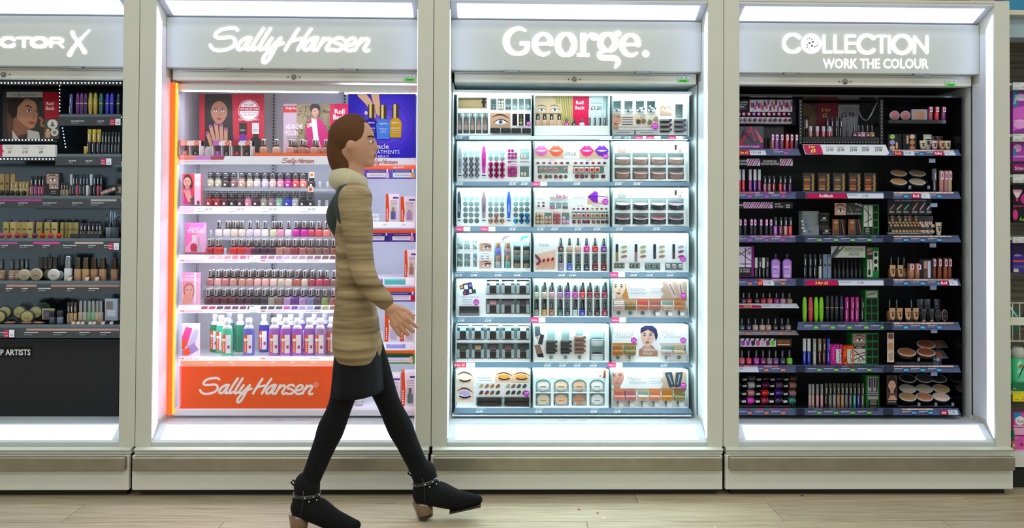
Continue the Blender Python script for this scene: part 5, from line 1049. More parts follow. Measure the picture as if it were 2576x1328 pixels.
for k, (x, t) in enumerate(((1544, 'CONCEALER'), (1591, 'CONCEALER'), (1650, 'LIP'), (1691, 'STICK'))): c.text(t, x, 610, 4.5, '98a0a4', wmax=30)
c.text('Blush', 1693, 603, 5.5, 'a8b0b4', wmax=20)
for x, q, p_ in ((1552, '302c28', '907c50'), (1600, '303030', '907870'), (1647, '283038', '384048'), (1695, '302c34', '584038')):
    c.rect(x-3.4, 614, x+3.4, 634, q); c.rect(x-3.4, 634, x+3.4, 658 if x < 1640 else 651, p_)
    for j in range(3): c.ell(x+18, 621+12*j, 8, 3.6, ('a8a878', 'a89870', '987850') [j] if x < 1680 else ('a89890', '805078', '904860')[j], 10, rot=-12)
sticker(c, 1718, 651, 7.5); c.build('picture_card', o)
for k, (xs, y, w, cc) in enumerate((((1549, 1558, 1567), 668, 8, '504830'), ((1587, 1596, 1606), 668, 8.5, '403c30'), ((1627, 1641, 1655), 670, 9.5, '283038'), ((1680, 1695, 1711), 669, 12.5, '303840'))):
    ends('end_ring', 'concealer', [(x, y) for x in xs], w, w, [(q, cc) for q in ('c8b878', 'd8b888', 'e0b8a0') if 1] if k < 3 else [(q, 'b0b8b8') for q in ('e8c8b0', 'd898a0', 'c8a8b8')], [f'{("concealer", "pen concealer", "lip concealer", "blush stick")[k]} end, {n}, below its picture' for n in CL[:3]], 'concealer', 'concealer ends', Y=YP)
# ---- row 5
fx = (1240, 1277.5, 1315)
o = tray(4, 0, [(1155, 770, 1206, 795), (1222, 703, 1333, 741), (1222, 751, 1333, 789)], what='white tray with create your own palette card and six flip shadows')
c = gcard(o, 1154, 708, 1208, 769, 'f0f2f4'); c.poly([(1163, 714), (1186, 709), (1192, 738), (1170, 743)], '384050'); c.poly([(1167, 718), (1176, 716), (1178, 726), (1169, 728)], 'f0f2f4'); c.poly([(1180, 728), (1186, 727), (1188, 736), (1181, 737)], 'f0f2f4')
for x, y, q in ((1161.5, 722, 'c89058'), (1183, 718, '6868c0'), (1170, 737, 'a03878'), (1192, 733, '405830')): c.poly([(x-6, y-4), (x+4, y-6), (x+6, y+4), (x-4, y+6)], '282c34'); c.poly([(x-4, y-2.6), (x+2.6, y-4), (x+4, y+2.6), (x-2.6, y+4)], q)
c.text('CREATE YOUR OWN', 1157, 749, 4, '90989c', wmax=47); lines(c, 1160, 753, 1190, 4, 4, 'a0a8ac'); c.text('16', 1196, 718, 5.5, 'b0b8bc'); sticker(c, 1198, 760, 7.5); c.build('picture_card', o)
for k in range(3): item('box', 'empty_palette', 1181-.5*k, 47, 7.2, P(1440, 794-7.6*k, YP-.004).z, YP-.004, (('7c8084', '383c40', '282a2e')[k],), f'{("grey", "dark", "black")[k]} empty palette, {("bottom", "middle", "top")[k]} of the stack under the card', 'palette', 'empty palettes', dep=.04)
def flips(xs, ybs, cols, tr, w=36, hh=35):
    k = 0
    for j, yb in enumerate(ybs):
        for i, x in enumerate(xs):
            item('flip', 'shadow_compact', x, w, hh, P(1440, yb, YP).z, YP+.008, (cols[k],), f'black flip shadow compact, {ORD[i]} from left in the {("upper", "lower")[j]} row of {tr}', 'shadow compact', f'flip shadows of {tr}', dep=.045); k += 1
flips(fx, (739, 787.5), ('e8e0e0', 'e8dce0', 'e0e0e0', 'a07078', '605060', '302c38'), 'the six compact tray', w=33)
PX5 = (1349, 1369, 1387.7, 1408.6, 1427, 1446.8, 1464.6, 1483.3, 1502, 1521)
o = tray(4, 1, [(x-7.4, 706, x+7.4, 749) for x in PX5]+[(x-7.4, 751, x+7.4, 794.5) for x in PX5], what='white tray of twenty nail polishes in narrow slots')
C5 = [('c8d0b0', 'd8d0b8', 'd8a8b8', 'b080a8', '8828b0', 'd018b0', 'e02840', '801828', '781020', 'a01058'), ('90988c', 'c0a060', 'a06840', '206860', '203860', 'b0d0cc', '1830c0', '484c50', '201c20', 'a81050')]
for j, yb in enumerate((748.5, 794)):
    for i, x in enumerate(PX5):
        item('polish_plain', 'nail_polish', x, 12.5, 31 if j == 0 else 34, P(1440, yb, YP+.002).z, YP+.002, (C5[j][i],), f'black capped nail polish, {ORD[i]} in the {("upper", "lower")[j]} row of the twenty slots', 'nail polish', 'polishes of the twenty slot tray', dep=.025)
        if (i+j) % 5 not in (0, 3): item('polish_plain', 'nail_polish', x+1.5, 12.5, 33 if j == 0 else 35, P(1440, yb, YP+.002).z+.006, YP+.032, (C5[j][i],), f'raised nail polish behind the {ORD[i]} one of the {("upper", "lower")[j]} twenty slot row', 'nail polish', 'polishes of the twenty slot tray', dep=.02)
def wavy(c, x0, y0, y1, q): c.poly([(x0, y0), (x0+6, y0+(y1-y0)*.25), (x0-3, y0+(y1-y0)*.5), (x0+7, y0+(y1-y0)*.72), (x0-2, y1), (x0+90, y1), (x0+90, y0)], q)
def boxes(o, xs, yu, yl, cu, cl, nm, w=25):
    for k, x in enumerate(xs):
        if cu[k]: item('end_carton', 'foundation_box', x-1, w, 8.5, P(1440, yu+4.5, YP+.012).z, YP+.012, (cu[k],), f'foundation carton, {ORD[k]} from left, behind the front row of {nm}', 'carton', f'cartons of {nm}', dep=.03)
        item('end_carton', 'foundation_box', x, w+1, 11.5, P(1440, yl+6, YP-.012).z, YP-.012, (cl[k],), f'foundation carton, {ORD[k]} from left in the front row of {nm}', 'carton', f'cartons of {nm}', dep=.036)
FX = (1556.5, 1585.4, 1616.7, 1648, 1679.4, 1710)
cu, cl = ('f0ece8', 'd0a078', 'd86058', 'b87068', None, 'c88048'), ('d0b8b8', '887840', 'd08068', 'c08070', 'd8b8a0', 'c88850')
o = tray(4, 2, [(x-14, 758, x+14, 779) for x in FX], [(x, 787, 5.6) for x in FX], what='white foundation tray with a laughing blonde woman banner')
c = gcard(o, 1538, 708, 1728, 751, 'ecedf0'); c.poly([(1563, 708), (1574, 715), (1582, 751), (1565, 751)], 'c08848'); face(c, 1556, 725, 34, 'e8ccb4', '90602c', lips='b85050', hairtop=0); c.text('Natural', 1581, 731, 10, 'a8acb0', wmax=46); c.text('FOUNDATION', 1584, 740, 5, '989ca0', wmax=42); lines(c, 1634, 725, 1666, 4, 3.6, 'b0b4b8'); wavy(c, 1664, 708, 751, 'b89c88')
for x0, x1, r_ in ((1680, 1698, .25), (1706, 1716, -.25)): c.poly([(x0-4, 711), (x0+10, 708), (x1+6, 748), (x1-4, 751)], 'c8b0a8'); c.line([(x0+5, 716), (x1, 742)], 2.5, '806c6c')
sticker(c, 1719, 744, 7.5); c.build('picture_card', o)
c = gcard(o, 1538, 751.5, 1728, 756.5); [c.rect(1538+31.6*k, 751.5, 1569+31.6*k, 756.5, q) for k, q in enumerate(('c8b098', 'b8a078', 'c87858', 'b87848', 'b09878', 'c87830'))]; c.build('shade_strip', o)
boxes(o, FX, 760, 772.5, cu, cl, 'the laughing woman tray')
ends('tube_foot', 'foundation_tube', [(x+3, 786) for x in FX[3:]], 13, 15, [('f0f0ee', 'a0b0b4')], [f'white tube foot poking out, {ORD[k]} of three under the laughing woman tray' for k in range(3)], 'tube', 'tube feet', Y=YP+.002)
# ---- row 6
fx = (1164.6, 1202, 1240, 1278, 1316)
o = tray(5, 0, [(1147.5+1.5, 815, 1335, 855), (1149, 862, 1335, 902)], what='white tray of ten black flip shadow compacts in two rows')
flips(fx, (853.5, 900.5), ('7cb0e0', '88a8e0', 'b8e8d8', '80e0a8', 'e8e0d0', '384830', '9c8060', '584048', '68483c', '303440'), 'the ten compact tray', w=31)
WX = (1386.5, 1422.7, 1457.6)
o = tray(5, 1, [(x-10, 820, x+10, 887) for x in WX]+[(1483, 834.6, 1521, 911)], [(x, 898.5, 5.4) for x in WX], what='white tray of wedge compacts beside a make-up sponge picture')
c = gcard(o, 1344, 819, 1370, 899, 'f0f2f2'); c.poly([(1345, 821), (1358, 820), (1360, 843), (1346, 847)], '586068'); c.poly([(1347, 847), (1356, 845), (1354, 857)], 'd8a898'); c.poly([(1360, 840), (1369, 843), (1364, 868), (1353, 864)], '383c44'); c.poly([(1344, 868), (1358, 866), (1366, 890), (1350, 892)], '907468'); c.poly([(1350, 892), (1366, 888), (1368, 899), (1353, 898)], '282828'); c.build('picture_card', o)
for k, x in enumerate(WX):
    n = (3, 3, 4)[k]; q = ('14181c',) if k < 2 else ('805c50',)
    ends('wedge', 'compact', [(x+1, 883-11.3*j) for j in range(n)], 28, 11, q, [f'{("black", "black", "brown")[k]} wedge compact, {ORD[j]} from the bottom of the {CL[k]} stack, sponge picture tray' for j in range(n)], 'compact', f'{("black", "black", "brown")[k]} wedges', Y=YP-.001, dep=.03)
for j, yb in enumerate((872, 909)): item('powder', 'powder_compact', 1502, 33, 25, P(1440, yb, YP+.012).z+.004, YP+.018, (('485860', '20282e')[j], ('c8d8dc')), f'{("grey", "black")[j]} lidded round compact, {("upper", "lower")[j]} of two beside the brown wedges', 'compact', 'round compacts', dep=.055)
o = tray(5, 2, [(1540, 869, 1600, 892), (1663, 869, 1725, 892)], [(x, 898.5, 5.4) for x in (1553.8, 1585, 1677.7, 1708)], what='white foundation tray with a dark-haired portrait between two cards')
for x0, x1, t, w_2 in ((1536.5, 1602.5, 'Natural', 50), (1660, 1726.5, 'Matt', 38)):
    c = gcard(o, x0, 821, x1, 868, 'e8ecef'); c.text(t, x0+7, 844, 12, 'a8b0b8', wmax=w_2); c.text('FOUNDATION', x0+11, 850, 5, '989ca0', wmax=42)
    cs = ('c08030', '987840') if x0 < 1600 else ('c8b8a8', 'c8b8a0'); c.rect(x0, 863, (x0+x1)/2, 868, cs[0]); c.rect((x0+x1)/2, 863, x1, 868, cs[1]); sticker(c, x1-8, 856, 7.5); c.build('picture_card', o)
c = gcard(o, 1607, 819, 1655, 896.5, 'e8e8f0'); c.poly([(1607, 880), (1622, 868), (1640, 868), (1655, 884), (1655, 896.5), (1607, 896.5)], 'a88068'); face(c, 1629, 848, 35, 'e0b8a4', '383048', lips='a86060', hairtop=0, eye='4858a8')
c.poly([(1611, 838), (1612, 825), (1622, 819), (1642, 819), (1652, 828), (1655, 845), (1650, 858), (1646, 838), (1630, 828)], '303058'); c.text('"Flawless', 1613, 882, 8, 'f0ecec', wmax=38); c.text('Finish"', 1619, 892, 8, 'f0ecec', wmax=26); c.build('portrait_card', o)
boxes(o, (1553.8, 1585), 872, 886, ('b87028', '988048'), ('c07830', '988850'), 'the natural foundation card'); boxes(o, (1677.7, 1708), 872, 886, (None, 'c8b090'), ('c8b8b0', 'd8c0a0'), 'the matt foundation card')
ends('tube_foot', 'foundation_tube', [(1588, 897), (1680, 897)], 12, 14, [('e8ece8', 'a0b0b4')], ['white tube foot under the natural foundation card', 'white tube foot under the matt foundation card'], 'tube', 'tube feet', Y=YP+.002)
# ---- row 7
o = tray(6, 0, [(1197.5, 1000, 1264.5, 1020), (1267, 1000, 1333, 1020)], what='bottom white tray with closed eye pictures and shadow swatches')
for y0, y1, ld in ((932, 969, 'f0d8b8'), (972, 1011, 'b8a8d0')): c = gcard(o, 1146.5, y0, 1191, y1); eyep(c, 1146.5, y0, 1191, y1, 'e8c8b4', lid=ld, brow='58404c', closed=True); c.line([(1146.5, (y0+y1)/2+1), (1164, (y0+y1)/2+3)], 3, 'f0f0f0'); c.build('picture_card', o)
c = gcard(o, 1198, 933, 1334, 998, 'f2f4f4'); eyep(c, 1245, 934, 1290, 962, 'e0b898', lid='d89848', brow='503c38', closed=True); eyep(c, 1289, 934, 1334, 962, 'e0b898', lid='d89848', brow='604438', closed=True)
c.text('Eye', 1213, 945, 6, '98d0c8'); c.text('SHADOW', 1201, 953, 5.6, '78808a', wmax=38); lines(c, 1204, 957, 1238, 1, 2); c.rect(1198, 963, 1334, 998, 'e4e4e2'); c.rect(1265, 963, 1265.8, 998, 'f8f8f8')
for j, (y, cs) in enumerate(((971.5, 'b0a070 a07058 a87838 985830 a8a880 806058 506048 485050'.split()), (987.5, '504838 884040 705838 404838 404838 384038 484c48 485048'.split()))):
    for x, q in zip((1210.6, 1224.7, 1238.3, 1252.5, 1277.8, 1291.5, 1305.3, 1319.5), cs): c.poly([(x-6, y+5), (x-4, y-2), (x+1, y-6), (x+6, y-4), (x+4, y+3), (x-1, y+5)], q)
sticker(c, 1325, 990, 7.5); c.build('picture_card', o)
for k, x in enumerate((1231, 1300)):
    for j in range(2): item('box', 'shadow_palette', x, 61, 8.5, P(1440, 1018.5-9.5*j, YP-.01).z, YP-.008, ('1c2026',), f'slim black shadow palette, {("lower", "upper")[j]} of the {("left", "right")[k]} pair', 'palette', 'slim black palettes', dep=.045)
xs = (1366.6, 1411.7, 1457, 1502)
o = tray(6, 1, [(x-19, y, x+19, y+35) for x in xs for y in (952, 989)], what='bottom white tray of eight round pressed powders')
c = gcard(o, 1346, 930, 1525, 951, 'f2f6f6'); c.ell(1364, 941, 11.5, 10.5, 'e8d8d0'); c.ell(1364, 941, 10, 9, 'e0d0cc'); c.ell(1385, 938, 9.5, 9, 'e8c0b8'); c.text('COLLECTION', 1413, 948, 4.5, 'b0d0cc', wmax=42); face(c, 1510, 938, 20, 'f0dcd4', '302428', lips='b02840', hairtop=0); c.poly([(1519, 931), (1524, 931), (1524, 951), (1517, 951)], '8c5030'); c.build('picture_card', o)
for j, y in enumerate((969, 1004)):
    for i, x in enumerate(xs):
        z = P(x, y+16, YP+.006).z
        item('compact', 'powder_compact', XZ(x, YP+.006, z), 37, 30, z, YP+.006, ('f4f0ec f4dcc0 e8c0a0 f4f4f4 e0ccb0 e8b898 c08868 e8eaec'.split()[j*4+i], '8ca0a4'), f'round pressed powder facing out, {ORD[i]} of the {("upper", "lower")[j]} row', 'compact', 'round pressed powders', bypx=False, dep=.06, rx=-.12)
        [(q_ := MB(), q_.box(P(x+s-4, 900, YP).x, P(x+s+4, 900, YP).x, YP-.022, YP-.019, P(x, y+17, YP-.02).z, P(x, y+8, YP-.02).z, 'c8d8dc', bev=.002), q_.build('clip', 'acrylic', o)) for s in (-12, 12)]
FX = (1557.6, 1585.5, 1618, 1647.5, 1678.5, 1708.6)
o = tray(6, 2, [(x-14, 983, x+14, 1007) for x in FX], [(x-1, 1012, 5.6) for x in FX], what='bottom white foundation tray with a dark-eyed woman banner')
c = gcard(o, 1536.5, 935, 1727, 977, 'eaeef0'); face(c, 1552, 950, 36, 'c89080', '40283c', lips='c08078', hairtop=0, eye='5050a0'); c.text('Matte', 1579, 957, 11, 'a8b0b8', wmax=48); c.text('FOUNDATION', 1583, 965, 5, '989ca0', wmax=42); lines(c, 1632, 948, 1668, 5, 3.8, 'b0b4b8'); wavy(c, 1664, 935, 977, 'c0a890')
for x0, x1 in ((1680, 1690), (1708, 1704)): c.poly([(x0-8, 937), (x0+10, 935), (x1+8, 972), (x1-6, 976)], '3c4650'); c.line([(x0+2, 943), (x1+1, 966)], 2.5, '98a4ac')
sticker(c, 1719, 970, 7.5); c.build('picture_card', o)
c = gcard(o, 1536.5, 977.5, 1727, 982.5); [c.rect(1536.5+31.6*k, 977.5, 1568+31.6*k, 982.5, q) for k, q in enumerate(('c08858', 'b08058', 'b0a080', 'c88038', 'c08840', '886040'))]; c.build('shade_strip', o)
boxes(o, FX, 986, 1000, ('d07060', 'b87078', None, 'd08050', 'c08028', '887038'), ('e09088', 'c88888', 'd8b8a0', 'e0987c', 'd09040', '98905c'), 'the dark-eyed woman tray')
ends('tube_foot', 'foundation_tube', [(x+2, 1014) for x in FX], 15, 19, [('f0f0ee', '90a4a8')], [f'white tube foot, {ORD[k]} of six poking out of the bottom right tray' for k in range(6)], 'tube', 'tube feet', Y=YP+.002)
# ================================================================ fourth cabinet (black interior)
K = CB[3][0]
X4 = CB[3][0].location.x
def stick(kind, name, xs, w, yt, yb, z, Y, cols, lab, cat, grp, **k):
    for i, x in enumerate(xs):
        cc = cols[i % len(cols)]; cc = cc if isinstance(cc, tuple) else (cc,)
        lb = lab[i] if isinstance(lab, list) else (f'{lab}, {ORD[i]} from left' if len(xs) > 1 else lab)
        item(kind, name, x, w, yb-yt, z, Y, cc, lb, cat, grp if len(xs) > 1 else None, **k)
a_, b_ = P(1842, 600, .21).x, P(2416, 600, .21).x
for nm, bx in (('top_panel', (a_, b_, .2, .48, ZP(2150, 244, .2), ZP(2150, 239, .2))), ('inner_side_panel', (b_+.001, b_+.006, .2, .48, ZA+.001, ZP(2150, 240, .2)))):
    mb = MB(); mb.box(*bx, '101114'); mb.build(nm, 'gloss', K)
SL = '566080'
def ctk(seed, x0, x1, accent, kind='b'):
    rr = random.Random(seed)
    def f(c):
        y0, y1 = c.y0, c.y1; h = y1-y0
        x = x0
        while x < x1-8: w = rr.uniform(12, 22); w = min(w, x1-x); c.rect(x, y0+h*.06, x+w-1, y0+h*.28, rr.choice(accent)); x += w
        x = x0+2
        while x < x1-26: c.text(rr.choice(('COLOUR', 'VELVET KISS', 'FOUNDATION', 'SCULPTED', 'LIP GLOSS', 'CONCEALER')) if 0 else '', 0, 0, 1, 'white') if 0 else None; chunks(c, x, y0+h*.4, x+22, y0+h*.52, 'c0c8d8', 3); chunks(c, x, y0+h*.6, x+16, y0+h*.68, '8898b0', 3); c.rect(x+24, y0+h*.55, x+34, y0+h*.82, {'b': '48b8f0', 'g': '78d838', 'm': 'd050c0', 'o': 'f08858'}[kind]); x += 42
    return f
def tickets(c, lst):
    y0, y1 = c.y0, c.y1
    for x0, x1, k, t in lst:
        h = y1-y0
        if k == 'red': c.poly([(x0, y0+h*.25), (x1, y0+h*.25), (x1+3, y1-1), (x0+3, y1-1)], 'c01850'); c.text(t, (x0+x1)/2+1, y1-h*.22, h*.4, 'f8e840' if '\u00a3' in t else 'white', 'c', wmax=(x1-x0)*.75, bold=.02)
        if k == 'white': c.poly([(x0, y0+h*.25), (x1, y0+h*.25), (x1+3, y1-1), (x0+3, y1-1)], 'd4dae4'); c.text(t, (x0+x1)/2, y1-h*.25, h*.36, '303440', 'c', wmax=(x1-x0)*.5); lines(c, x0+3, y0+h*.4, x0+(x1-x0)*.3, 2, 2)
        if k == 'dark': c.rect(x0, y0+1, x1, y1-1, '2c3244')
PK = ['c890b8', 'e0a0a8', 'b05880', '905090', 'd86878', '684078']; GN = ['38404c', '485060', '303844', '584858', '687080']; BG = ['d8b8a8', 'e8c8b8', 'c8a898', 'e0c0b0']
C4 = [(377, 391, (1846, 2006), 1), (377, 391, (2234, 2413), 2)]
def mk4(key, x0, x1, yt, yb, lab, *fs, col=SL, **k):
    def f(c):
        for g in fs: g(c)
    return shelf('shelf', lab, x0, x1, yt, yb, .2, .15, railcol=col, col='1c1e24', drawf=f, **k)[1]
T = lambda l: (lambda c: tickets(c, l))
k1 = mk4(1, 1846, 2008, 374, 391, 'black shelf with purple price rail under the pop of colour card', ctk(1, 1946, 2000, PK, 'm'), T([(1852, 1885, 'red', '2 for \u00a35'), (1885, 1925, 'white', '\u00a32.98')]))
k1r = mk4(2, 2235, 2411, 376, 392, 'black shelf with price rail under the squeeze tubes, right column', ctk(2, 2245, 2400, BG), T([(2248, 2268, 'red', '2 for \u00a35'), (2272, 2298, 'white', '2.98'), (2348, 2372, 'red', 'RollBack'), (2374, 2400, 'white', '2.')]))
k2 = mk4(3, 1846, 2411, 482, 500, 'black shelf under the honeycomb shadow palettes', ctk(3, 1855, 2000, PK, 'm'), ctk(31, 2248, 2400, BG), T([(2003, 2026, 'dark', ''), (2028, 2128, 'red', 'RollBack'), (2130, 2222, 'white', '2.98'), (2223, 2247, 'dark', ''), (2293, 2314, 'red', 'Roll'), (2316, 2338, 'white', '2.')]))
k3 = mk4(4, 1846, 2411, 592, 609.5, 'black shelf under the concealer stand and brow displays', ctk(4, 1855, 2000, PK, 'm'), ctk(41, 2030, 2220, GN, 'g'), ctk(42, 2248, 2400, BG), T([(2003, 2026, 'dark', ''), (2223, 2247, 'dark', '')]))
k4 = mk4(5, 1846, 2411, 701, 719, 'black shelf under the two lilac remover bottles', ctk(5, 1855, 2000, PK, 'o'), ctk(51, 2248, 2400, BG), T([(2003, 2022, 'dark', ''), (1905, 1918, 'red', '\u00a35'), (1918, 1945, 'white', '2.98'), (2026, 2106, 'red', '2 for \u00a35'), (2108, 2222, 'white', '2.98'), (2223, 2247, 'dark', ''), (2364, 2384, 'red', 'Roll'), (2386, 2408, 'white', '2.')]))
k5 = mk4(6, 2008, 2411, 810, 830, 'black shelf under the lime and coral mascaras', ctk(6, 2022, 2220, GN, 'g'), ctk(61, 2248, 2400, BG), T([(2223, 2245, 'dark', '')]))
k5a = mk4(7, 1846, 2004, 763.5, 775, 'narrow white railed shelf under the upper black capped polishes', T([(1846, 1914, 'red', '3 for \u00a35'), (1916, 1998, 'white', '\u00a33.98')]), col='d0d0d8', back=.36)
k5b = mk4(8, 1846, 2003, 831, 843, 'narrow grey railed shelf under the lower black capped polishes', ctk(8, 1850, 1998, ['585458', '686064'], 'o'), col='8c8488', back=.36)
k6 = mk4(9, 1846, 2411, 918.5, 937, 'black shelf under the false lashes and bronzing powders', ctk(9, 1855, 2000, PK, 'o'), ctk(91, 2030, 2220, GN, 'g'), ctk(92, 2248, 2400, BG), T([(2003, 2026, 'dark', ''), (1856, 1906, 'white', ''), (2223, 2247, 'dark', '')]))
k7 = mk4(10, 1846, 2411, 1026.5, 1044, 'bottom black shelf under the lying polishes and pressed powders', ctk(10, 1855, 1996, ['904098', 'c05078', '7058a0', '388888'], 'o'), ctk(101, 2030, 2210, GN, 'g'), ctk(102, 2268, 2350, BG), T([(2003, 2024, 'dark', ''), (2223, 2247, 'dark', ''), (2366, 2382, 'red', 'any'), (2384, 2408, 'white', '2.98')]))
# hanging shelf talkers (clear grey tabs)
for j, (x, y) in enumerate(((2345, 404), (2350, 516), (2347, 617), (2348, 724), (2350, 833), (2350, 940))):
    c = Card(x-8, y-5, x+8, y+5, .19, col='a8b4d0', th=.001); c.build('shelf_tab', label=f'small pale tab hanging below a black cabinet shelf, {ORD[j]} from the top', cat='tab', group='hanging pale tabs')
# ---- left column
c = Card(1846, 250, 2003, 314, .27, col='101013', th=.05); c.text('LONG LASTING', 1881, 259.5, 4.4, 'f0f0f4', 'r', wmax=32, bold=.02); c.text('COLOUR AND', 1879, 265, 4.2, 'f0f0f4', 'r', wmax=28); c.text('HYDRATION', 1873, 270.5, 4.2, 'f0f0f4', 'r', wmax=24, bold=.02)
c.line([(1856, 275), (1880, 273)], 2, '9838a8'); c.rect(1886, 251, 1993, 281, 'e8e8ee')
for k in range(22):
    x = 1890+k*4.8; q = ('b03858', 'd05060', '703060', 'a040a0', 'c04878', '402848')[k*5 % 6]; up = k % 2
    y = 262+(k*7 % 9); c.rect(x-2.2, (y if up else 251), x+2.2, (281 if up else y), 'c8c8d0'); c.rect(x-2, (y-8 if up else y-3), x+2, (y+2 if up else y+6), q); c.ell(x, (y-8 if up else y+6), 2, 4, q, 8)
for x, q in zip((1859, 1871, 1884, 1896.7, 1909, 1921.6, 1934.6, 1947, 1959.7, 1972.5, 1985), ('c07888', 'c87078', 'c87080', '9050c0', 'd038b0', 'c87898', 'd07890', 'a04868', 'b86090', 'c83048', '583058')):
    c.ell(x, 286.7, 4.3, 4.3, q); c.ell(x, 286.7, 2.2, 2.2, 'e0c8d0', 8)
c.build('header_block', label='black header block with a strip of standing lipstick pictures', cat='display header')
o = thing('lipstick_rack', 'silver rack under the black header block holding eleven lipstick ends', 'rack', P(1925, 311, .235)); mb = MB(); a, b = P(1846, 311, .24).x, P(1993, 311, .24).x; mb.box(a, b, .24, .268, ZP(1925, 311, .24), ZP(1925, 294.5, .24), 'c8c8d0', bev=.006); mb.build('rack_body', 'gloss', o)
mb = MB(); mb.box(a+.01, b-.01, .325, .335, k1+.0005, ZP(1925, 311, .33), '101013'); mb.build('support_panel', 'gloss', o)
stick('end_ring', 'lipstick', (1861, 1873.6, 1886, 1898.6, 1912, 1924, 1937.5, 1949, 1962, 1975, 1987), 9.5, 297, 306.5, ZP(1925, 307, .24), .237, [(q, '382030') for q in ('b088b8', 'c07078', 'c87078', '8048c0', 'd828b0', 'c070a0', 'c05890', '703050', 'b05080', 'b82840', '402040')], 'lipstick end facing out in the silver rack', 'lipstick', 'rack lipsticks')
c = Card(1846, 318, 1921, 374, .23, col='505058', th=.003); 
for (p, q, w1, w2, c1) in (((1848, 345), (1858, 318), 7, 3, '602860'), ((1866, 345), (1874, 320), 5, 2, '301828'), ((1883, 332), (1862, 362), 2, 9, 'c02040'), ((1874, 335), (1896, 360), 8, 2, '602048'), ((1888, 320), (1900, 352), 6, 2, 'c03068'), ((1900, 325), (1916, 355), 2, 9, 'c86070')): c.line([(p[0], p[1], w1), (q[0], q[1], w2)], 1, c1)
c.ell(1884, 331, 3, 3, 'e03048'); c.ell(1900, 351, 3, 3, 'd03068'); c.rect(1846, 365, 1921, 372, '981890'); c.text('CREATE A POP OF COLOUR', 1858, 370.8, 4.6, 'f8e8f8', wmax=52, bold=.01); c.build('picture_card', label='grey card picturing scattered lip glosses, reading pop of colour', cat='card')
stick('tube_tag', 'lip_gloss', (1943, 1954, 1966.5, 1979.8, 1991, 2003), 8.5, 334.5, 373.6, k1, .23, [('b06858', '58405c'), ('a048b8', 'a048b8'), ('804060', '604058'), ('e03030', 'b02040'), ('901838', '702038'), ('483048', '382838')], 'tagged lip gloss beside the pop of colour card', 'lip gloss', 'tagged lip glosses')
def ban(x0, y0, x1, y1, t, pics, lab, col='26262c', tx=None, tc='f0f0f4', Y=.19):
    c = Card(x0, y0, x1, y1, Y, col=col, th=.003); h = y1-y0
    for a, b in pics:
        c.rect(a, y0, b, y1, 'd8d0e0')
        for k in range(int((b-a)/6)): x = a+3+k*6; c.line([(x-4, y1), (x+5, y0+1)], 2.6, ('8c3868', 'a83050', '6c3070', 'b860b0')[k % 4])
    for (x, y, s, w) in t: c.text(s, x, y0+y*h, h*.27, tc, 'c', wmax=w, bold=.01)
    return c, lab
def fb(t): t[0].build('banner', label=t[1], cat='banner')
fb(ban(1846, 399, 1994, 417, [(1870, .45, 'RS GROOVIL', 22), (1868, .85, 'R YOUR POUT', 24), (1937, .5, 'BOLD MATTE LOOK', 34), (1937, .85, 'WITH A SOFT VELVET FINISH', 46)], [(1879, 1912), (1962, 1994)], 'dark banner reading bold matte look with two gloss pictures'))
fb(ban(1846, 508, 1995, 524, [(1863, .6, 'NCED', 10), (1957, .45, 'LOCK', 14), (1960, .85, "N' HOLD", 20), (1982, .6, '6 HOUR', 12), (1982, .95, 'WEAR', 10)], [(1870, 1943)], 'dark banner with a wide swatch picture and six hour wear text'))
c, lab = ban(1846, 851, 1992, 872, [], [], 'banner picturing tilted nail polishes with an orange lettered end'); c.rect(1863, 851, 1952, 872, 'd8d4dc')
for k, q in enumerate(('8c48a0', 'a040a8', '282830', 'c04870', 'c8a0c8', '703848', '60c830')): x = 1870+k*12.5; c.line([(x+5, 852), (x+1, 860)], 4, '202024'); c.poly([(x-6, 858), (x+3, 856), (x+5, 867), (x-4, 871)], q)
c.rect(1953, 852, 1991, 871, '382c24'); c.text('SALON STYLE GEL', 1956, 859, 3.8, 'f09040', wmax=31); c.text('NAILS IN A FLASH', 1956, 863.5, 3.8, 'f09040', wmax=31); c.rect(1956, 865.5, 1987, 868, 'f8c090'); fb((c, lab))
g = 'lip glosses on the second black shelf'
stick('tube', 'lip_gloss', (1860, 1870, 1887, 1899, 1910), 7.8, 425, 481, k2, .23, [('e02848', 'd8d8e0'), ('e01830', 'c8c8d0'), ('b03090', 'd0d0d8'), ('5830b8', 'f0e8f0'), ('a03070', 'c8d8d0')], ['red lip gloss with silver cap nearest the stile', 'scarlet lip gloss with silver cap, second shelf', 'magenta lip gloss with silver cap, second shelf', 'violet lip gloss with white cap, second shelf', 'plum lip gloss with tall pale cap, second shelf'], 'lip gloss', g)
stick('tube', 'matte_lip_colour', (1924, 1935, 1946.7, 1963, 1974, 1987), 7.8, 441, 481, k2, .23, [(q, '24262c') for q in ('c86088', 'b07068', '981838', 'e83030', '803070', '582868')], 'black capped lip colour tube, second black shelf', 'lip colour', g)
stick('tube_tag', 'lip_gloss', (1862, 1874, 1889.7, 1899, 1914, 1927.7, 1939), 7.5, 550, 591, k3, .23, [('242838', '6c3888'), ('2c3038', '8c3080'), ('282c34', 'a04070')], 'black based lip gloss with white and pink tag, third shelf', 'lip gloss', 'black based lip glosses')
stick('tube', 'lip_crayon', (1950.6, 1964, 1976, 1988), 9.5, 545, 591, k3, .23, [(q, '1c1e24') for q in ('c060d8', '804060', 'd88880', 'e04048')], 'black capped lip crayon, third shelf', 'lip crayon', 'lip crayons')
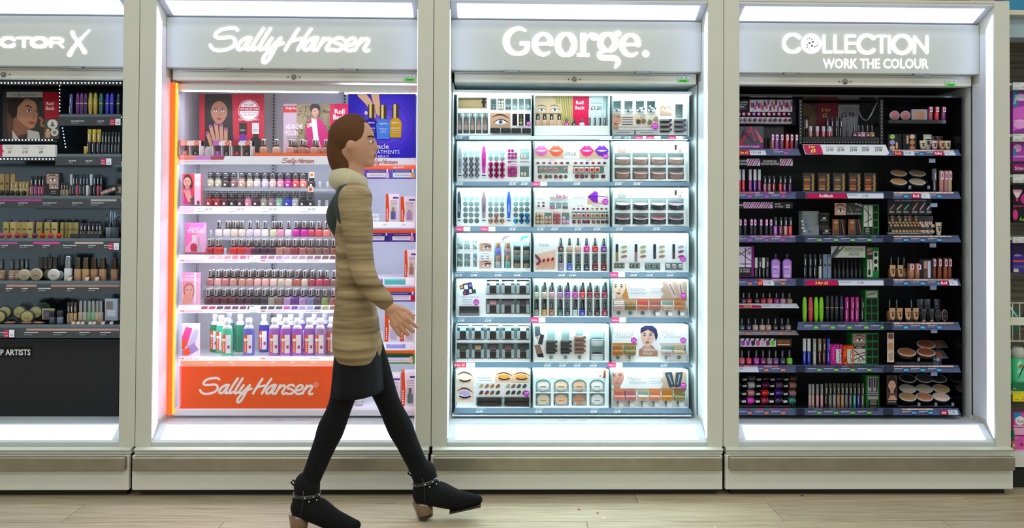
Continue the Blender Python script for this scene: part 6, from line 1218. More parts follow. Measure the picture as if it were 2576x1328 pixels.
c = Card(1846, 619, 1897, 697, .22, col='801878', th=.003); c.rect(1858, 621, 1890, 672, 'dcdce8'); [c.line([p, q], 2.2, '783060') for p, q in (((1859, 634), (1889, 656)), ((1859, 642), (1889, 623)), ((1875, 624), (1875, 671)), ((1863, 664), (1889, 664)))]; c.line([(1880, 640), (1884, 632), (1886, 642), (1889, 632)], 1.5, '783060'); c.rect(1858, 673, 1890, 695, '282028'); c.text('GET THE LOOK', 1861, 679, 3.6, 'f0f0f0', wmax=25); c.text('LIP OMBRE', 1861, 685, 4.2, 'f0f0f0', wmax=25); c.build('picture_card', label='purple edged card of crossed pencils reading get the look', cat='card')
stick('tube', 'mascara', (1902, 1911, 1920.5, 1930), 8, 648, 700, k4, .23, [('14161a', 'e8e8e0'), ('14161a', '24262c')], 'black mascara tube beside the purple edged card', 'mascara', 'mascaras by the purple card')
for k, x in enumerate((1951, 1980)):
    sc = (.24-CY)/F; o = item('tube', 'nail_remover', x, 12, 64, k4, .24, ('c088e8', '202024'), f'lilac nail polish remover bottle with black cap, {("left", "right")[k]} of two', 'bottle', 'lilac remover bottles')
    for ch in list(o.children): bpy.data.objects.remove(ch)
    w = 24*sc; h = 64*sc; mb = MB(); mb.lathe([(w*.4, 0), (w*.5, h*.03), (w*.5, h*.62), (w*.42, h*.7), (w*.18, h*.76)], 16, 'c088e8', sy=.6); me = mb.mesh('bottle'); me.materials.append(M['gloss']); p = bpy.data.objects.new('bottle', me); COL.objects.link(p); p.parent = o
    mb = MB(); mb.lathe([(w*.17, h*.76), (w*.17, h)], 12, '24242a'); me = mb.mesh('cap'); me.materials.append(M['gloss']); p = bpy.data.objects.new('cap', me); COL.objects.link(p); p.parent = o
    zb = Q((0, .22, k4))[1]; c = Card(x-8, 668, x+8, 698, .24-w*.31, col='d8b8f0', th=.0006); c.text('NAIL', x-6.5, 680, 6, '8018c0', wmax=13, bold=.03); c.text('POLISH', x-6.5, 686, 4, '8018c0', wmax=13); c.text('REMOVER', x-6.5, 690, 3.4, '8018c0', wmax=13); q = c.build('label', o)
stick('polish_plain', 'nail_polish', (1870, 1884, 1903.6, 1919.5, 1936, 1953, 1969, 1985.5), 14, 736, 764, k5a, .22, ['282830', 'c01030', '281828', 'c01838', 'e05060', '981888', 'c090b8', 'b08060'], 'square nail polish with lettered black cap, upper narrow shelf', 'nail polish', 'polishes on the upper narrow shelf')
stick('polish_plain', 'nail_polish', (1866, 1882.5, 1899.7, 1917, 1932.6, 1950, 1966.6, 1982), 14, 802, 832, k5b, .22, ['205850', '302060', 'd0b0a8', 'd8b8b0', 'd0a088', '18181c', '18181c', '988888'], 'nail polish with slim black cap, lower narrow shelf', 'nail polish', 'polishes on the lower narrow shelf')
stick('polish_plain', 'nail_polish', (1866, 1883, 1902, 1919, 1935, 1951, 1968, 1985.5), 14, 881, 917, k6, .23, ['e06078', 'e02850', 'c030c0', '801068', '907088', '704080', '282848', '70d010'], 'bright nail polish with black cap, sixth black shelf', 'nail polish', 'polishes on the sixth black shelf')
LB = MB(); LB.lathe([(.5, 0), (.5, -1.0)], 12, 'white', axis='y'); 
def lying(x, y, q, lab, Y, z):
    sc = (Y-CY)/F; X = P(x, y, Y).x; o = thing('nail_polish', lab, 'nail polish', (X, Y, z), 'lying nail polishes', rot=(0, -.08, 0)); r = 8.5*sc
    for nm, x0, x1, rr, col, m_ in (('bottle', 0, 16*sc, r, q, 'gloss'), ('cap', -19*sc, 0, r*.8, '16181c', 'gloss'), ('base', 16*sc, 18*sc, r*.7, 'a0a0b0', 'gloss')):
        mb = MB(); mb.tube([(x0, 0, r), (x1, 0, r)], rr, col, 12); me = mb.mesh(nm); me.materials.append(M[m_]); p = bpy.data.objects.new(nm, me); COL.objects.link(p); p.parent = o
    mb = MB(); mb.poly([(-14*sc, -r*.83, r*.8), (-4*sc, -r*.83, r*.8), (-4*sc, -r*.83, r*1.4), (-14*sc, -r*.83, r*1.4)], 'd8d8d8'); me = mb.mesh('label'); me.materials.append(M['print']); p = bpy.data.objects.new('label', me); COL.objects.link(p); p.parent = o
o = thing('polish_stand', 'black stepped stand holding the lying nail polishes', 'stand', (P(1925, 1020, .3).x, .22, k7))
for j, (y, Y) in enumerate(((1017, .23), (998, .27), (978, .31), (962, .35))):
    z = ZP(1925, y, Y); mb = MB(); mb.box(P(1848, y, Y).x, P(1997, y, Y).x, Y-.018, Y+.0195, k7+.0005, z-.0005, '16181c'); mb.build('step', 'gloss', o)
    for i, x in enumerate((1879, 1914, 1948.5, 1983)):
        q = (('d828b0', '901030', '281840', '187868'), ('e09098', 'e82020', '481898', '987078'), ('e8e8e0', '781048', '785078', 'c89070'), ('505860', '300c20', '201838', '604038'))[j][i]
        lying(x+j*1.0, y, q, f'nail polish lying on its side, {ORD[i]} from left in {ORD[j]} row from the front', Y, z)
# ---- middle column
for px in (2014, 2218):
    a, b = P(px, 250, .24), P(px, 362, .24); mb = MB(); mb.box(a.x-.007, a.x+.007, .24, .25, b.z, a.z, '14151a')
    mb.build('perforated_upright', 'gloss', K); z = b.z+.006; mb = MB()
    while z < a.z: mb.poly([(a.x-.0018, .2395, z), (a.x+.0018, .2395, z), (a.x+.0018, .2395, z+.003), (a.x-.0018, .2395, z+.003)], 'e8ecf4'); z += .0157
    mb.build('perforations', 'print', K)
c = Card(2019, 259, 2214, 345, .36, col='141418', th=.003); c.rect(2019, 262, 2055, 345, '4c3830'); c.ell(2019, 300, 34, 42, '604838'); c.ell(2026, 298, 11, 7, '302020'); c.rect(2056, 252, 2109, 345, '701030'); c.text('2 for', 2066, 280, 8.5, 'c8a818', wmax=33, bold=.02); c.text('\u00a35', 2069, 294, 9, 'c8a818', wmax=24, bold=.03)
c.poly([(2109, 263), (2162, 263), (2155, 345), (2106, 345)], '8c8c94'); c.text('Primed & Ready', 2118, 274, 3.6, '202024', wmax=32); c.text('Lip Primer', 2123, 278.5, 3.6, '202024', wmax=22); c.text('\u00a32.98', 2116, 294, 12, '18181c', wmax=33, bold=.01); c.text('each', 2128, 300.5, 3, '202024')
c.build('poster', label='dim poster reading two for five pounds at the back of the black cabinet', cat='poster')
mb = MB(); mb.tube([P(*p, .33) for p in ((2161, 278), (2164, 290), (2170, 299), (2178, 303), (2184, 300), (2192, 288), (2199, 272), (2209, 254))], [.0018]*4+[.002, .004, .003, .002], 'c8ccd4', 6); mb.build('loose_cable', 'gloss', label='pale loose cable looping beside the dim poster', cat='cable')
zt = ZP(2115, 344, .24); a, b = P(2019, 350, .24).x, P(2213, 350, .24).x
o = thing('tester_tray', 'black tray with white dotted edge holding the middle column testers', 'tray', ((a+b)/2, .24, zt-.03)); mb = MB(); mb.box(a, b, .24, .355, zt-.03, zt, '121317', bev=.002); mb.build('tray_body', 'gloss', o)
mb = MB(); [mb.box(a+.005+.0137*k, a+.008+.0137*k, .2385, .2399, zt-.029, zt-.0262, 'e8ecf4') for k in range(26)]; o2 = mb.build('edge_dots', 'print', o)
stick('tube', 'lip_gloss', (2039, 2056, 2071.5, 2087), 8.5, 316, 343.5, zt, .27, [('c07870', 'b8c0c8'), ('b06068', 'c0c8d0'), ('c05870', 'b8c0c8'), ('c82848', 'b0b8c0')], 'clear capped lip gloss on the tester tray', 'lip gloss', 'tester tray glosses')
stick('tube', 'mascara', (2081, 2093, 2104, 2115), 7.5, 290, 343.5, zt, .31, [('14181c', '20282e'), ('202830', '182024')], 'tall black mascara behind the tester tray glosses', 'mascara', 'tester tray mascaras')
stick('mascara', 'mascara', (2023, 2029), 6, 298, 343.5, zt, .28, [('14161a', '1c1e22'), ('14161a', 'd8b0c8')], 'short black mascara at the left of the tester tray', 'mascara', 'left tester mascaras')
stick('brow_gel', 'eyeliner', (2131,), 7, 302, 343.5, zt, .28, ['50585c'], 'pointed black eyeliner in the middle of the tester tray', 'eyeliner', None)
stick('polish_plain', 'nail_polish', (2149, 2160, 2170, 2182, 2193.5), 12, 312, 343.5, zt, .27, ['601828', '805060', 'c888b0', '684c44', 'b07850'], 'nail polish on the tester tray', 'nail polish', 'tester tray polishes')
c = Card(2017, 363, 2240, 391, .195, .16, col='d8dce4', th=.003, quad=[(2019, 363), (2228, 364), (2239, 391), (2026, 388)]); c.poly([(2020, 364), (2063, 364), (2068, 376), (2071, 389), (2027, 387)], 'b82058'); c.text('2 for', 2034, 372, 6, 'f8e840', wmax=21, bold=.02); c.text('\u00a35', 2040, 383, 8.5, 'f8e840', wmax=17, bold=.03)
for x, t in ((2087, '\u00a32.98'), (2115, '\u00a32.98'), (2147, '\u00a32.98'), (2177, '\u00a32.98'), (2210, '\u00a33.98')): c.text(t, x, 380, 5.6, '202430', 'c', wmax=19, bold=.01); lines(c, x-11, 369.5, x+11, 2, 2.6, '70747c', .9)
c.build('price_card', label='long white price card with crimson two for five pounds end', cat='price card')
stick('palette', 'shadow_palette', (2034, 2072.5, 2111, 2150, 2188.6), 31, 433, 482, k2, .24, [('e8c8a0',), ('d8b8a0',), ('c8c0c0',), ('d8a890',), ('f0a888',)], 'upright honeycomb patterned eyeshadow palette', 'palette', 'honeycomb palettes')
def green(x0, y0, x1, y1, cells, lab, draw=None, Y=.225):
    c = Card(x0, y0, x1, y1, Y, col='187830', th=.05)
    for a, b, c_, d in cells: c.rect(a, b, c_, d, '0c1410')
    if draw: draw(c)
    c.build('green_display', label=lab, cat='display')
def f(c): c.rect(2173, 517, 2195, 570, 'c8ccc8'); c.line([(2175, 524), (2190, 544)], 2, '202020'); c.line([(2184, 519), (2184, 568)], 2.4, '584838'); c.line([(2176, 560), (2193, 550)], 2, '202020'); c.rect(2173, 570, 2195, 589, '182018'); lines(c, 2176, 574, 2188, 4, 4, 'd8d8d8')
green(2170, 514, 2211, 590.5, [(2197, 517+19*k, 2208, 532+19*k) for k in range(4)], 'green edged brow display with crossed pencils picture, third black shelf', f)
def f(c): c.rect(2182, 625, 2195, 640, 'a87878'); c.line([(2183, 636), (2194, 630)], 2.5, '402028'); c.rect(2182, 641, 2195, 652, '202420'); c.rect(2182, 653, 2195, 696, 'c8ccc4'); c.line([(2187, 656), (2189, 690)], 1.5, '202020'); c.rect(2184, 678, 2190, 692, '202020'); c.rect(2197, 632, 2209, 681, 'd0d4cc'); [c.ell(2203, 640+18*k, 4.5, 6, '141818') for k in range(3)]
green(2180, 622, 2211, 699.5, [], 'green liner display with three round tester holes', f)
def f(c): c.rect(2179, 732, 2207, 748, 'b8bcb8'); c.line([(2180, 745), (2190, 741), (2205, 734)], 1.3, '303030'); c.text('EXTREME', 2181, 741, 3.4, '303430', wmax=23)
green(2176, 729, 2210, 808, [(2179+15*i, 751+19*j, 2192+15*i, 768+19*j) for i in range(2) for j in range(3)], 'green gridded display reading extreme, fifth black shelf', f)
def f(c): eyep(c, 2146, 840, 2177, 864, 'b89088', iris='405058', brow='603c3c'); c.rect(2146, 864, 2177, 877, '383028'); c.text('GET THE LOOK', 2148, 870, 3.8, 'f0f0f0', wmax=27); c.text('KOHL', 2155, 875.5, 3.8, 'f0f0f0', wmax=13); c.rect(2146, 877, 2177, 914, 'd0ccc0'); c.line([(2150, 882), (2176, 906)], 2, '202020'); c.line([(2148, 894), (2176, 886)], 2.2, '502838'); c.line([(2149, 905), (2176, 892)], 2.2, '502838'); c.line([(2158, 910), (2162, 902), (2165, 911), (2170, 902), (2173, 910)], 1.2, '303030')
green(2142, 837, 2210, 917, [(2181+15*i, 841+19.3*j, 2193.5+15*i, 857+19.3*j) for i in range(2) for j in range(4)], 'large green gridded kohl display with an eye picture', f)
def f(c): 
    c.rect(2183, 948, 2209, 1005, 'b0b4b0'); [c.rect(2186+6*k, 950, 2190+6*k, 975+(k % 2)*8, ('282828', '702870', '303858', '484040')[k]) for k in range(4)]; [c.rect(2184, 984+5*k, 2208, 986.5+5*k, ('5858a0', '504848', '383838')[k]) for k in range(3)]; c.rect(2186, 1005, 2209, 1020, '302820'); lines(c, 2188, 1007, 2206, 4, 3.4, 'd8d8c8')
green(2178, 944, 2212, 1021.5, [], 'green edged card of liner pictures, bottom black shelf', f, Y=.255)
c = Card(2100, 511, 2128, 541, .225, col='d0a898', th=.003); eyep(c, 2100, 511, 2128, 541, 'd0a898', iris='50382c', brow='4c2c24'); c.build('picture_card', label='card with one brown eye close-up above the brow palettes', cat='card')
c = Card(2129, 511, 2169, 541, .225, col='3c3c38', th=.003); c.line([(2136, 520), (2142, 530), (2143, 540)], 2, '8c8c84'); c.line([(2152, 512), (2168, 518)], 3, 'c8c8c4'); c.ell(2158, 527, 7, 4, '606058'); c.text('GET BROWS WITH WOW!', 2131, 539, 3.4, 'e8e8e8', wmax=36); c.build('picture_card', label='dark card reading get brows with wow', cat='card')
def browpal(x0, x1, lab):
    c = Card(x0, 551, x1, 591.5, .225, col='241c1a', th=.02); w = x1-x0; c.rect(x0, 551, x0+w*.5, 591, '78503c')
    for k in range(3): c.ell(x0+w*.27, 559+k*13, w*.16, 5.4, ('a87850', '885c40', '604030')[k]); c.ell(x0+w*.27, 559+k*13, w*.1, 3.6, ('b88860', '946848', '6c4838')[k])
    c.line([(x0+w*.6, 554), (x0+w*.62, 590)], 2, '283848'); c.line([(x0+w*.72, 553), (x0+w*.9, 590)], 2.4, '9c6048'); c.build('brow_palette', label=lab, cat='palette', group='brown brow palettes')
browpal(2094, 2127, 'brown three pan brow palette, left one'); browpal(2134, 2170, 'brown three pan brow palette, right one')
o = thing('clear_case', 'clear acrylic case with round blue and white nail samples', 'case', (P(2038, 590, .27).x, .25, k3)); mb = MB(); mb.box(P(2019, 590, .25).x, P(2060, 590, .25).x, .25, .3, k3+.0005, ZP(2038, 531, .25), 'c8d4d8'); mb.build('case_body', 'acrylic', o)
for k, (x, y, q) in enumerate(((2029, 545, '7c90c8'), (2029.5, 553, '7088c0'), (2028.5, 562.5, '6880c0'), (2031.5, 571, '5878c0'), (2018.5, 557, 'e0e4e8'), (2020.5, 565, 'd8dce0'), (2020, 574, 'e0e4e8'), (2024, 582, 'e8ecf0'), (2038, 581, '4870c8'))):
    p = P(x, y, .243); mb = MB(); mb.lathe([(.006, .2495), (.0055, .244), (.002, .243)], 10, q, axis='y', cx=p.x, cy=p.z); mb.build('nail_sample', 'gloss', o)
for k, (x0, y0, x1, y1) in enumerate(((2061, 535, 2086, 566), (2066, 575, 2093, 591))):
    c = Card(x0, y0, x1, y1, .24, col='181c1a', th=.04); c.rect(x0+2, y0+2, x1-2, y0+2.8, '80887c'); c.ell((x0+x1)/2, (y0+y1)/2-2, 5, 2.2, 'd0d4cc'); chunks(c, x0+4, (y0+y1)/2+2, x1-4, (y0+y1)/2+4, 'c0c4bc', 3); c.build('powder_box', label=f'small black powder box with pale emblem, {("upper", "lower")[k]} of two', cat='box', group='small black powder boxes')
mb = MB(); mb.box(P(2061, 570, .25).x, P(2086, 570, .25).x, .245, .29, k3+.0005, ZP(2073, 566, .24)-.0005, '101214'); mb.build('box_stand', 'gloss', label='plain black block under the upper small powder box', cat='stand')
stick('tube', 'mascara', (2025, 2038, 2050, 2063), 8, 640, 700.5, k4, .24, [('14161a', '1c2024'), ('181a1e', '20262a'), ('14161a', '1c2024'), ('d0d4d0', '1c2024')], 'black mascara with lettered barrel, fourth black shelf', 'mascara', 'mascaras on the fourth black shelf')
stick('box', 'mascara_box', (2074.5, 2085.5), 9.5, 640, 700.5, k4, .24, [('7890b0',)], 'slate blue slim mascara carton', 'carton', 'slate blue cartons')
stick('brow_gel', 'eyeliner', [2100+10.6*i for i in range(8)], 7, 651, 700, k4, .25, [('404c50',)], 'pointed black eyeliner under the white lash card', 'eyeliner', 'pointed eyeliners')
c = Card(2091, 619, 2177, 648, .215, col='c8ccc4', th=.003); c.poly([(2091, 648), (2091, 640), (2108, 619), (2114, 619)], '506078'); c.line([(2098, 648), (2122, 621)], 2.4, '202020'); c.line([(2094, 646), (2110, 628)], 4, '303438'); c.text('DEFINED SCULPTED', 2126, 627.5, 4.6, '589018', wmax=47); c.text('LASHES IN A FLASH', 2126, 633, 4.6, '589018', wmax=46); c.text('FAST STROKE', 2137, 638, 3.4, '505450', wmax=25); c.text('DEFINING LASH', 2134, 642.5, 3.4, '505450', wmax=28); c.build('lash_card', label='pale card reading defined sculpted lashes in green', cat='card')
stick('mascara', 'mascara', (2024, 2039, 2053, 2066), 11.5, 748, 809, k5, .24, [('88e810', '90f018'), ('f04058', 'f04860'), ('88e810', '98f020'), ('80e010', '90f018')], ['lime green mascara at the left end', 'coral pink mascara between two lime ones', 'lime green mascara right of the coral one', 'lime green mascara nearest the clear holders'], 'mascara', 'bright mascaras')
stick('mascara', 'mascara', (2081, 2092.5, 2104, 2116.5), 9, 743, 809, k5, .24, [('14161a', '1c2026'), ('14161a', '20242a'), ('1c2030', '1c2030'), ('182448', '182858')], 'dark curvy mascara between lime and magenta ones', 'mascara', 'dark curvy mascaras')
stick('tube', 'mascara', (2130, 2144, 2155.7), 9.5, 748, 809, k5, .24, [('c01890', 'c81c98')], 'magenta straight mascara', 'mascara', 'magenta straight mascaras')
stick('tube', 'mascara', (2169.5,), 8, 749, 809, k5, .24, [('20222c', '28202c')], 'black mascara with magenta ring beside the green display', 'mascara', None)
stick('tube', 'eye_pencil', (2023.5, 2035, 2049, 2062, 2073, 2084), 8.5, 853, 917, k6, .24, [('2038d0', 'e8ecf4'), ('2848d8', 'f0f0f0'), ('c8c8c8', 'b0b4b4'), ('503020', 'a89888'), ('603828', '583428'), ('2040d8', '2848e0')], ['blue eye pencil with white label, leftmost', 'blue eye pencil with white label, second', 'silver eye pencil beside the blue ones', 'brown and white speckled eye pencil', 'plain brown eye pencil', 'bright blue eye pencil beside the lash box'], 'eye pencil', 'pencils on the sixth black shelf')
for k, (x0, y0, x1, q, q2) in enumerate(((2092, 867, 2119, 'e030a8', '301020'), (2122, 870, 2147, 'f06010', '301408'))):
    c = Card(x0, y0, x1, 917, .212, col=q, th=.03)
    for j in range(46): c.ell(R.uniform(x0, x1), R.uniform(y0, 917), 1.6, 1.1, q2, 6)
    c.poly([(x1-16, 878), (x1-4, 878), (x1-3, 884), (x1-3, 914), (x1-14, 914), (x1-16, 908)], 'c8ccc8'); [c.ell(x1-8, y, 3.2, 7, '303434', 10) for y in (888, 904)]; [c.ell(x1-10, y, 3.4, 7, 'c8ccc8', 10) for y in (888, 904)]
    c.build('lash_box', label=f'{("pink", "orange")[k]} leopard print false lash box', cat='lash box')
stick('tube', 'highlighter_pencil', (2037, 2045, 2056, 2067), 7, 972, 1027, k7, .25, [('e0b0b8', '989c9c'), ('d8b890', '989c9c'), ('e8b0b8', '888c8c'), ('e8b0b8', '888c8c')], 'pale pink eye crayon with clear cap, bottom black shelf', 'eye crayon', 'pale eye crayons')
stick('tube', 'eyeliner', [2078+10.2*i for i in range(10)], 8, 969, 1027, k7, .245, [(q, '3c3834') for q in ('1c1e20', '808078', 'a0a098', 'b08058', 'c09060', '70787c', '606870', '18a898', '3828a0', '606858')], 'liquid liner with dark cap in the clear holder, bottom black shelf', 'eyeliner', 'bottom shelf liners')
# ---- right column
kr = ZP(2310, 302, .23); a, b = P(2236, 308, .21).x, P(2381, 308, .21).x
o = thing('small_shelf', 'short black shelf holding blushers and red tubes at the top right', 'shelf', ((a+b)/2, .3, kr-.02)); mb = MB(); mb.box(a, b, .21, .455, kr-.019, kr, '14161c', bev=.002); mb.build('shelf_board', 'gloss', o)
for k, x in enumerate((2250.5, 2277.6)): item('compact', 'blusher', x, 25, 24, kr, .24, ('b86878', 'b0b4bc'), f'round pink blusher compact, {("left", "right")[k]} of two', 'compact', 'round blushers', dep=.06)
c = Card(2294, 275, 2333, 302.5, .235, col='8c98a8', th=.012); c.rect(2298, 279, 2327, 300, 'b88870'); [c.line([(2299+4*k, 280), (2304+4*k, 290), (2300+4*k, 299)], 1, 'a07860') for k in range(6)]; c.build('bronzer_palette', label='square bronzer palette with clear rim beside the blushers', cat='palette')
stick('tube_tag', 'lip_stain', (2340, 2356, 2373), 11, 267, 302, kr, .24, [('b05058', '983848'), ('e02040', 'c01830'), ('803080', '801c50')], 'stout tagged lip tube on the short black shelf', 'lip tube', 'stout lip tubes')
for k, x0 in enumerate((2234, 2272)):
    c = Card(x0, 337, x0+34, 376.5, .225, col='16181a', th=.01); cx = x0+(11 if k == 0 else 23); [c.ell(cx, 344+14*j, 6.6, 6.4, (('88b850', '9890d0', 'd0a888'), ('c8a898', 'b07850', 'b87058'))[k][j]) for j in range(3)]; xx = x0+(22 if k == 0 else 11); c.rect(xx-2.5, 341, xx+2.5, 358 if k == 0 else 361, '182838' if k == 0 else 'c89878'); c.rect(xx-2.5, 358 if k == 0 else 361, xx+2.5, 374, 'd8a880' if k == 0 else '101838'); c.build('concealer_palette', label=f'black concealer card with {("green, lilac and nude", "cream, tan and brown")[k]} pans', cat='palette')
stick('squeeze_tube', 'primer_tube', (2321, 2351, 2370, 2384), 16.5, 347, 372, k1r, .235, [('c8c0a0', '181818'), ('d8a8b0', '181818'), ('d09868', '181818'), ('c8bc9c', '181818')], ['beige squeeze tube left of the tall white tube', 'pale pink squeeze tube, second in the row', 'tan squeeze tube right of the pink one', 'cream squeeze tube at the right end'], 'squeeze tube', 'squeeze tubes on the top right shelf')
stick('squeeze_tube', 'primer_tube', (2333,), 22, 330, 372, k1r, .27, [('d0dcc8', 'c8d0c0')], 'tall greenish white squeeze tube behind the beige one', 'squeeze tube', None)
stick('squeeze_tube', 'primer_tube', (2348, 2364), 18, 332, 372, k1r, .31, [('382838', '181818'), ('4c3c28', '181818')], 'dark squeeze tube in the back row, top right', 'squeeze tube', 'dark back tubes')
def fans(xs, ys, w, h, cols, lab, z, cs='1c1e20'):
    o = thing('compact_stand', f'clear stepped stand of {lab}s', 'stand', (P(sum(xs)/len(xs), 1000, .3).x, .23, z)); zs = []
    for j, y in enumerate(ys):
        Y = .24+j*.045; zz = ZP(2310, y, Y); zs.append(zz); mb = MB(); mb.box(P(min(xs)-w/2-2, y, Y).x, min(b_-.003, P(max(xs)+w/2+6, y, Y).x), Y-.012, Y+.02, max(z+.001, zz-.018), max(z+.0013, zz-.0125), '889098'); mb.build('step', 'clear', o)
        for i, x in enumerate(xs):
            q = cols[j][i]
            if q: item('powder', 'powder_compact', min(P(x, y, Y).x, b_-.044), w, h, max(zz, z+.002)+(.02 if j == 0 else .012), Y+.003, (q, cs), f'{lab}, {ORD[i]} from left in the {("front", "second", "third")[j]} row', 'compact', f'{lab}s', dep=.06, rx=.6, bypx=False)
            if j: continue
            mb = MB(); xx = min(P(x+w*.42, y, Y).x, b_-.02); mb.box(xx, xx+.012, Y-.038, Y-.0345, zz, zz+.016, 'a8b4c0', bev=.003); mb.build('clip', 'acrylic', o)
fans((2259, 2306), (476, 450), 40, 15, [('b88858', 'a89878'), ('b88858', '907858')], 'bronze dark cased compact', k2)
stick('tube', 'setting_spray', (2350,), 12, 423, 484, k2, .25, [('181a1c', '68747c')], 'slim black setting spray bottle with grey cap', 'spray bottle', None)
stick('tube_tag', 'highlighter', (2367.6, 2379, 2389), 10.5, 428, 484, k2, .24, [('c88878', 'e0a898'), ('b87888', 'd89888'), ('c8b080', 'd8c090')], 'rose gold tagged highlighter tube', 'highlighter', 'rose gold tubes')
c = Card(2233, 501.5, 2343, 540, .205, col='24242a', th=.003); c.text('WHICH CONCEALER IS RIGHT FOR YOU?', 2250, 506.5, 4.2, 'd8d8d8', wmax=80)
for k, (x, q) in enumerate(((2244, 'a07860'), (2262, 'c8b088'), (2280, '58b878'), (2302, 'c09878'), (2320, 'd898b0'), (2338, 'c8d0d8'))): c.line([(x-5, 527), (x+6, 515 if k < 3 else 511)], 3.4, q); c.rect(x-7, 531, x+5, 532.2, 'c0c0c8'); c.rect(x-7, 534, x+5, 535.2, 'c0c0c8')
c.build('concealer_header', label='dark header card picturing six concealer sticks', cat='header card')
o = thing('concealer_rack', 'black rack with a silver front lip for the concealer ends', 'rack', (P(2290, 590, .25).x, .245, k3)); mb = MB(); mb.box(P(2234, 590, .25).x, P(2347, 590, .25).x, .25, .33, k3+.0005, ZP(2290, 543, .25), '0e0f12'); mb.build('rack_body', 'gloss', o)
mb = MB(); mb.box(P(2234, 589, .235).x, P(2346, 589, .235).x, .232, .2495, ZP(2290, 588.5, .24), ZP(2290, 585.5, .24), 'c0c0c0', bev=.002); mb.build('front_lip', 'gloss', o)
for y, xs, big, n_ in ((581.5, (2245.5, 2254, 2263, 2272, 2280.4, 2289, 2297.6, 2306, 2314), (2320.8, 2331.4, 2343), 'lowest'), (567, (2240, 2250, 2257, 2266, 2274.5, 2283, 2291.6, 2300, 2308.5), (2319, 2329.6, 2344), 'second'), (560, (2236.5, 2245, 2253.6, 2262.7, 2272, 2280, 2288.6, 2297, 2305), (2314, 2327, 2337), 'third'), (552.5, (2243, 2262, 2276, 2285.7, 2302), (), 'fourth'), (545, (2242.5, 2259, 2276, 2285, 2302), (), 'top')):
    Y_ = .238 if y > 575 else .2465
    ends('end_ring', 'concealer', [(x, y) for x in xs], 6.6, 6.8, [('60b070' if 2272 <= x <= 2290 and abs(x-(2289 if y > 575 else 2283 if y > 565 else 2280 if y > 556 else 2276)) < 1.5 else ('a87048' if x > 2284 else '9c7840'), 'e8c890' if x < 2284 else 'e0a880') for x in xs], f'small concealer end in the {n_} row of the rack', 'concealer', 'small concealer ends', Y=Y_)
    if big: ends('end_ring', 'concealer', [(x, y+1) for x in big], 9.5, 9.5, [('b07070', 'f0d8c8')], f'large pink centred end in the {n_} row', 'concealer', 'large concealer ends', Y=Y_-.003)
stick('squeeze_tube', 'primer_tube', (2361,), 16, 558, 592, k3, .24, [('c8c0a0', 'd8d8d8')], 'small cream squeeze tube right of the concealer rack', 'squeeze tube', None)
g = 'tan squeeze tubes'
for zz, ys, xs, xb, nm in ((k4, (666, 700), (2245.5, 2265), (2241, 2259, 2273.5), 'fifth'), (k5, (774, 808), (2244.6, 2263.6, 2284, 2304), (2237, 2255, 2292), 'sixth')):
    stick('squeeze_tube', 'foundation_tube', xs, 15.5, ys[0], ys[1], zz, .235, [('d8a878', '20202a'), ('d0a070', '20202a')], f'tan squeeze foundation tube, {nm} right shelf', 'squeeze tube', g+nm)
    stick('polish_plain', 'foundation_bottle', xb, 13, ys[0]-20, ys[1], zz, .28, ['b88860', 'a87850'], f'tan foundation bottle with tall black cap, {nm} right shelf', 'foundation', 'tall foundation bottles '+nm)
stick('tube_tag', 'body_shimmer', (2290.7, 2308), 16, 662, 700, k4, .25, [('b88058', 'a87048'), ('b07850', 'c08858')], 'stout copper brown tube beside the tan squeeze tubes', 'tube', 'stout copper tubes')
c = Card(2313, 652, 2346, 701, .235, col='1c1e24', th=.01); c.rect(2324, 656, 2333, 676, 'c89888'); c.rect(2334, 656, 2341, 699, 'd0d0dc'); c.rect(2324, 678, 2333, 699, '704838'); c.build('contour_palette', label='black contour palette with pink and brown pans', cat='palette')
stick('tube_tag', 'bronzing_stick', (2349, 2363, 2377.5, 2388.5), 10.5, 649, 701, k4, .25, [('804030', '70301c'), ('904828', '803820'), ('a05828', '80401c'), ('883c24', '78301c')], 'brown bronzing stick with pale tag', 'bronzing stick', 'bronzing sticks')
stick('squeeze_tube', 'mattifying_tube', (2324, 2344), 13, 777, 809, k5, .235, [('202226', 'c89870')], 'small black squeeze tube, sixth right shelf', 'squeeze tube', 'small black tubes')
stick('squeeze_tube', 'mattifying_tube', (2315, 2334, 2358.5), 19, 756, 809, k5, .29, [('24262a', '181818')], 'larger black squeeze tube in the back row, sixth right shelf', 'squeeze tube', 'larger black tubes')
for k, x in enumerate((2359, 2376)): item('compact', 'matte_compact', x, 16, 30, k5, .245, ('202226', 'a87858' if k else '303034'), f'round black compact standing at the right end, {("left", "right")[k]} one', 'compact', 'round black compacts', dep=.05)
c = Card(2232, 837, 2249, 911, .22, col='d8c8b8', th=.003); c.ell(2241, 846, 7, 7.5, '905848'); c.ell(2240, 871, 7.5, 10, 'c89868'); c.poly([(2234, 890), (2246, 886), (2248, 904), (2236, 908)], 'b89888'); c.build('picture_card', label='narrow card of blusher circles beside the bronzers', cat='card')
fans((2279, 2327), (905, 881), 45, 17, [('a06030', '8c4c24'), (None, '8c4820')], 'brown bronzer compact', k6, '503020')
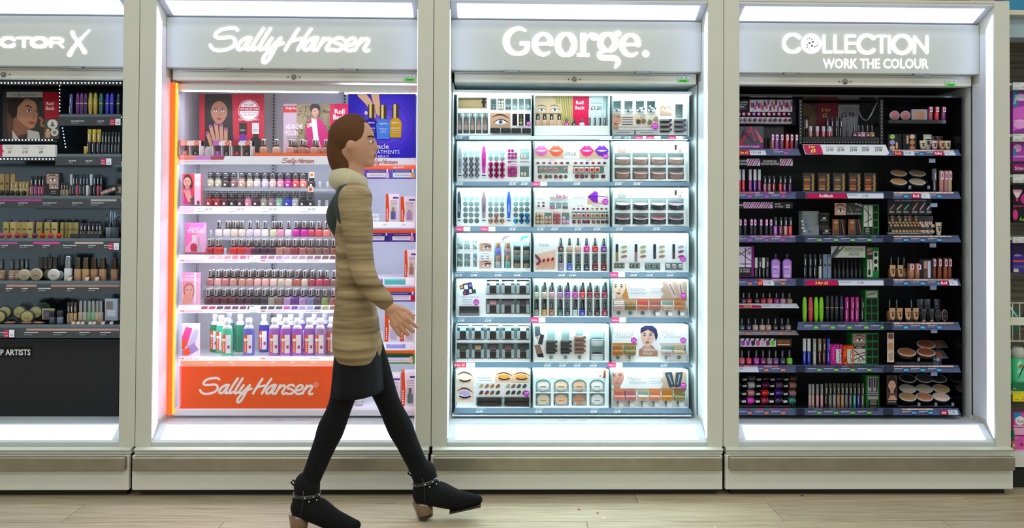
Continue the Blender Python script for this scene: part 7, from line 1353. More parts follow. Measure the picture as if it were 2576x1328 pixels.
for k, (y, Y) in enumerate(((895, .25), (868, .3))):
    zz = ZP(2310, y, Y); o = thing('bronzer_tray', f'slanted palette with brown pan, {("lower", "upper")[k]} one at the right', 'palette', (P(2360, y, Y).x, Y, zz), 'slanted brown palettes', rot=(.55, 0, 0)); mb = MB(); mb.box(-.038, .038, -.02, .03, 0, .006, '4c5454', bev=.001); me = mb.mesh('case'); me.materials.append(M['gloss']); p = bpy.data.objects.new('case', me); COL.objects.link(p); p.parent = o
    mb = MB(); mb.box(-.014, .016, -.016, .02, .006, .0072, '8c5430'); me = mb.mesh('pan'); me.materials.append(M['matte']); p = bpy.data.objects.new('pan', me); COL.objects.link(p); p.parent = o
    mb = MB(); mb.box(P(2348, y, Y).x, P(2370, y, Y).x, Y+.004, Y+.02, k6+.0005, zz-.004, '1c2024'); mb.build('palette_support', 'gloss', label=f'black block under the {("lower", "upper")[k]} slanted palette', cat='stand')
c = Card(2231, 944, 2257, 1018, .22, col='584038', th=.003); c.ell(2244, 968, 13, 24, '301c18'); face(c, 2244, 970, 19, 'd8a890', '301c18', lips='b05860', hairtop=0); c.poly([(2231, 1012), (2240, 994), (2250, 994), (2257, 1006), (2257, 1012)], 'c89880'); c.rect(2231, 1006, 2257, 1018, '241c1c'); c.text('GET THE LOOK', 2234, 1012, 3.2, 'e8e8e8', wmax=20); c.build('portrait_card', label='narrow portrait card of a woman touching her chin', cat='card')
fans((2281, 2323, 2365), (1017, 992, 966), 42, 17, [('b08858', 'b87850', 'e0c0a8'), ('c8b8a0', 'b8ac90', 'b89860'), ('202020', '484440', '302c2c')], 'pressed powder compact', k7, '14161a')
# ================================================================ first cabinet (black, cut by the left edge)
A = CB[0][0]; XA = 250-10
aL = -3.04
def xs0(px, Y): return P(px, 600, Y).x
def dots(name, pts, par, r=.0026):
    mb = MB()
    for p in pts: mb.ball(tuple(p), r, r*.8, r, 'd8f0ff', 6, 4)
    mb.build(name, 'dots', par)
mb = MB(); mb.box(aL, xs0(312, .19), .185, .2, ZP(150, 214, .19), ZP(150, 204, .19), '14181e'); mb.build('led_rail', 'gloss', A); dots('led_dots', [P(-120+8.8*k, 208.5+0, .184) for k in range(49)], A)
mb = MB(); mb.box(aL, xs0(304, .205), .2, .212, ZA+.0015, ZP(150, 855, .205), '0e0e10'); mb.build('lower_panel', 'matte', A)
c = Card(-80, 872, 80, 898, .1985, col='0e0e10', th=.001); c.text('MAKE-UP ARTISTS', 76.5, 893, 14.5, 'f0f0f0', 'r', wmax=138, bold=.02); c.build('panel_lettering', A)
mb = MB(); mb.box(aL, xs0(312, .47), .47, .475, ZP(150, 850, .47), ZP(150, 405, .47), '5c6870'); mb.build('mirror_back', 'mirror', A)
MC = '3c3e3e'
def mk1(x0, x1, yt, yb, lab, tk=(), led=True, col=MC, dl=None):
    def f(c):
        h = yb-yt; c.rect(x0, yt, x1, yt+h*.24, '586468')
        for a, b, q in tk: c.rect(a, yt+h*.3, b, yt+h*.46, q)
        x = x0+30
        while x < x1-40: w = R.choice((18, 26, 34)); chunks(c, x, yt+h*.56, x+w, yt+h*.64, 'c0c4c4', 3); chunks(c, x, yt+h*.74, x+w*.6, yt+h*.8, '90989c', 2.4); x += w+R.uniform(20, 40)
        if dl: a = dl; c.rect(a, yt+h*.4, a+12, yb-1.5, 'b02040'); c.text('Roll', a+1, yt+h*.66, 3.6, 'f0e0e4', wmax=10); c.text('Back', a+1, yt+h*.88, 3.6, 'f0e0e4', wmax=10); c.rect(a+13, yt+h*.4, a+26, yb-1.5, 'd8dcdc'); c.text('\u00a38', a+16, yt+h*.85, 5, '303438', wmax=8)
    o, z = shelf('shelf', lab, x0, x1, yt, yb, .2, .165, railcol=col, col='16181c', drawf=f, back=.465)
    if led: mb = MB(); a, b = xs0(x0, .2)+.01, xs0(x1, .2)-.01; mb.box(a, b, .206, .214, z-.0125, z-.0085, 'cfeaff'); mb.build('led_strip', 'ledstrip', o)
    return z, o
m1, _o = mk1(149, 305, 287, 316, 'black shelf with dark price rail under the purple and gold mascaras', dl=277)
m2, _o = mk1(143, 305, 387, 416, 'black shelf with dark price rail under the gold capped mascaras', dl=254)
m3, _o = mk1(-100, 304, 492, 523, 'black shelf with dark price rail under the gold lipsticks and eye box', [(0, 105, 'b03890'), (228, 293, 'b0a094')])
m4, _o = mk1(-100, 303, 599, 630, 'black shelf with dark price rail under the row of gold cartons', [(0, 45, 'a04888'), (84, 150, 'c83888'), (188, 260, 'b8a090')], dl=273)
m5, _o = mk1(-100, 302, 706, 739, 'black shelf with dark price rail under the foundation bottles', [(16, 92, 'b08070'), (128, 300, 'a07868')])
m6, _o = mk1(-100, 302, 816, 850, 'black shelf with dark price rail under the gold disc compacts', [(66, 300, 'b08878')], dl=10)
zl = ZP(60, 352, .21); o = thing('poster_ledge', 'lit ledge with a white price rail below the portrait poster', 'ledge', (xs0(60, .2), .2, zl-.05))
mb = MB(); mb.box(aL, xs0(140, .21), .21, .46, zl-.008, zl, '1c2a34'); mb.build('ledge_board', 'gloss', o)
c = Card(-110, 364, 138, 394, .205, .19, col='dcdad4', th=.02); c.poly([(-10, 364), (6, 364), (6, 376), (10, 380), (6, 384), (6, 394), (-10, 394)], 'b82050')
for x, t in ((24, '\u00a38'), (63, '\u00a310'), (103, '\u00a38')): c.text(t, x, 385, 6.5, '303438', 'c', bold=.01); lines(c, x-12, 368.5, x+12, 1, 3, '909090', .9); lines(c, x-7, 373.5, x+8, 1, 3, '707070'); 
c.build('price_rail', o); dots('led_dots', [P(-60+8.3*k, 352, .208) for k in range(24)]+[P(-60+8.8*k, 400, .2) for k in range(23)], o, .0024)
mb = MB(); mb.box(aL, xs0(141, .2), .203, .214, ZP(60, 404, .2), ZP(60, 395.5, .2), '20242a'); mb.build('led_rail', 'gloss', o)
mb = MB(); a, b = P(149, 212, .215), P(167, 378, .215); mb.box(b.x-.0015-.03, b.x+.0015-.03, .215, .46, b.z+.01, a.z, '1c2630'); mb.build('divider', 'clear', A)
dots('led_dots', [P(150+(y-212)/166*(0 if y < 290 else 16), y, .212) for y in range(216, 284, 9)]+[P(157+(y-320)*.16, y, .19) for y in range(322, 378, 8)], A, .002)
c = Card(7, 231, 149, 350, .33, .29, col='34302c', th=.003); c.rect(16, 231, 107, 245, 'b8b4b0'); c.text('YOU', 28, 241, 4.6, '303030', wmax=13); c.text('MAX FACTOR', 52, 241, 4.6, '303030', wmax=43); c.line([(43, 233), (50, 243)], 1.2, '505030'); c.line([(50, 233), (43, 243)], 1.2, '505030')
c.poly([(18, 250), (40, 246), (70, 247), (92, 262), (97, 300), (86, 322), (60, 345), (22, 350), (18, 330)], '5c3a2c'); c.poly([(38, 278), (50, 255), (70, 248), (88, 256), (96, 280), (92, 305), (86, 320), (74, 324), (56, 312), (44, 300)], 'b07c60'); c.poly([(36, 290), (60, 315), (72, 324), (68, 335), (32, 345), (34, 310)], '8a5c46')
c.poly([(18, 252), (36, 246), (62, 250), (44, 270), (42, 292), (32, 300), (20, 280)], '2a1c18'); c.line([(62, 268, 1), (71, 266, 3), (80, 272, 1.5)], 1, '2c1a14'); c.line([(90, 276, 1.5), (97, 275, 2)], 1, '2c1a14')
c.poly([(66, 279), (72, 275), (79, 280), (72, 283)], 'e8e0d8'); c.ell(73, 279, 2.6, 3, '302420'); c.poly([(88, 283), (93, 280), (97, 284), (92, 286)], 'e8e0d8'); c.ell(93, 283, 2.3, 2.6, '302420'); c.line([(65, 279), (72, 275), (80, 280)], 1.2, '18100c'); c.line([(87, 283), (93, 279.5), (98, 283)], 1.2, '18100c'); c.poly([(84, 284), (88, 298), (80, 300)], '98684e'); c.poly([(70, 305), (80, 304), (88, 308), (84, 313), (76, 312)], 'a04848')
c.line([(100, 296), (106, 302), (104, 314), (112, 318)], 7, '8c6048'); c.poly([(30, 326), (48, 350), (32, 350)], 'c0bcb4'); c.poly([(70, 326), (98, 332), (101, 350), (68, 350)], 'b8b4ac')
c.poly([(107, 231), (149, 231), (149, 296), (113, 300)], 'b01828'); c.text('Roll', 117, 264.5, 8.5, 'f0e8ec', wmax=25, bold=.02); c.text('Back', 115, 276, 8.5, 'f0e8ec', wmax=33, bold=.02); c.poly([(113, 300), (149, 298), (149, 350), (108, 350)], '504840')
c.ell(132, 312, 13, 12, 'd8d4cc'); c.poly([(132, 304), (138, 318), (126, 318)], '706858'); c.ell(137, 333, 10, 9.5, 'd8d4cc'); c.ell(137, 333, 5.5, 5, '988078'); c.rect(117, 324, 124, 331, 'c8b070'); c.rect(114, 331, 126, 346, 'c89870'); c.build('poster', label='portrait poster of a dark-haired woman with a crimson rollback panel', cat='poster')
g = 'two tone mascaras'
stick('mascara', 'mascara', (195.5, 205.5, 215.5, 227.5, 240, 254.5, 270, 281.6, 298), 10.5, 230, 287, m1, .24, [('602070', '5c1c6c'), ('582068', '682078'), ('301c50', '40205c'), ('b8a040', 'c0b048'), ('b89c40', 'b0b050'), ('18605c', '187468'), ('2828b0', '3030c8'), ('2828a8', '3438d0'), ('1c2030', '242c38')], [f'{q} mascara with gold band on the upper small shelf' for q in ('plum purple', 'bright purple', 'dark violet', 'yellow gold', 'greenish gold', 'teal', 'royal blue left', 'royal blue right', 'blackish')], 'mascara', g)
for k in (1, 3, 4, 6, 7, 8): item('mascara', 'mascara', (195.5, 205.5, 215.5, 227.5, 240, 254.5, 270, 281.6, 298)[k]+3, 10, 57, m1, .29, ('382850', '483068') if k < 3 else ('8c7830', '988438') if k < 5 else ('202870', '242c90'), f'mascara standing behind the {ORD[k]} one on the upper small shelf', 'mascara', g)
stick('tube', 'eye_pencil', (179,), 9, 234, 287, m1, .25, [('3c4878', '5058b0')], 'tall violet blue carton at the left of the upper small shelf', 'carton', None)
stick('tube', 'mascara', (225, 237, 249), 9.5, 323, 386, m2, .24, [('16181a', 'c0a030'), ('16181a', 'c8b040')], 'black mascara with bright gold cap', 'mascara', 'gold capped mascaras')
stick('tube', 'mascara', (259, 267, 275, 283.5, 292, 300), 6.6, 329, 386, m2, .24, [('14181a', '1c2420'), ('14181a', '20282c')], 'slim black and gold pencil on the lower small shelf', 'pencil', 'slim black pencils')
stick('jar', 'gold_pot', (215,), 8, 366, 386, m2, .23, [('c09830', 'd8b840')], 'small gold pot at the front of the lower small shelf', 'pot', None)
# rows of the main shelves
stick('box', 'lip_carton', (6, 19, 33), 11, 437, 492, m3, .26, [('a89058', ), ('90784c',)], 'slim gold carton at the left edge, first full shelf', 'carton', 'slim gold cartons')
stick('tube', 'lipstick', (31, 42, 53, 61, 70), 9.5, 448, 481, m3+.004, .26, [('c0a868', 'b09858')], 'gold lipstick tube, first full shelf', 'lipstick', 'gold lipsticks')
stick('end_round', 'lipstick_tester', (6, 20, 33, 47, 62), 9, 475, 488, m3+.001, .222, [('181a1e',)], 'black tester end leaning before the gold lipsticks', 'tester', 'black tester ends')
stick('tube', 'lip_gloss', (80.5, 91.5, 100.5, 109), 8, 441, 491, m3, .235, [('a85078', '1c1c20'), ('803880', '1c1c20'), ('b03058', '1c1c20'), ('701c30', '1c1c20')], 'black capped lip gloss beside the eye box', 'lip gloss', 'black capped glosses')
c = Card(115, 434, 150, 490, .24, col='383438', th=.03); eyep(c, 117, 437, 147, 462, 'b89c94', iris='607080', brow='503c38'); eyep(c, 124, 462, 147, 475, 'b89c94', iris='607080', brow='503c38'); c.rect(128, 480, 140, 481.5, 'd0d0d0'); c.rect(128, 485, 140, 486.5, 'd0d0d0'); c.build('eye_box', label='dark box with two grey eye pictures on the first full shelf', cat='box')
stick('tube', 'lipstick', (156, 163, 170), 6.6, 457, 491, m3, .24, [('8c7848', '282418')], 'small dark and gold tube right of the eye box', 'tube', 'small dark gold tubes')
stick('tube', 'eye_pencil', (179, 186, 194, 204, 212, 220, 229, 238, 247, 255), 6.6, 436, 491, m3, .24, [('181c20', 'c8d0d0'), ('202428', '183040'), ('c02850', '101418'), ('14181c', '24303c'), ('2c3038', '1c2834'), ('d8d8d8', '283440')], 'slim black eye pencil, first full shelf', 'pencil', 'slim eye pencils')
for k, (cx, cy, q) in enumerate(((276, 475, .35), (291, 462, .0))):
    p = P(cx, cy, .232); o = thing('nude_palette', ('tilted', 'upright')[k]+' dark palette with pale pans at the right end', 'palette', (p.x, .232+.03*k, m3+(.012 if k == 0 else 0)), rot=(0, -q, 0)); mb = MB(); w, h = ((.04, .02), (.014, .045))[k]; mb.box(-w, w, -.004, .004, 0, h*1.3, '221c18', bev=.001); me = mb.mesh('case'); me.materials.append(M['gloss']); pp = bpy.data.objects.new('case', me); COL.objects.link(pp); pp.parent = o
    for j in range(4): mb = MB(); mb.box(-w*.85+j*w*.43, -w*.85+j*w*.43+w*.38, -.0055, -.004, h*.35, h, ('b89c80', 'c8a898', 'b89088', 'd8bca8')[j]); me = mb.mesh('pan'); me.materials.append(M['matte']); pp = bpy.data.objects.new('pan', me); COL.objects.link(pp); pp.parent = o
gx = [16.5, 34, 48, 63, 77, 99.5, 120, 138]
stick('box', 'gold_carton', gx, 14, 552, 591, m4, .26, [('b0a050',), ('c0b068',), ('a89448',)], 'gold carton with purple top, second full shelf', 'carton', 'gold cartons', dep=.022)
stick('box', 'gold_carton', [22+20.5*k for k in range(6)], 13, 547, 591, m4, .31, [('583060',), ('6c4878',)], 'purple topped carton in the back row, second full shelf', 'carton', 'purple back cartons', dep=.02)
stick('box', 'gold_carton', (157, 168, 177, 185, 193), 7.5, 551, 590, m4, .26, [('a89850',), ('8c8040',)], 'narrow gold carton, second full shelf', 'carton', 'narrow gold cartons', dep=.02)
stick('tube', 'nail_polish', (206, 215, 225, 235, 245, 253), 8.5, 553, 590, m4, .26, [('484028', '383030'), ('202c38', '282c34'), ('6c6434', '302c2c')], 'dark gold tube at the middle right, second full shelf', 'tube', 'dark gold tubes')
for k, x in enumerate((4, 22, 43, 63, 87, 107, 127, 148)):
    q = ('b04868', 'c03858', 'a83050', '803048', '703040', 'c02820', 'c83048', 'd02818')[k]; o = thing('lip_sample', f'faceted {("rose", "crimson", "berry", "wine", "dull plum", "red", "pink red", "scarlet")[k]} lip shade sample', 'sample', (XZ(x, .225, m4), .225, m4), 'lip shade samples')
    mb = MB(); mb.ball((0, 0, .0125), .0135, .01, .0125, q, 7, 4); me = mb.mesh('sample'); [setattr(pp, 'use_smooth', False) for pp in me.polygons]; me.materials.append(M['gloss']); pp = bpy.data.objects.new('sample_gem', me); COL.objects.link(pp); pp.parent = o
o = thing('brush_cup', 'clear cup of thin brow brushes at the right of the second full shelf', 'cup', (XZ(282, .26, m4), .26, m4)); mb = MB(); mb.lathe([(.026, 0), (.028, .05)], 14, 'c8d4dc'); me = mb.mesh('cup_body'); me.materials.append(M['clear']); p = bpy.data.objects.new('cup_body', me); COL.objects.link(p); p.parent = o
for k in range(9):
    a = k*.7; mb = MB(); mb.tube([(.012*math.cos(a), .01*math.sin(a), .002), (.03*math.cos(a*1.3), .014*math.sin(a), .1+.012*(k % 3))], .0024, ('14181c', '30343a', '8890a0')[k % 3], 6); me = mb.mesh('brush'); me.materials.append(M['gloss']); p = bpy.data.objects.new('brush', me); COL.objects.link(p); p.parent = o
stick('box', 'palette_sleeve', (190, 215, 240), 24, 586, 597, m4, .225, [('15171b',)], 'flat black palette lying at the front, second full shelf', 'palette', 'flat black palettes', dep=.03)
stick('polish_plain', 'foundation_bottle', (6, 32, 47, 58, 69), 16, 648, 700, m5, .27, [('b08868', ), ('c09878',)], 'black capped nude foundation bottle, third full shelf', 'foundation', 'black capped foundations')
stick('box', 'dark_carton', (103, 115, 127, 139), 10, 641, 696, m5, .3, [('28221c',), ('1c1814',)], 'dark narrow carton at the back, third full shelf', 'carton', 'dark back cartons')
for k, (x, y, w, q, q2, n) in enumerate(((61, 706, 28, 'b8a890', 'c8c8a0', 'cream compact leaning at the front left'), (91, 706, 30, 'a89480', 'c8c8a8', 'tan compact leaning beside the cream one'), (88, 689, 26, '88785c', '3c3828', 'dark compact behind the leaning pair'), (122, 688, 26, '706448', '383420', 'dark compact behind the white disc'), (135, 705, 29, 'd0d0cc', 'e0e0dc', 'white disc compact'), (149, 698, 22, 'c8c8c4', 'd8d8d4', 'white disc compact behind'))):
    item('compact', 'compact', x, w, w, m5, .225+.04*(y < 700), (q, q2), n+', third full shelf', 'compact', 'round compacts third shelf', dep=.05)
stick('gloss_jar', 'cream_bottle', (171.6,), 19, 644, 704, m5, .24, [('e8e8e4', 'a8b0b4')], 'white cream bottle with clear cap, third full shelf', 'bottle', None)
stick('gloss_jar', 'foundation_bottle', (195.6, 216, 237, 258.5, 288), 18, 646, 702, m5, .245, [('c8a078', '606050'), ('d0a068', '706850'), ('b88860', '585040'), ('c09468', '605848'), ('b08058', '504840')], 'square foundation bottle with clear grey cap', 'foundation', 'square foundations', dep=.028)
stick('tube_foot', 'sample_tube', (179, 222, 247), 12, 693, 704, m5, .222, [('d8b8a0', '202020')], 'small pale sample lying before the foundations', 'sample', 'pale samples')
for k, (x, y, Y) in enumerate(((13, 803, .3), (50, 803, .3), (91, 803, .3), (69, 815, .24), (-2, 815, .24), (66, 790, .36), (108, 790, .36))):
    z = m6; zz = max(m6, ZP(60, y+1, Y)); item('compact', 'gold_compact', x, 35, 33, m6+(.012 if Y == .3 else .02 if Y > .3 else 0), Y, ('b0a868' if Y < .35 else '24221c', '38342c'), f'gold disc compact, {("back left", "back middle", "back right", "front and nearest the middle", "front and cut by the edge", "rear dark left", "rear dark right")[k]}', 'compact', 'gold disc compacts', dep=.06)
    if Y > .25: mb = MB(); X = XZ(x, Y, m6); mb.box(X-.03, X+.03, Y-.012, Y+.014, m6+.0004, m6+(.0115 if Y == .3 else .0195), '141414'); mb.build('compact_step', 'gloss', label=f'black block under the {("back left", "back middle", "back right", "", "", "rear left", "rear right")[k]} gold compact', cat='stand')
stick('compact', 'open_compact', (26, 68, 98), 30, 808, 815, m6, .222, [('a87058', '1a1a1a')], 'low open compact lying at the very front, bottom shelf', 'compact', 'low open compacts', dep=.06)
c = Card(106, 776, 137, 803, .26, .235, col='8c8c50', th=.004); c.rect(109, 780, 134, 802, '443848'); c.rect(113, 786, 130, 797, '6c4c58'); c.build('shadow_card', label='square dark palette with an olive rim, bottom shelf', cat='palette')
stick('jar', 'pot', (132, 151), 15, 782, 814, m6, .235, [('48505c', '15171a'), ('707c90', '20242a')], 'small grey blue pot with black lid, bottom shelf', 'pot', 'grey blue pots')
stick('tube', 'concealer', (173, 181, 190), 7.5, 754, 806, m6, .25, [('b88860', '181818'), ('c0a060', '383020'), ('c8a868', '504020')], 'slim gold and black concealer, bottom shelf', 'concealer', 'slim concealers')
stick('gloss_jar', 'foundation_tube', (203, 214, 225, 235, 245, 254), 11, 752, 808, m6, .25, [('d0b8a0', 'c0ccd0'), ('c8c0b0', 'b8c4c8'), ('88b888', 'b0c8c0'), ('98c098', 'b8ccc4'), ('d0b898', 'b0b8b8'), ('c8b090', 'b0b8b8')], 'clear capped pale tube, bottom shelf', 'tube', 'clear capped pale tubes')
c = Card(264, 752, 296, 806, .25, col='a8b0b8', th=.02); c.rect(267, 758, 284, 778, '887868'); c.rect(270, 780, 290, 796, 'd0d0d4'); c.build('clear_pack', label='clear silver pack at the right end of the bottom shelf', cat='pack')
stick('tube_foot', 'sample_tube', (188, 200, 211, 230, 240, 262, 283), 11, 806, 814, m6, .222, [('d8b8a8', '242424')], 'small beige sample in the front row, bottom shelf', 'sample', 'beige samples')
# ================================================================ neighbouring shop shelving at the right edge
GX0 = 1.885
gy0 = .06
o = thing('shop_shelving', 'cream shop shelving with brown slatted back right of the cabinets', 'shelving', (2.5, .3, 0)); GXm = 3.1
mb = MB(); mb.box(GX0, GXm, .5, .53, 0, 2.4, '7c7060'); mb.build('back_panel', 'slat', o)
mb = MB(); mb.box(GX0, GXm, gy0+.02, .49, 0, ZP(2560, 1178, gy0+.02), '121416'); mb.build('base', 'matte', o)
mb = MB(); mb.box(GX0, GXm, gy0, .49, ZP(2560, 1175, gy0), ZP(2560, 1136, gy0), 'dcdcd4'); mb.build('base_shelf', 'paint', o)
mb = MB(); mb.box(GX0, GXm, gy0, .49, ZP(2560, 37, gy0), ZP(2560, 25, gy0), 'cfccb8'); mb.build('canopy_shelf', 'paint', o)
mb = MB(); mb.box(GX0, GXm, gy0+.04, .2, ZP(2560, 93, gy0+.03), ZP(2560, 39, gy0+.03), '9cb0b8'); mb.build('canopy_light', 'paint', o)
def gr(y0, y1, col, lab, t=None, yy=gy0, back=.49):
    q = thing('shelf', lab, 'shelf', (2.5, yy, ZP(2560, y1, yy))); mb = MB(); z = ZP(2560, y0+1.5, yy); mb.box(GX0+.002, GXm-.002, yy+.006, back, z-.01, z, 'c8c8c4'); mb.build('shelf_board', 'paint', q)
    c = Card(2548, y0, 2640, y1, yy, col=col, th=.005)
    for x in (2548, 2594): c.rect(x+1, y0+2, x+40, y1-2, 'd8dcd8' if col != 'd8c818' else 'e8d820'); c.text(t or '\u00a37.97', x+23, y1-4, 6, '303438', wmax=16); lines(c, x+3, y0+4, x+20, 1, 3); lines(c, x+3, y1-5, x+18, 1, 3, '606060')
    c.build('price_rail', q); return z
s1 = gr(207, 226, 'b8c4d8', 'shelf rail with white ticket above the purple razor packs', '\u00a37.97'); 
s2 = gr(336, 356, 'c0c4c8', 'shelf rail with ticket below the first purple razor pack'); s3 = gr(438, 460, 'c0c4c8', 'shelf rail with ticket above the black razor pack')
s4 = gr(596, 611, 'd0d4d0', 'shelf rail with tilted ticket above the purple carton'); s5 = gr(985, 1010, 'd8c818', 'shelf with bright yellow price rail under the green cans')
def pk(x0, y0, x1, y1, Y, col, f, name, lab, cat, th=.03):
    c = Card(x0, y0, x1, y1, Y, col=col, th=th); f(c); c.build(name, label=lab, cat=cat)
def f(c): c.rect(2548, 228, 2560, 268, '2088a8'); c.text('Venus', 2556, 262, 7, 'f0f4f8', rot=-1.5, wmax=28); c.ell(2568, 245, 14, 9, 'd8b8d8'); c.line([(2556, 245), (2640, 244)], 4, 'b0d0e0'); c.poly([(2548, 272), (2600, 262), (2640, 300), (2548, 330)], 'd060c8'); c.ell(2566, 312, 16, 12, 'e8a0e0'); c.text('comfort', 2549, 306, 6, 'e8d8f0', wmax=30)
pk(2548, 228, 2600, 334, gy0+.03, '9838a8', f, 'razor_pack', 'large purple razor pack with teal end hanging at the right edge', 'razor pack')
def f(c): c.ell(2560, 372, 10, 10, 'e0a8d8'); c.rect(2548, 375, 2556, 392, '2088a8'); c.text('comfort', 2549, 396, 6, 'f0e0f0', wmax=30); c.text('3', 2563, 374, 6, '505878')
pk(2548, 358, 2600, 406, gy0+.03, 'a840b0', f, 'razor_pack', 'smaller purple razor pack with round emblem', 'razor pack')
pk(2548, 412, 2640, 431, gy0+.02, '8c1870', lambda c: c.text('Shave', 2553, 427, 9, 'f0e8f0', wmax=30), 'header_strip', 'magenta strip reading shave between the razor packs', 'strip', .004)
def f(c): c.rect(2548, 477, 2571, 484, 'e8a8c8'); c.poly([(2549, 484), (2569, 484), (2562, 497), (2556, 497)], 'f0d8e4'); c.rect(2556, 497, 2562, 506, 'd03080'); c.text('quattro', 2549, 521, 7, 'e02878', wmax=28); c.ell(2554, 540, 7, 13, 'd83088'); c.ell(2576, 500, 9, 12, 'c02880'); c.poly([(2564, 554), (2568, 544), (2572, 554), (2578, 545), (2580, 556)], '70b020')
pk(2548, 464, 2600, 560, gy0+.03, '141216', f, 'razor_pack', 'black razor pack with a pink razor at the right edge', 'razor pack')
def f(c): c.rect(2548, 614, 2600, 640, '241c48'); c.text('ASDA', 2552, 644.5, 4.6, 'e8e8f0'); c.rect(2548, 655, 2600, 659, 'e05820'); c.rect(2548, 668, 2580, 675, '48508c'); c.rect(2550, 676, 2562, 684, 'c8ccc8')
pk(2548, 612, 2600, 686, gy0+.03, '402890', f, 'razor_pack', 'dark purple carton with an orange line at the right edge', 'carton')
zb = ZP(2560, 858, gy0+.01); z2 = ZP(2560, 762, gy0+.01); q = thing('wire_basket', 'white wire basket with a white front strip at the right edge', 'basket', (2.4, gy0, zb)); 
for nm, zz in (('rim_wire', z2), ('bottom_wire', zb), ('middle_wire', (z2+zb)/2)): mb = MB(); mb.tube([(GX0+.005, gy0+.01, zz), (GXm-.1, gy0+.01, zz)], .003, 'd8dcd0', 6); mb.build(nm, 'gloss', q)
for k in range(26): mb = MB(); x = GX0+.01+k*.032; mb.tube([(x, gy0+.01, z2), (x, gy0+.01, zb), (x, gy0+.2, zb)], .002, 'd8dcd0', 6); mb.build('wire', 'gloss', q)
mb = MB(); mb.tube([(GX0+.004, gy0+.012, ZP(2560, 770, gy0)), (GX0+.03, gy0+.012, ZP(2560, 772, gy0)), (GX0+.065, gy0+.012, ZP(2560, 800, gy0))], .004, 'e0e0dc', 8); mb.build('scoop_wire', 'gloss', q)
mb = MB(); mb.box(GX0+.003, GXm-.1, gy0, gy0+.006, ZP(2560, 818, gy0), ZP(2560, 798, gy0), 'dcdcc8'); mb.build('front_strip', 'paint', q)
for k in range(4):
    mb = MB(); x = GX0+.07+k*.17; mb.ball((x, gy0+.12, zb+.075), .08, .07, .07, ('187058', '28907c', '1c8060', '309880')[k], 14, 9)
    for i, v in enumerate(mb.v): n = math.sin(v[0]*170)*math.cos(v[2]*140+k)*.008; mb.v[i] = (v[0]+n, v[1]+n, v[2]+n*.6)
    mb.build('sponge_bag', 'gloss', label=f'crumpled green plastic bag in the wire basket, {ORD[k]} from the cabinet', cat='bag', group='green bags')
for k in range(3):
    x = GX0+.035+k*.062; z = s5; o2 = thing('shaving_can', 'green shaving foam can with pale cap, '+ORD[k]+' from the cabinet', 'can', (x, gy0+.06, z), 'green cans')
    hh = ZP(2560, 872, gy0+.06)-z
    for nm, pr, q3 in (('can_body', [(.027, .001), (.028, .01), (.028, hh*.74)], '50c890'), ('cap', [(.027, hh*.74), (.028, hh*.92), (.02, hh)], 'c8ccc4')): mb = MB(); mb.lathe(pr, 16, q3); me = mb.mesh(nm); me.materials.append(M['gloss']); p = bpy.data.objects.new(nm, me); COL.objects.link(p); p.parent = o2
    mb = MB(); [mb.poly([(-.016+.006*i, -.0285, hh*(.3+.08*i)), (-.012+.006*i, -.0285, hh*(.3+.08*i)), (.004+.006*i, -.0285, hh*(.5+.06*i)), (0+.006*i, -.0285, hh*(.5+.06*i))], '185038') for i in range(3)]; mb.poly([(.008*math.cos(a*math.pi/5)-.004, -.029, hh*.58+.006*math.sin(a*math.pi/5)) for a in range(10)], 'e05820'); me = mb.mesh('label'); me.materials.append(M['print']); p = bpy.data.objects.new('label', me); COL.objects.link(p); p.parent = o2
pk(2548, 962, 2640, 984, gy0+.025, '287850', lambda c: c.text('DA', 2548, 980, 5, 'd0e0d8'), 'can_tray', 'dark green cardboard tray edge before the cans', 'tray', .003)
def f(c): c.ell(2556, 1045, 14, 9, '2090d8'); c.ell(2566, 1058, 12, 11, 'f0ecf0'); c.text('Veet', 2558, 1063, 8, '202428', wmax=18); c.rect(2548, 1070, 2600, 1094, 'f0b0d8'); c.rect(2549, 1074, 2575, 1076, '584050'); c.ell(2557, 1100, 5, 6, 'e878b8'); c.ell(2570, 1118, 4, 4, 'b01848'); c.rect(2548, 1094, 2600, 1097, 'b01878')
pk(2550, 1038, 2600, 1131, gy0+.03, 'd858b0', f, 'wax_box', 'pink wax box with a round white emblem at the right edge', 'box')
pk(2546.5, 1084, 2552, 1104, gy0+.01, '107048', lambda c: None, 'small_box', 'narrow dark green box beside the pink wax box', 'box', .02)
pk(2546.5, 1112, 2555, 1132, gy0+.008, 'b08068', lambda c: c.ell(2551, 1120, 3, 4, 'e0b8a0'), 'small_box', 'narrow box with a face picture below the pink wax box', 'box', .02)
mb = MB(); zt = ZP(2560, 25, gy0)
for k, (x, w, h, q, n) in enumerate(((GX0+.08, .06, .12, '2080a8', 'teal razor pack standing on the canopy at the right edge'), (GX0+.22, .07, .12, '9030a0', 'purple razor pack standing on the canopy further right'))): mb = MB(); mb.box(x-w, x+w, gy0+.03, gy0+.07, zt+.0015, zt+h, q, bev=.004); mb.build('razor_pack', 'gloss', label=n, cat='razor pack')
mb = MB(); a, b = P(2478, 5, .1).x, P(2542, 5, .1).x; mb.box(a, b, .1, .16, ZT+.0122, ZT+.06, '6c28a0', bev=.004); mb.build('razor_pack', 'gloss', label='purple pack lying on top of the right hand cabinet', cat='razor pack')
c = Card(2436, -8, 2508, 16, .03, col='b0bcc0', th=.002); 
mb = MB(); a, b = P(2440, 5, .03).x, P(2502, 5, .03).x; mb.box(a, b, .03, .033, ZT+.0122, ZT+.05, 'b8c4c8', bev=.0012); mb.build('acrylic_stop', 'acrylic', label='clear acrylic stop on the top right corner of the cabinet', cat='shelf stop')
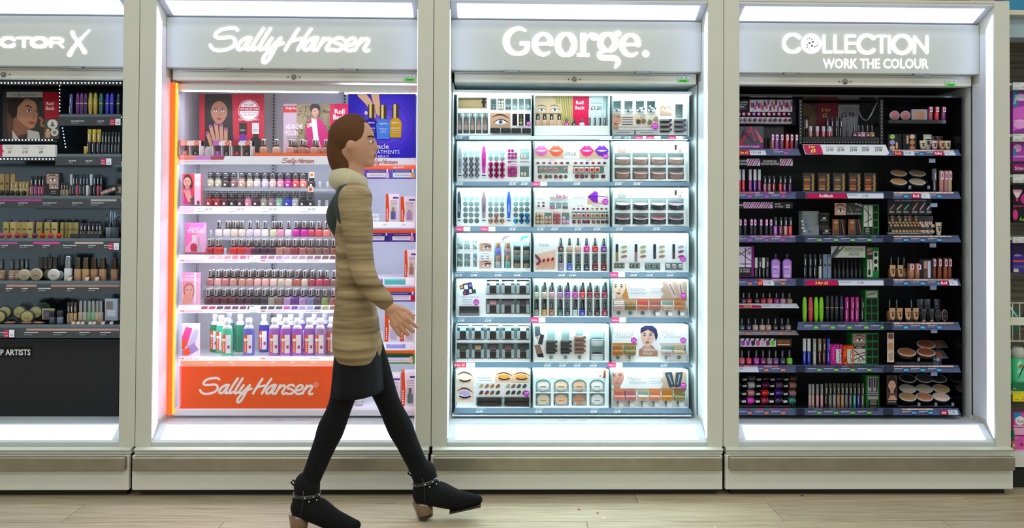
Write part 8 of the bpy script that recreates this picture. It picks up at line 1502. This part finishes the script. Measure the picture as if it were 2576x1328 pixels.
# ================================================================ the walking shopper
YB = -.36
def body(name, segs, m_, col, parent, vox=.006, balls=(), sm=6):
    mb = MB()
    for pts, rs in segs: mb.tube(smoothpts([tuple(p)+(r,) for p, r in zip(pts, rs)], 4) and [q[:3] for q in smoothpts([tuple(p)+(r,) for p, r in zip(pts, rs)], 4)], [q[3] for q in smoothpts([tuple(p)+(r,) for p, r in zip(pts, rs)], 4)], col, 14); [mb.ball(tuple(p), r*.99, r*.99, r*.99, col, 12, 8) for p, r in ((pts[0], rs[0]), (pts[-1], rs[-1]))]
    for c_, rx, ry, rz in balls: mb.ball(c_, rx, ry, rz, col, 18, 12)
    o = mb.build(name, m_, parent); md = o.modifiers.new('remesh', 'REMESH'); md.mode = 'VOXEL'; md.voxel_size = vox; md.use_smooth_shade = True
    ms = o.modifiers.new('smooth', 'SMOOTH'); ms.factor = .6; ms.iterations = sm
    dg = bpy.context.evaluated_depsgraph_get(); me = bpy.data.meshes.new_from_object(o.evaluated_get(dg)); o.modifiers.clear()
    at = me.color_attributes.get('Col') or me.color_attributes.new('Col', 'FLOAT_COLOR', 'CORNER')
    at.data.foreach_set('color', list(H(col))*len(me.loops)); me.materials.clear(); me.materials.append(M[m_]); o.data = me; return o
def V(px, py, dy=0): return P(px, py, YB+dy)
pz = V(905, 1300); wm = thing('person', 'woman in a tan striped knitted coat, black skirt and black tights striding right in heeled ankle boots', 'person', (pz.x, YB, 0))
wm['label'] = 'woman in tan striped coat, black tights and ankle boots walking to the right'
N_, FR = -.085, .085       # near / far side in Y
hipN, hipF = V(904, 838, N_*.9), V(908, 838, FR*.9); knN, anN = V(856, 1020, N_*.7), V(775, 1222, N_*.55)
knF, anF = V(978, 1015, FR*.8), V(1072, 1215, FR*.8)
shN, elN, wrN = V(891, 508, N_*1.75), V(915, 685, N_*2.1), V(978, 770, N_*2.0)
shF, elF, wrF = V(893, 508, FR*1.75), V(872, 672, FR*2.2), V(905, 772, FR*2.2)
hd = V(890, 358)
segs = [([hipN, (hipN+knN)/2, knN, knN*.7+anN*.3, (knN+anN)/2, anN], [.068, .056, .042, .047, .04, .032]), ([hipF, (hipF+knF)/2, knF, knF*.7+anF*.3, (knF+anF)/2, anF], [.068, .056, .042, .047, .04, .032]),
 ([V(900, 830), V(893, 740), V(891, 640), V(890, 540), V(887, 490)], [.075, .062, .056, .052, .042]), ([V(890, 490), V(888, 440), V(889, 400)], [.05, .042, .045]),
 ([shN, elN, wrN], [.045, .034, .022]), ([shF, elF, wrF], [.045, .034, .022]), ([shN*.9+V(893, 500)*.1, V(888, 503), shF], [.04, .052, .04])]
bd = body('body', segs, 'matte', 'c09074', wm, .006, [(tuple(hd), .082, .068, .098), (tuple(V(898, 385)), .06, .052, .062), (tuple(V(928, 409)), .024, .022, .02), (tuple(V(944, 372)), .019, .010, .011), (tuple(V(939, 363)), .016, .008, .018), (tuple(V(933, 391)), .022, .024, .018), (tuple(V(881, 364, -.068)), .016, .009, .024)], 5)
# tights over the legs
def off(s, d): return (s[0], [r+d for r in s[1]])
body('tights', [off(segs[0], .004), off(segs[1], .004)], 'fabric', '121216', wm, .006)
mb = MB(); A_, B_ = V(900, 845), V(899, 984); nr = 9
mb.lathe([(1, k/nr) for k in range(nr+1)], 40, '16161a')
for k in range(len(mb.v)):
    x, y, t = mb.v[k]; a = math.atan2(y, x); rp = 1+.02*t*math.sin(a*9); c_ = A_*(1-t)+B_*t; mb.v[k] = (c_.x+x*(.08+.018*t)*rp, c_.y+y*(.142+.012*t)*rp, c_.z+.006*t*math.cos(a))
mb.build('skirt', 'fabric', wm)
body('coat', [([V(890, 492), V(890, 560), V(891, 660), V(893, 760), V(897, 830), V(900, 872)], [.06, .074, .07, .078, .09, .096]), ([V(890, 522, N_*.85), V(891, 700, N_*.9), V(893, 800, N_*1.05), V(893, 872, N_*1.05)], [.066, .062, .082, .086]), ([V(892, 522, FR*.85), V(893, 700, FR*.9), V(900, 800, FR*1.05), V(905, 872, FR*1.05)], [.066, .062, .082, .086]),
  ([shN, elN, wrN*.85+elN*.15], [.06, .044, .034]), ([shF, elF, wrF*.85+elF*.15], [.06, .044, .034]), ([shN, V(891, 500), shF], [.058, .07, .058])], 'coat', 'b09468', wm, .007)
body('shawl', [([V(872, 540, N_*1.5), V(876, 508, N_*1.1), V(886, 482), V(876, 508, FR*1.1), V(872, 540, FR*1.5)], [.042, .054, .056, .054, .042]), ([V(872, 505), V(852, 545), V(860, 585)], [.052, .05, .034])], 'fabric', '3c4440', wm, .007)
body('hood', [([V(905, 462, 0), V(880, 455, -.05), V(858, 450), V(880, 455, .05), V(905, 462, 0)], [.036, .044, .05, .044, .036])], 'fabric', 'c8c0a0', wm, .007)
body('hair', [([V(893, 318), V(868, 345), V(858, 385), V(866, 425), V(862, 450)], [.05, .06, .055, .048, .03]), ([V(912, 322), V(890, 312), V(868, 330)], [.028, .045, .055])], 'fabric', '5c3c24', wm, .006, [(tuple(V(880, 344)), .084, .078, .082)])
for s in (-1, 1):
    p = V(934, 357, s*.03); mb = MB(); mb.ball(tuple(p), .0095, .0095, .0055, 'f0ece8', 10, 6); e = mb.build('eye', 'gloss', wm); mb = MB(); mb.ball((p.x+.0062, p.y+s*.004, p.z), .0042, .0048, .0048, '38281c', 8, 5); mb.build('iris', 'gloss', e)
    mb = MB(); q = V(936, 345, s*.03); mb.tube([(q.x-.012, q.y+s*.02, q.z), (q.x-.001, q.y+s*.011, q.z+.003), (q.x+.007, q.y-s*.006, q.z)], .003, '3c2418', 6); mb.build('eyebrow', 'fabric', wm)
p = V(942.5, 391); mb = MB(); mb.ball((p.x+.001, p.y, p.z+.003), .008, .018, .004, 'a84c4c', 10, 5); mb.ball((p.x+.001, p.y, p.z-.003), .008, .016, .0045, 'a84c4c', 10, 5); mb.build('lips', 'gloss', wm)
def hand(w, d, s, name):      # palm towards the thigh, four unequal half-curled fingers and a thumb
    d = d.normalized(); cu = Vector((0, s, 0)); side = d.cross(Vector((0, 1, 0))).normalized(); side = side if side.x > 0 else -side; sg = [([w-d*.025, w+d*.01], [.021, .021])]
    for o_ in (-.017, 0, .017): sg.append(([w+d*.015+side*o_*.7, w+d*.07+side*o_*1.2], [.0125, .0115]))
    for k, (o_, l, f) in enumerate(((-.0285, .058, -.1), (-.0095, .068, -.03), (.0095, .073, .03), (.0285, .066, .1))):
        dd = (d+side*f).normalized(); b = w+d*.072+side*o_; p1 = b+(dd*.92+cu*.25)*l*.5; p2 = p1+(dd*.75+cu*.6)*l*.33; p3 = p2+(dd*.45+cu*.85)*l*.24; sg.append(([b-d*.015, b, p1, p2, p3], [.0095, .0088, .0082, .0075, .0062]))
    t = w+d*.03+side*.024; sg.append(([t-d*.01-side*.006, t+side*.014+d*.018+cu*.006, t+side*.02+d*.045+cu*.014, t+side*.017+d*.062+cu*.02], [.0125, .0105, .009, .0072])); return body(name, sg, 'matte', 'c89878', wm, .0028, sm=2)
hand(wrN, wrN-elN, 1, 'hand'); hand(wrF, wrF-elF, -1, 'hand')
def boot(an, ang, name):
    """ankle boot in its own frame: x forward, z up; sole at z 0, ankle at height .11"""
    o = thing(name, None, None, (0, 0, 0)); o.parent = wm; o.rotation_euler = (0, -ang, 0); o.name = 'boot'
    a = Vector((-.03, 0, .14)); rot = Matrix.Rotation(-ang, 3, 'Y'); base = Vector(an)-rot@a; o.location = base-wloc(wm)
    def put(ob): ob.parent = o; return ob
    mb = MB(); sg = [([(-.034, 0, .172), (-.034, 0, .13), (-.042, 0, .1), (-.05, 0, .088)], [.05, .047, .052, .046]), ([(-.05, 0, .09), (.0, 0, .078), (.06, 0, .044), (.115, 0, .027), (.15, 0, .021)], [.044, .05, .041, .03, .02])]
    up = body('upper', sg, 'fabric', '121214', None, .005); up.location = up.location; put(up)
    def bb(nm, m_, f): mb = MB(); f(mb); q = mb.build(nm, m_); put(q); return q
    i = []
    def heel(mb): mb.lathe([(.03, 0), (.033, .014), (.039, .066)], 14, ['2c2018', '74583c'], sx=1, sy=.9, cx=-.062)
    bb('heel', 'gloss', heel)
    bb('sole', 'matte', lambda mb: mb.prism([(0, 0)]*0 or [(-.032, .0), (.032, 0), (.032, .006), (-.032, .006)], .035, .158, '2a2420'))
    bb('strap', 'gloss', lambda mb: mb.lathe([(.0505, .132), (.0515, .136), (.0515, .142), (.0505, .146)], 18, '18181a', cx=-.034))
    for k in range(6): aa = -1.5+k*.3; bb('stud', 'metal', lambda mb: mb.ball((-.034+.052*math.cos(aa), .052*math.sin(aa), .139-(k % 2)*.014), .003, .003, .003, 'e8e8e8', 8, 5))
    bb('zip', 'metal', lambda mb: mb.tube([(-.036, -.052, .165), (-.036, -.049, .13), (-.04, -.052, .1), (-.045, -.048, .07)], .0016, '50504c', 6))
    bb('pull_tab', 'fabric', lambda mb: mb.tube([(-.082, 0, .168), (-.094, 0, .181), (-.086, 0, .19), (-.076, 0, .176)], .003, '18181a', 6))
bN = V(775, 1222, N_*.55); bN.z = .143; boot(bN, 0, 'boot')
bF = Vector(anF); boot(bF, -.0, 'boot') if False else boot(Vector((anF.x, anF.y, max(anF.z, .155))), .22, 'boot')
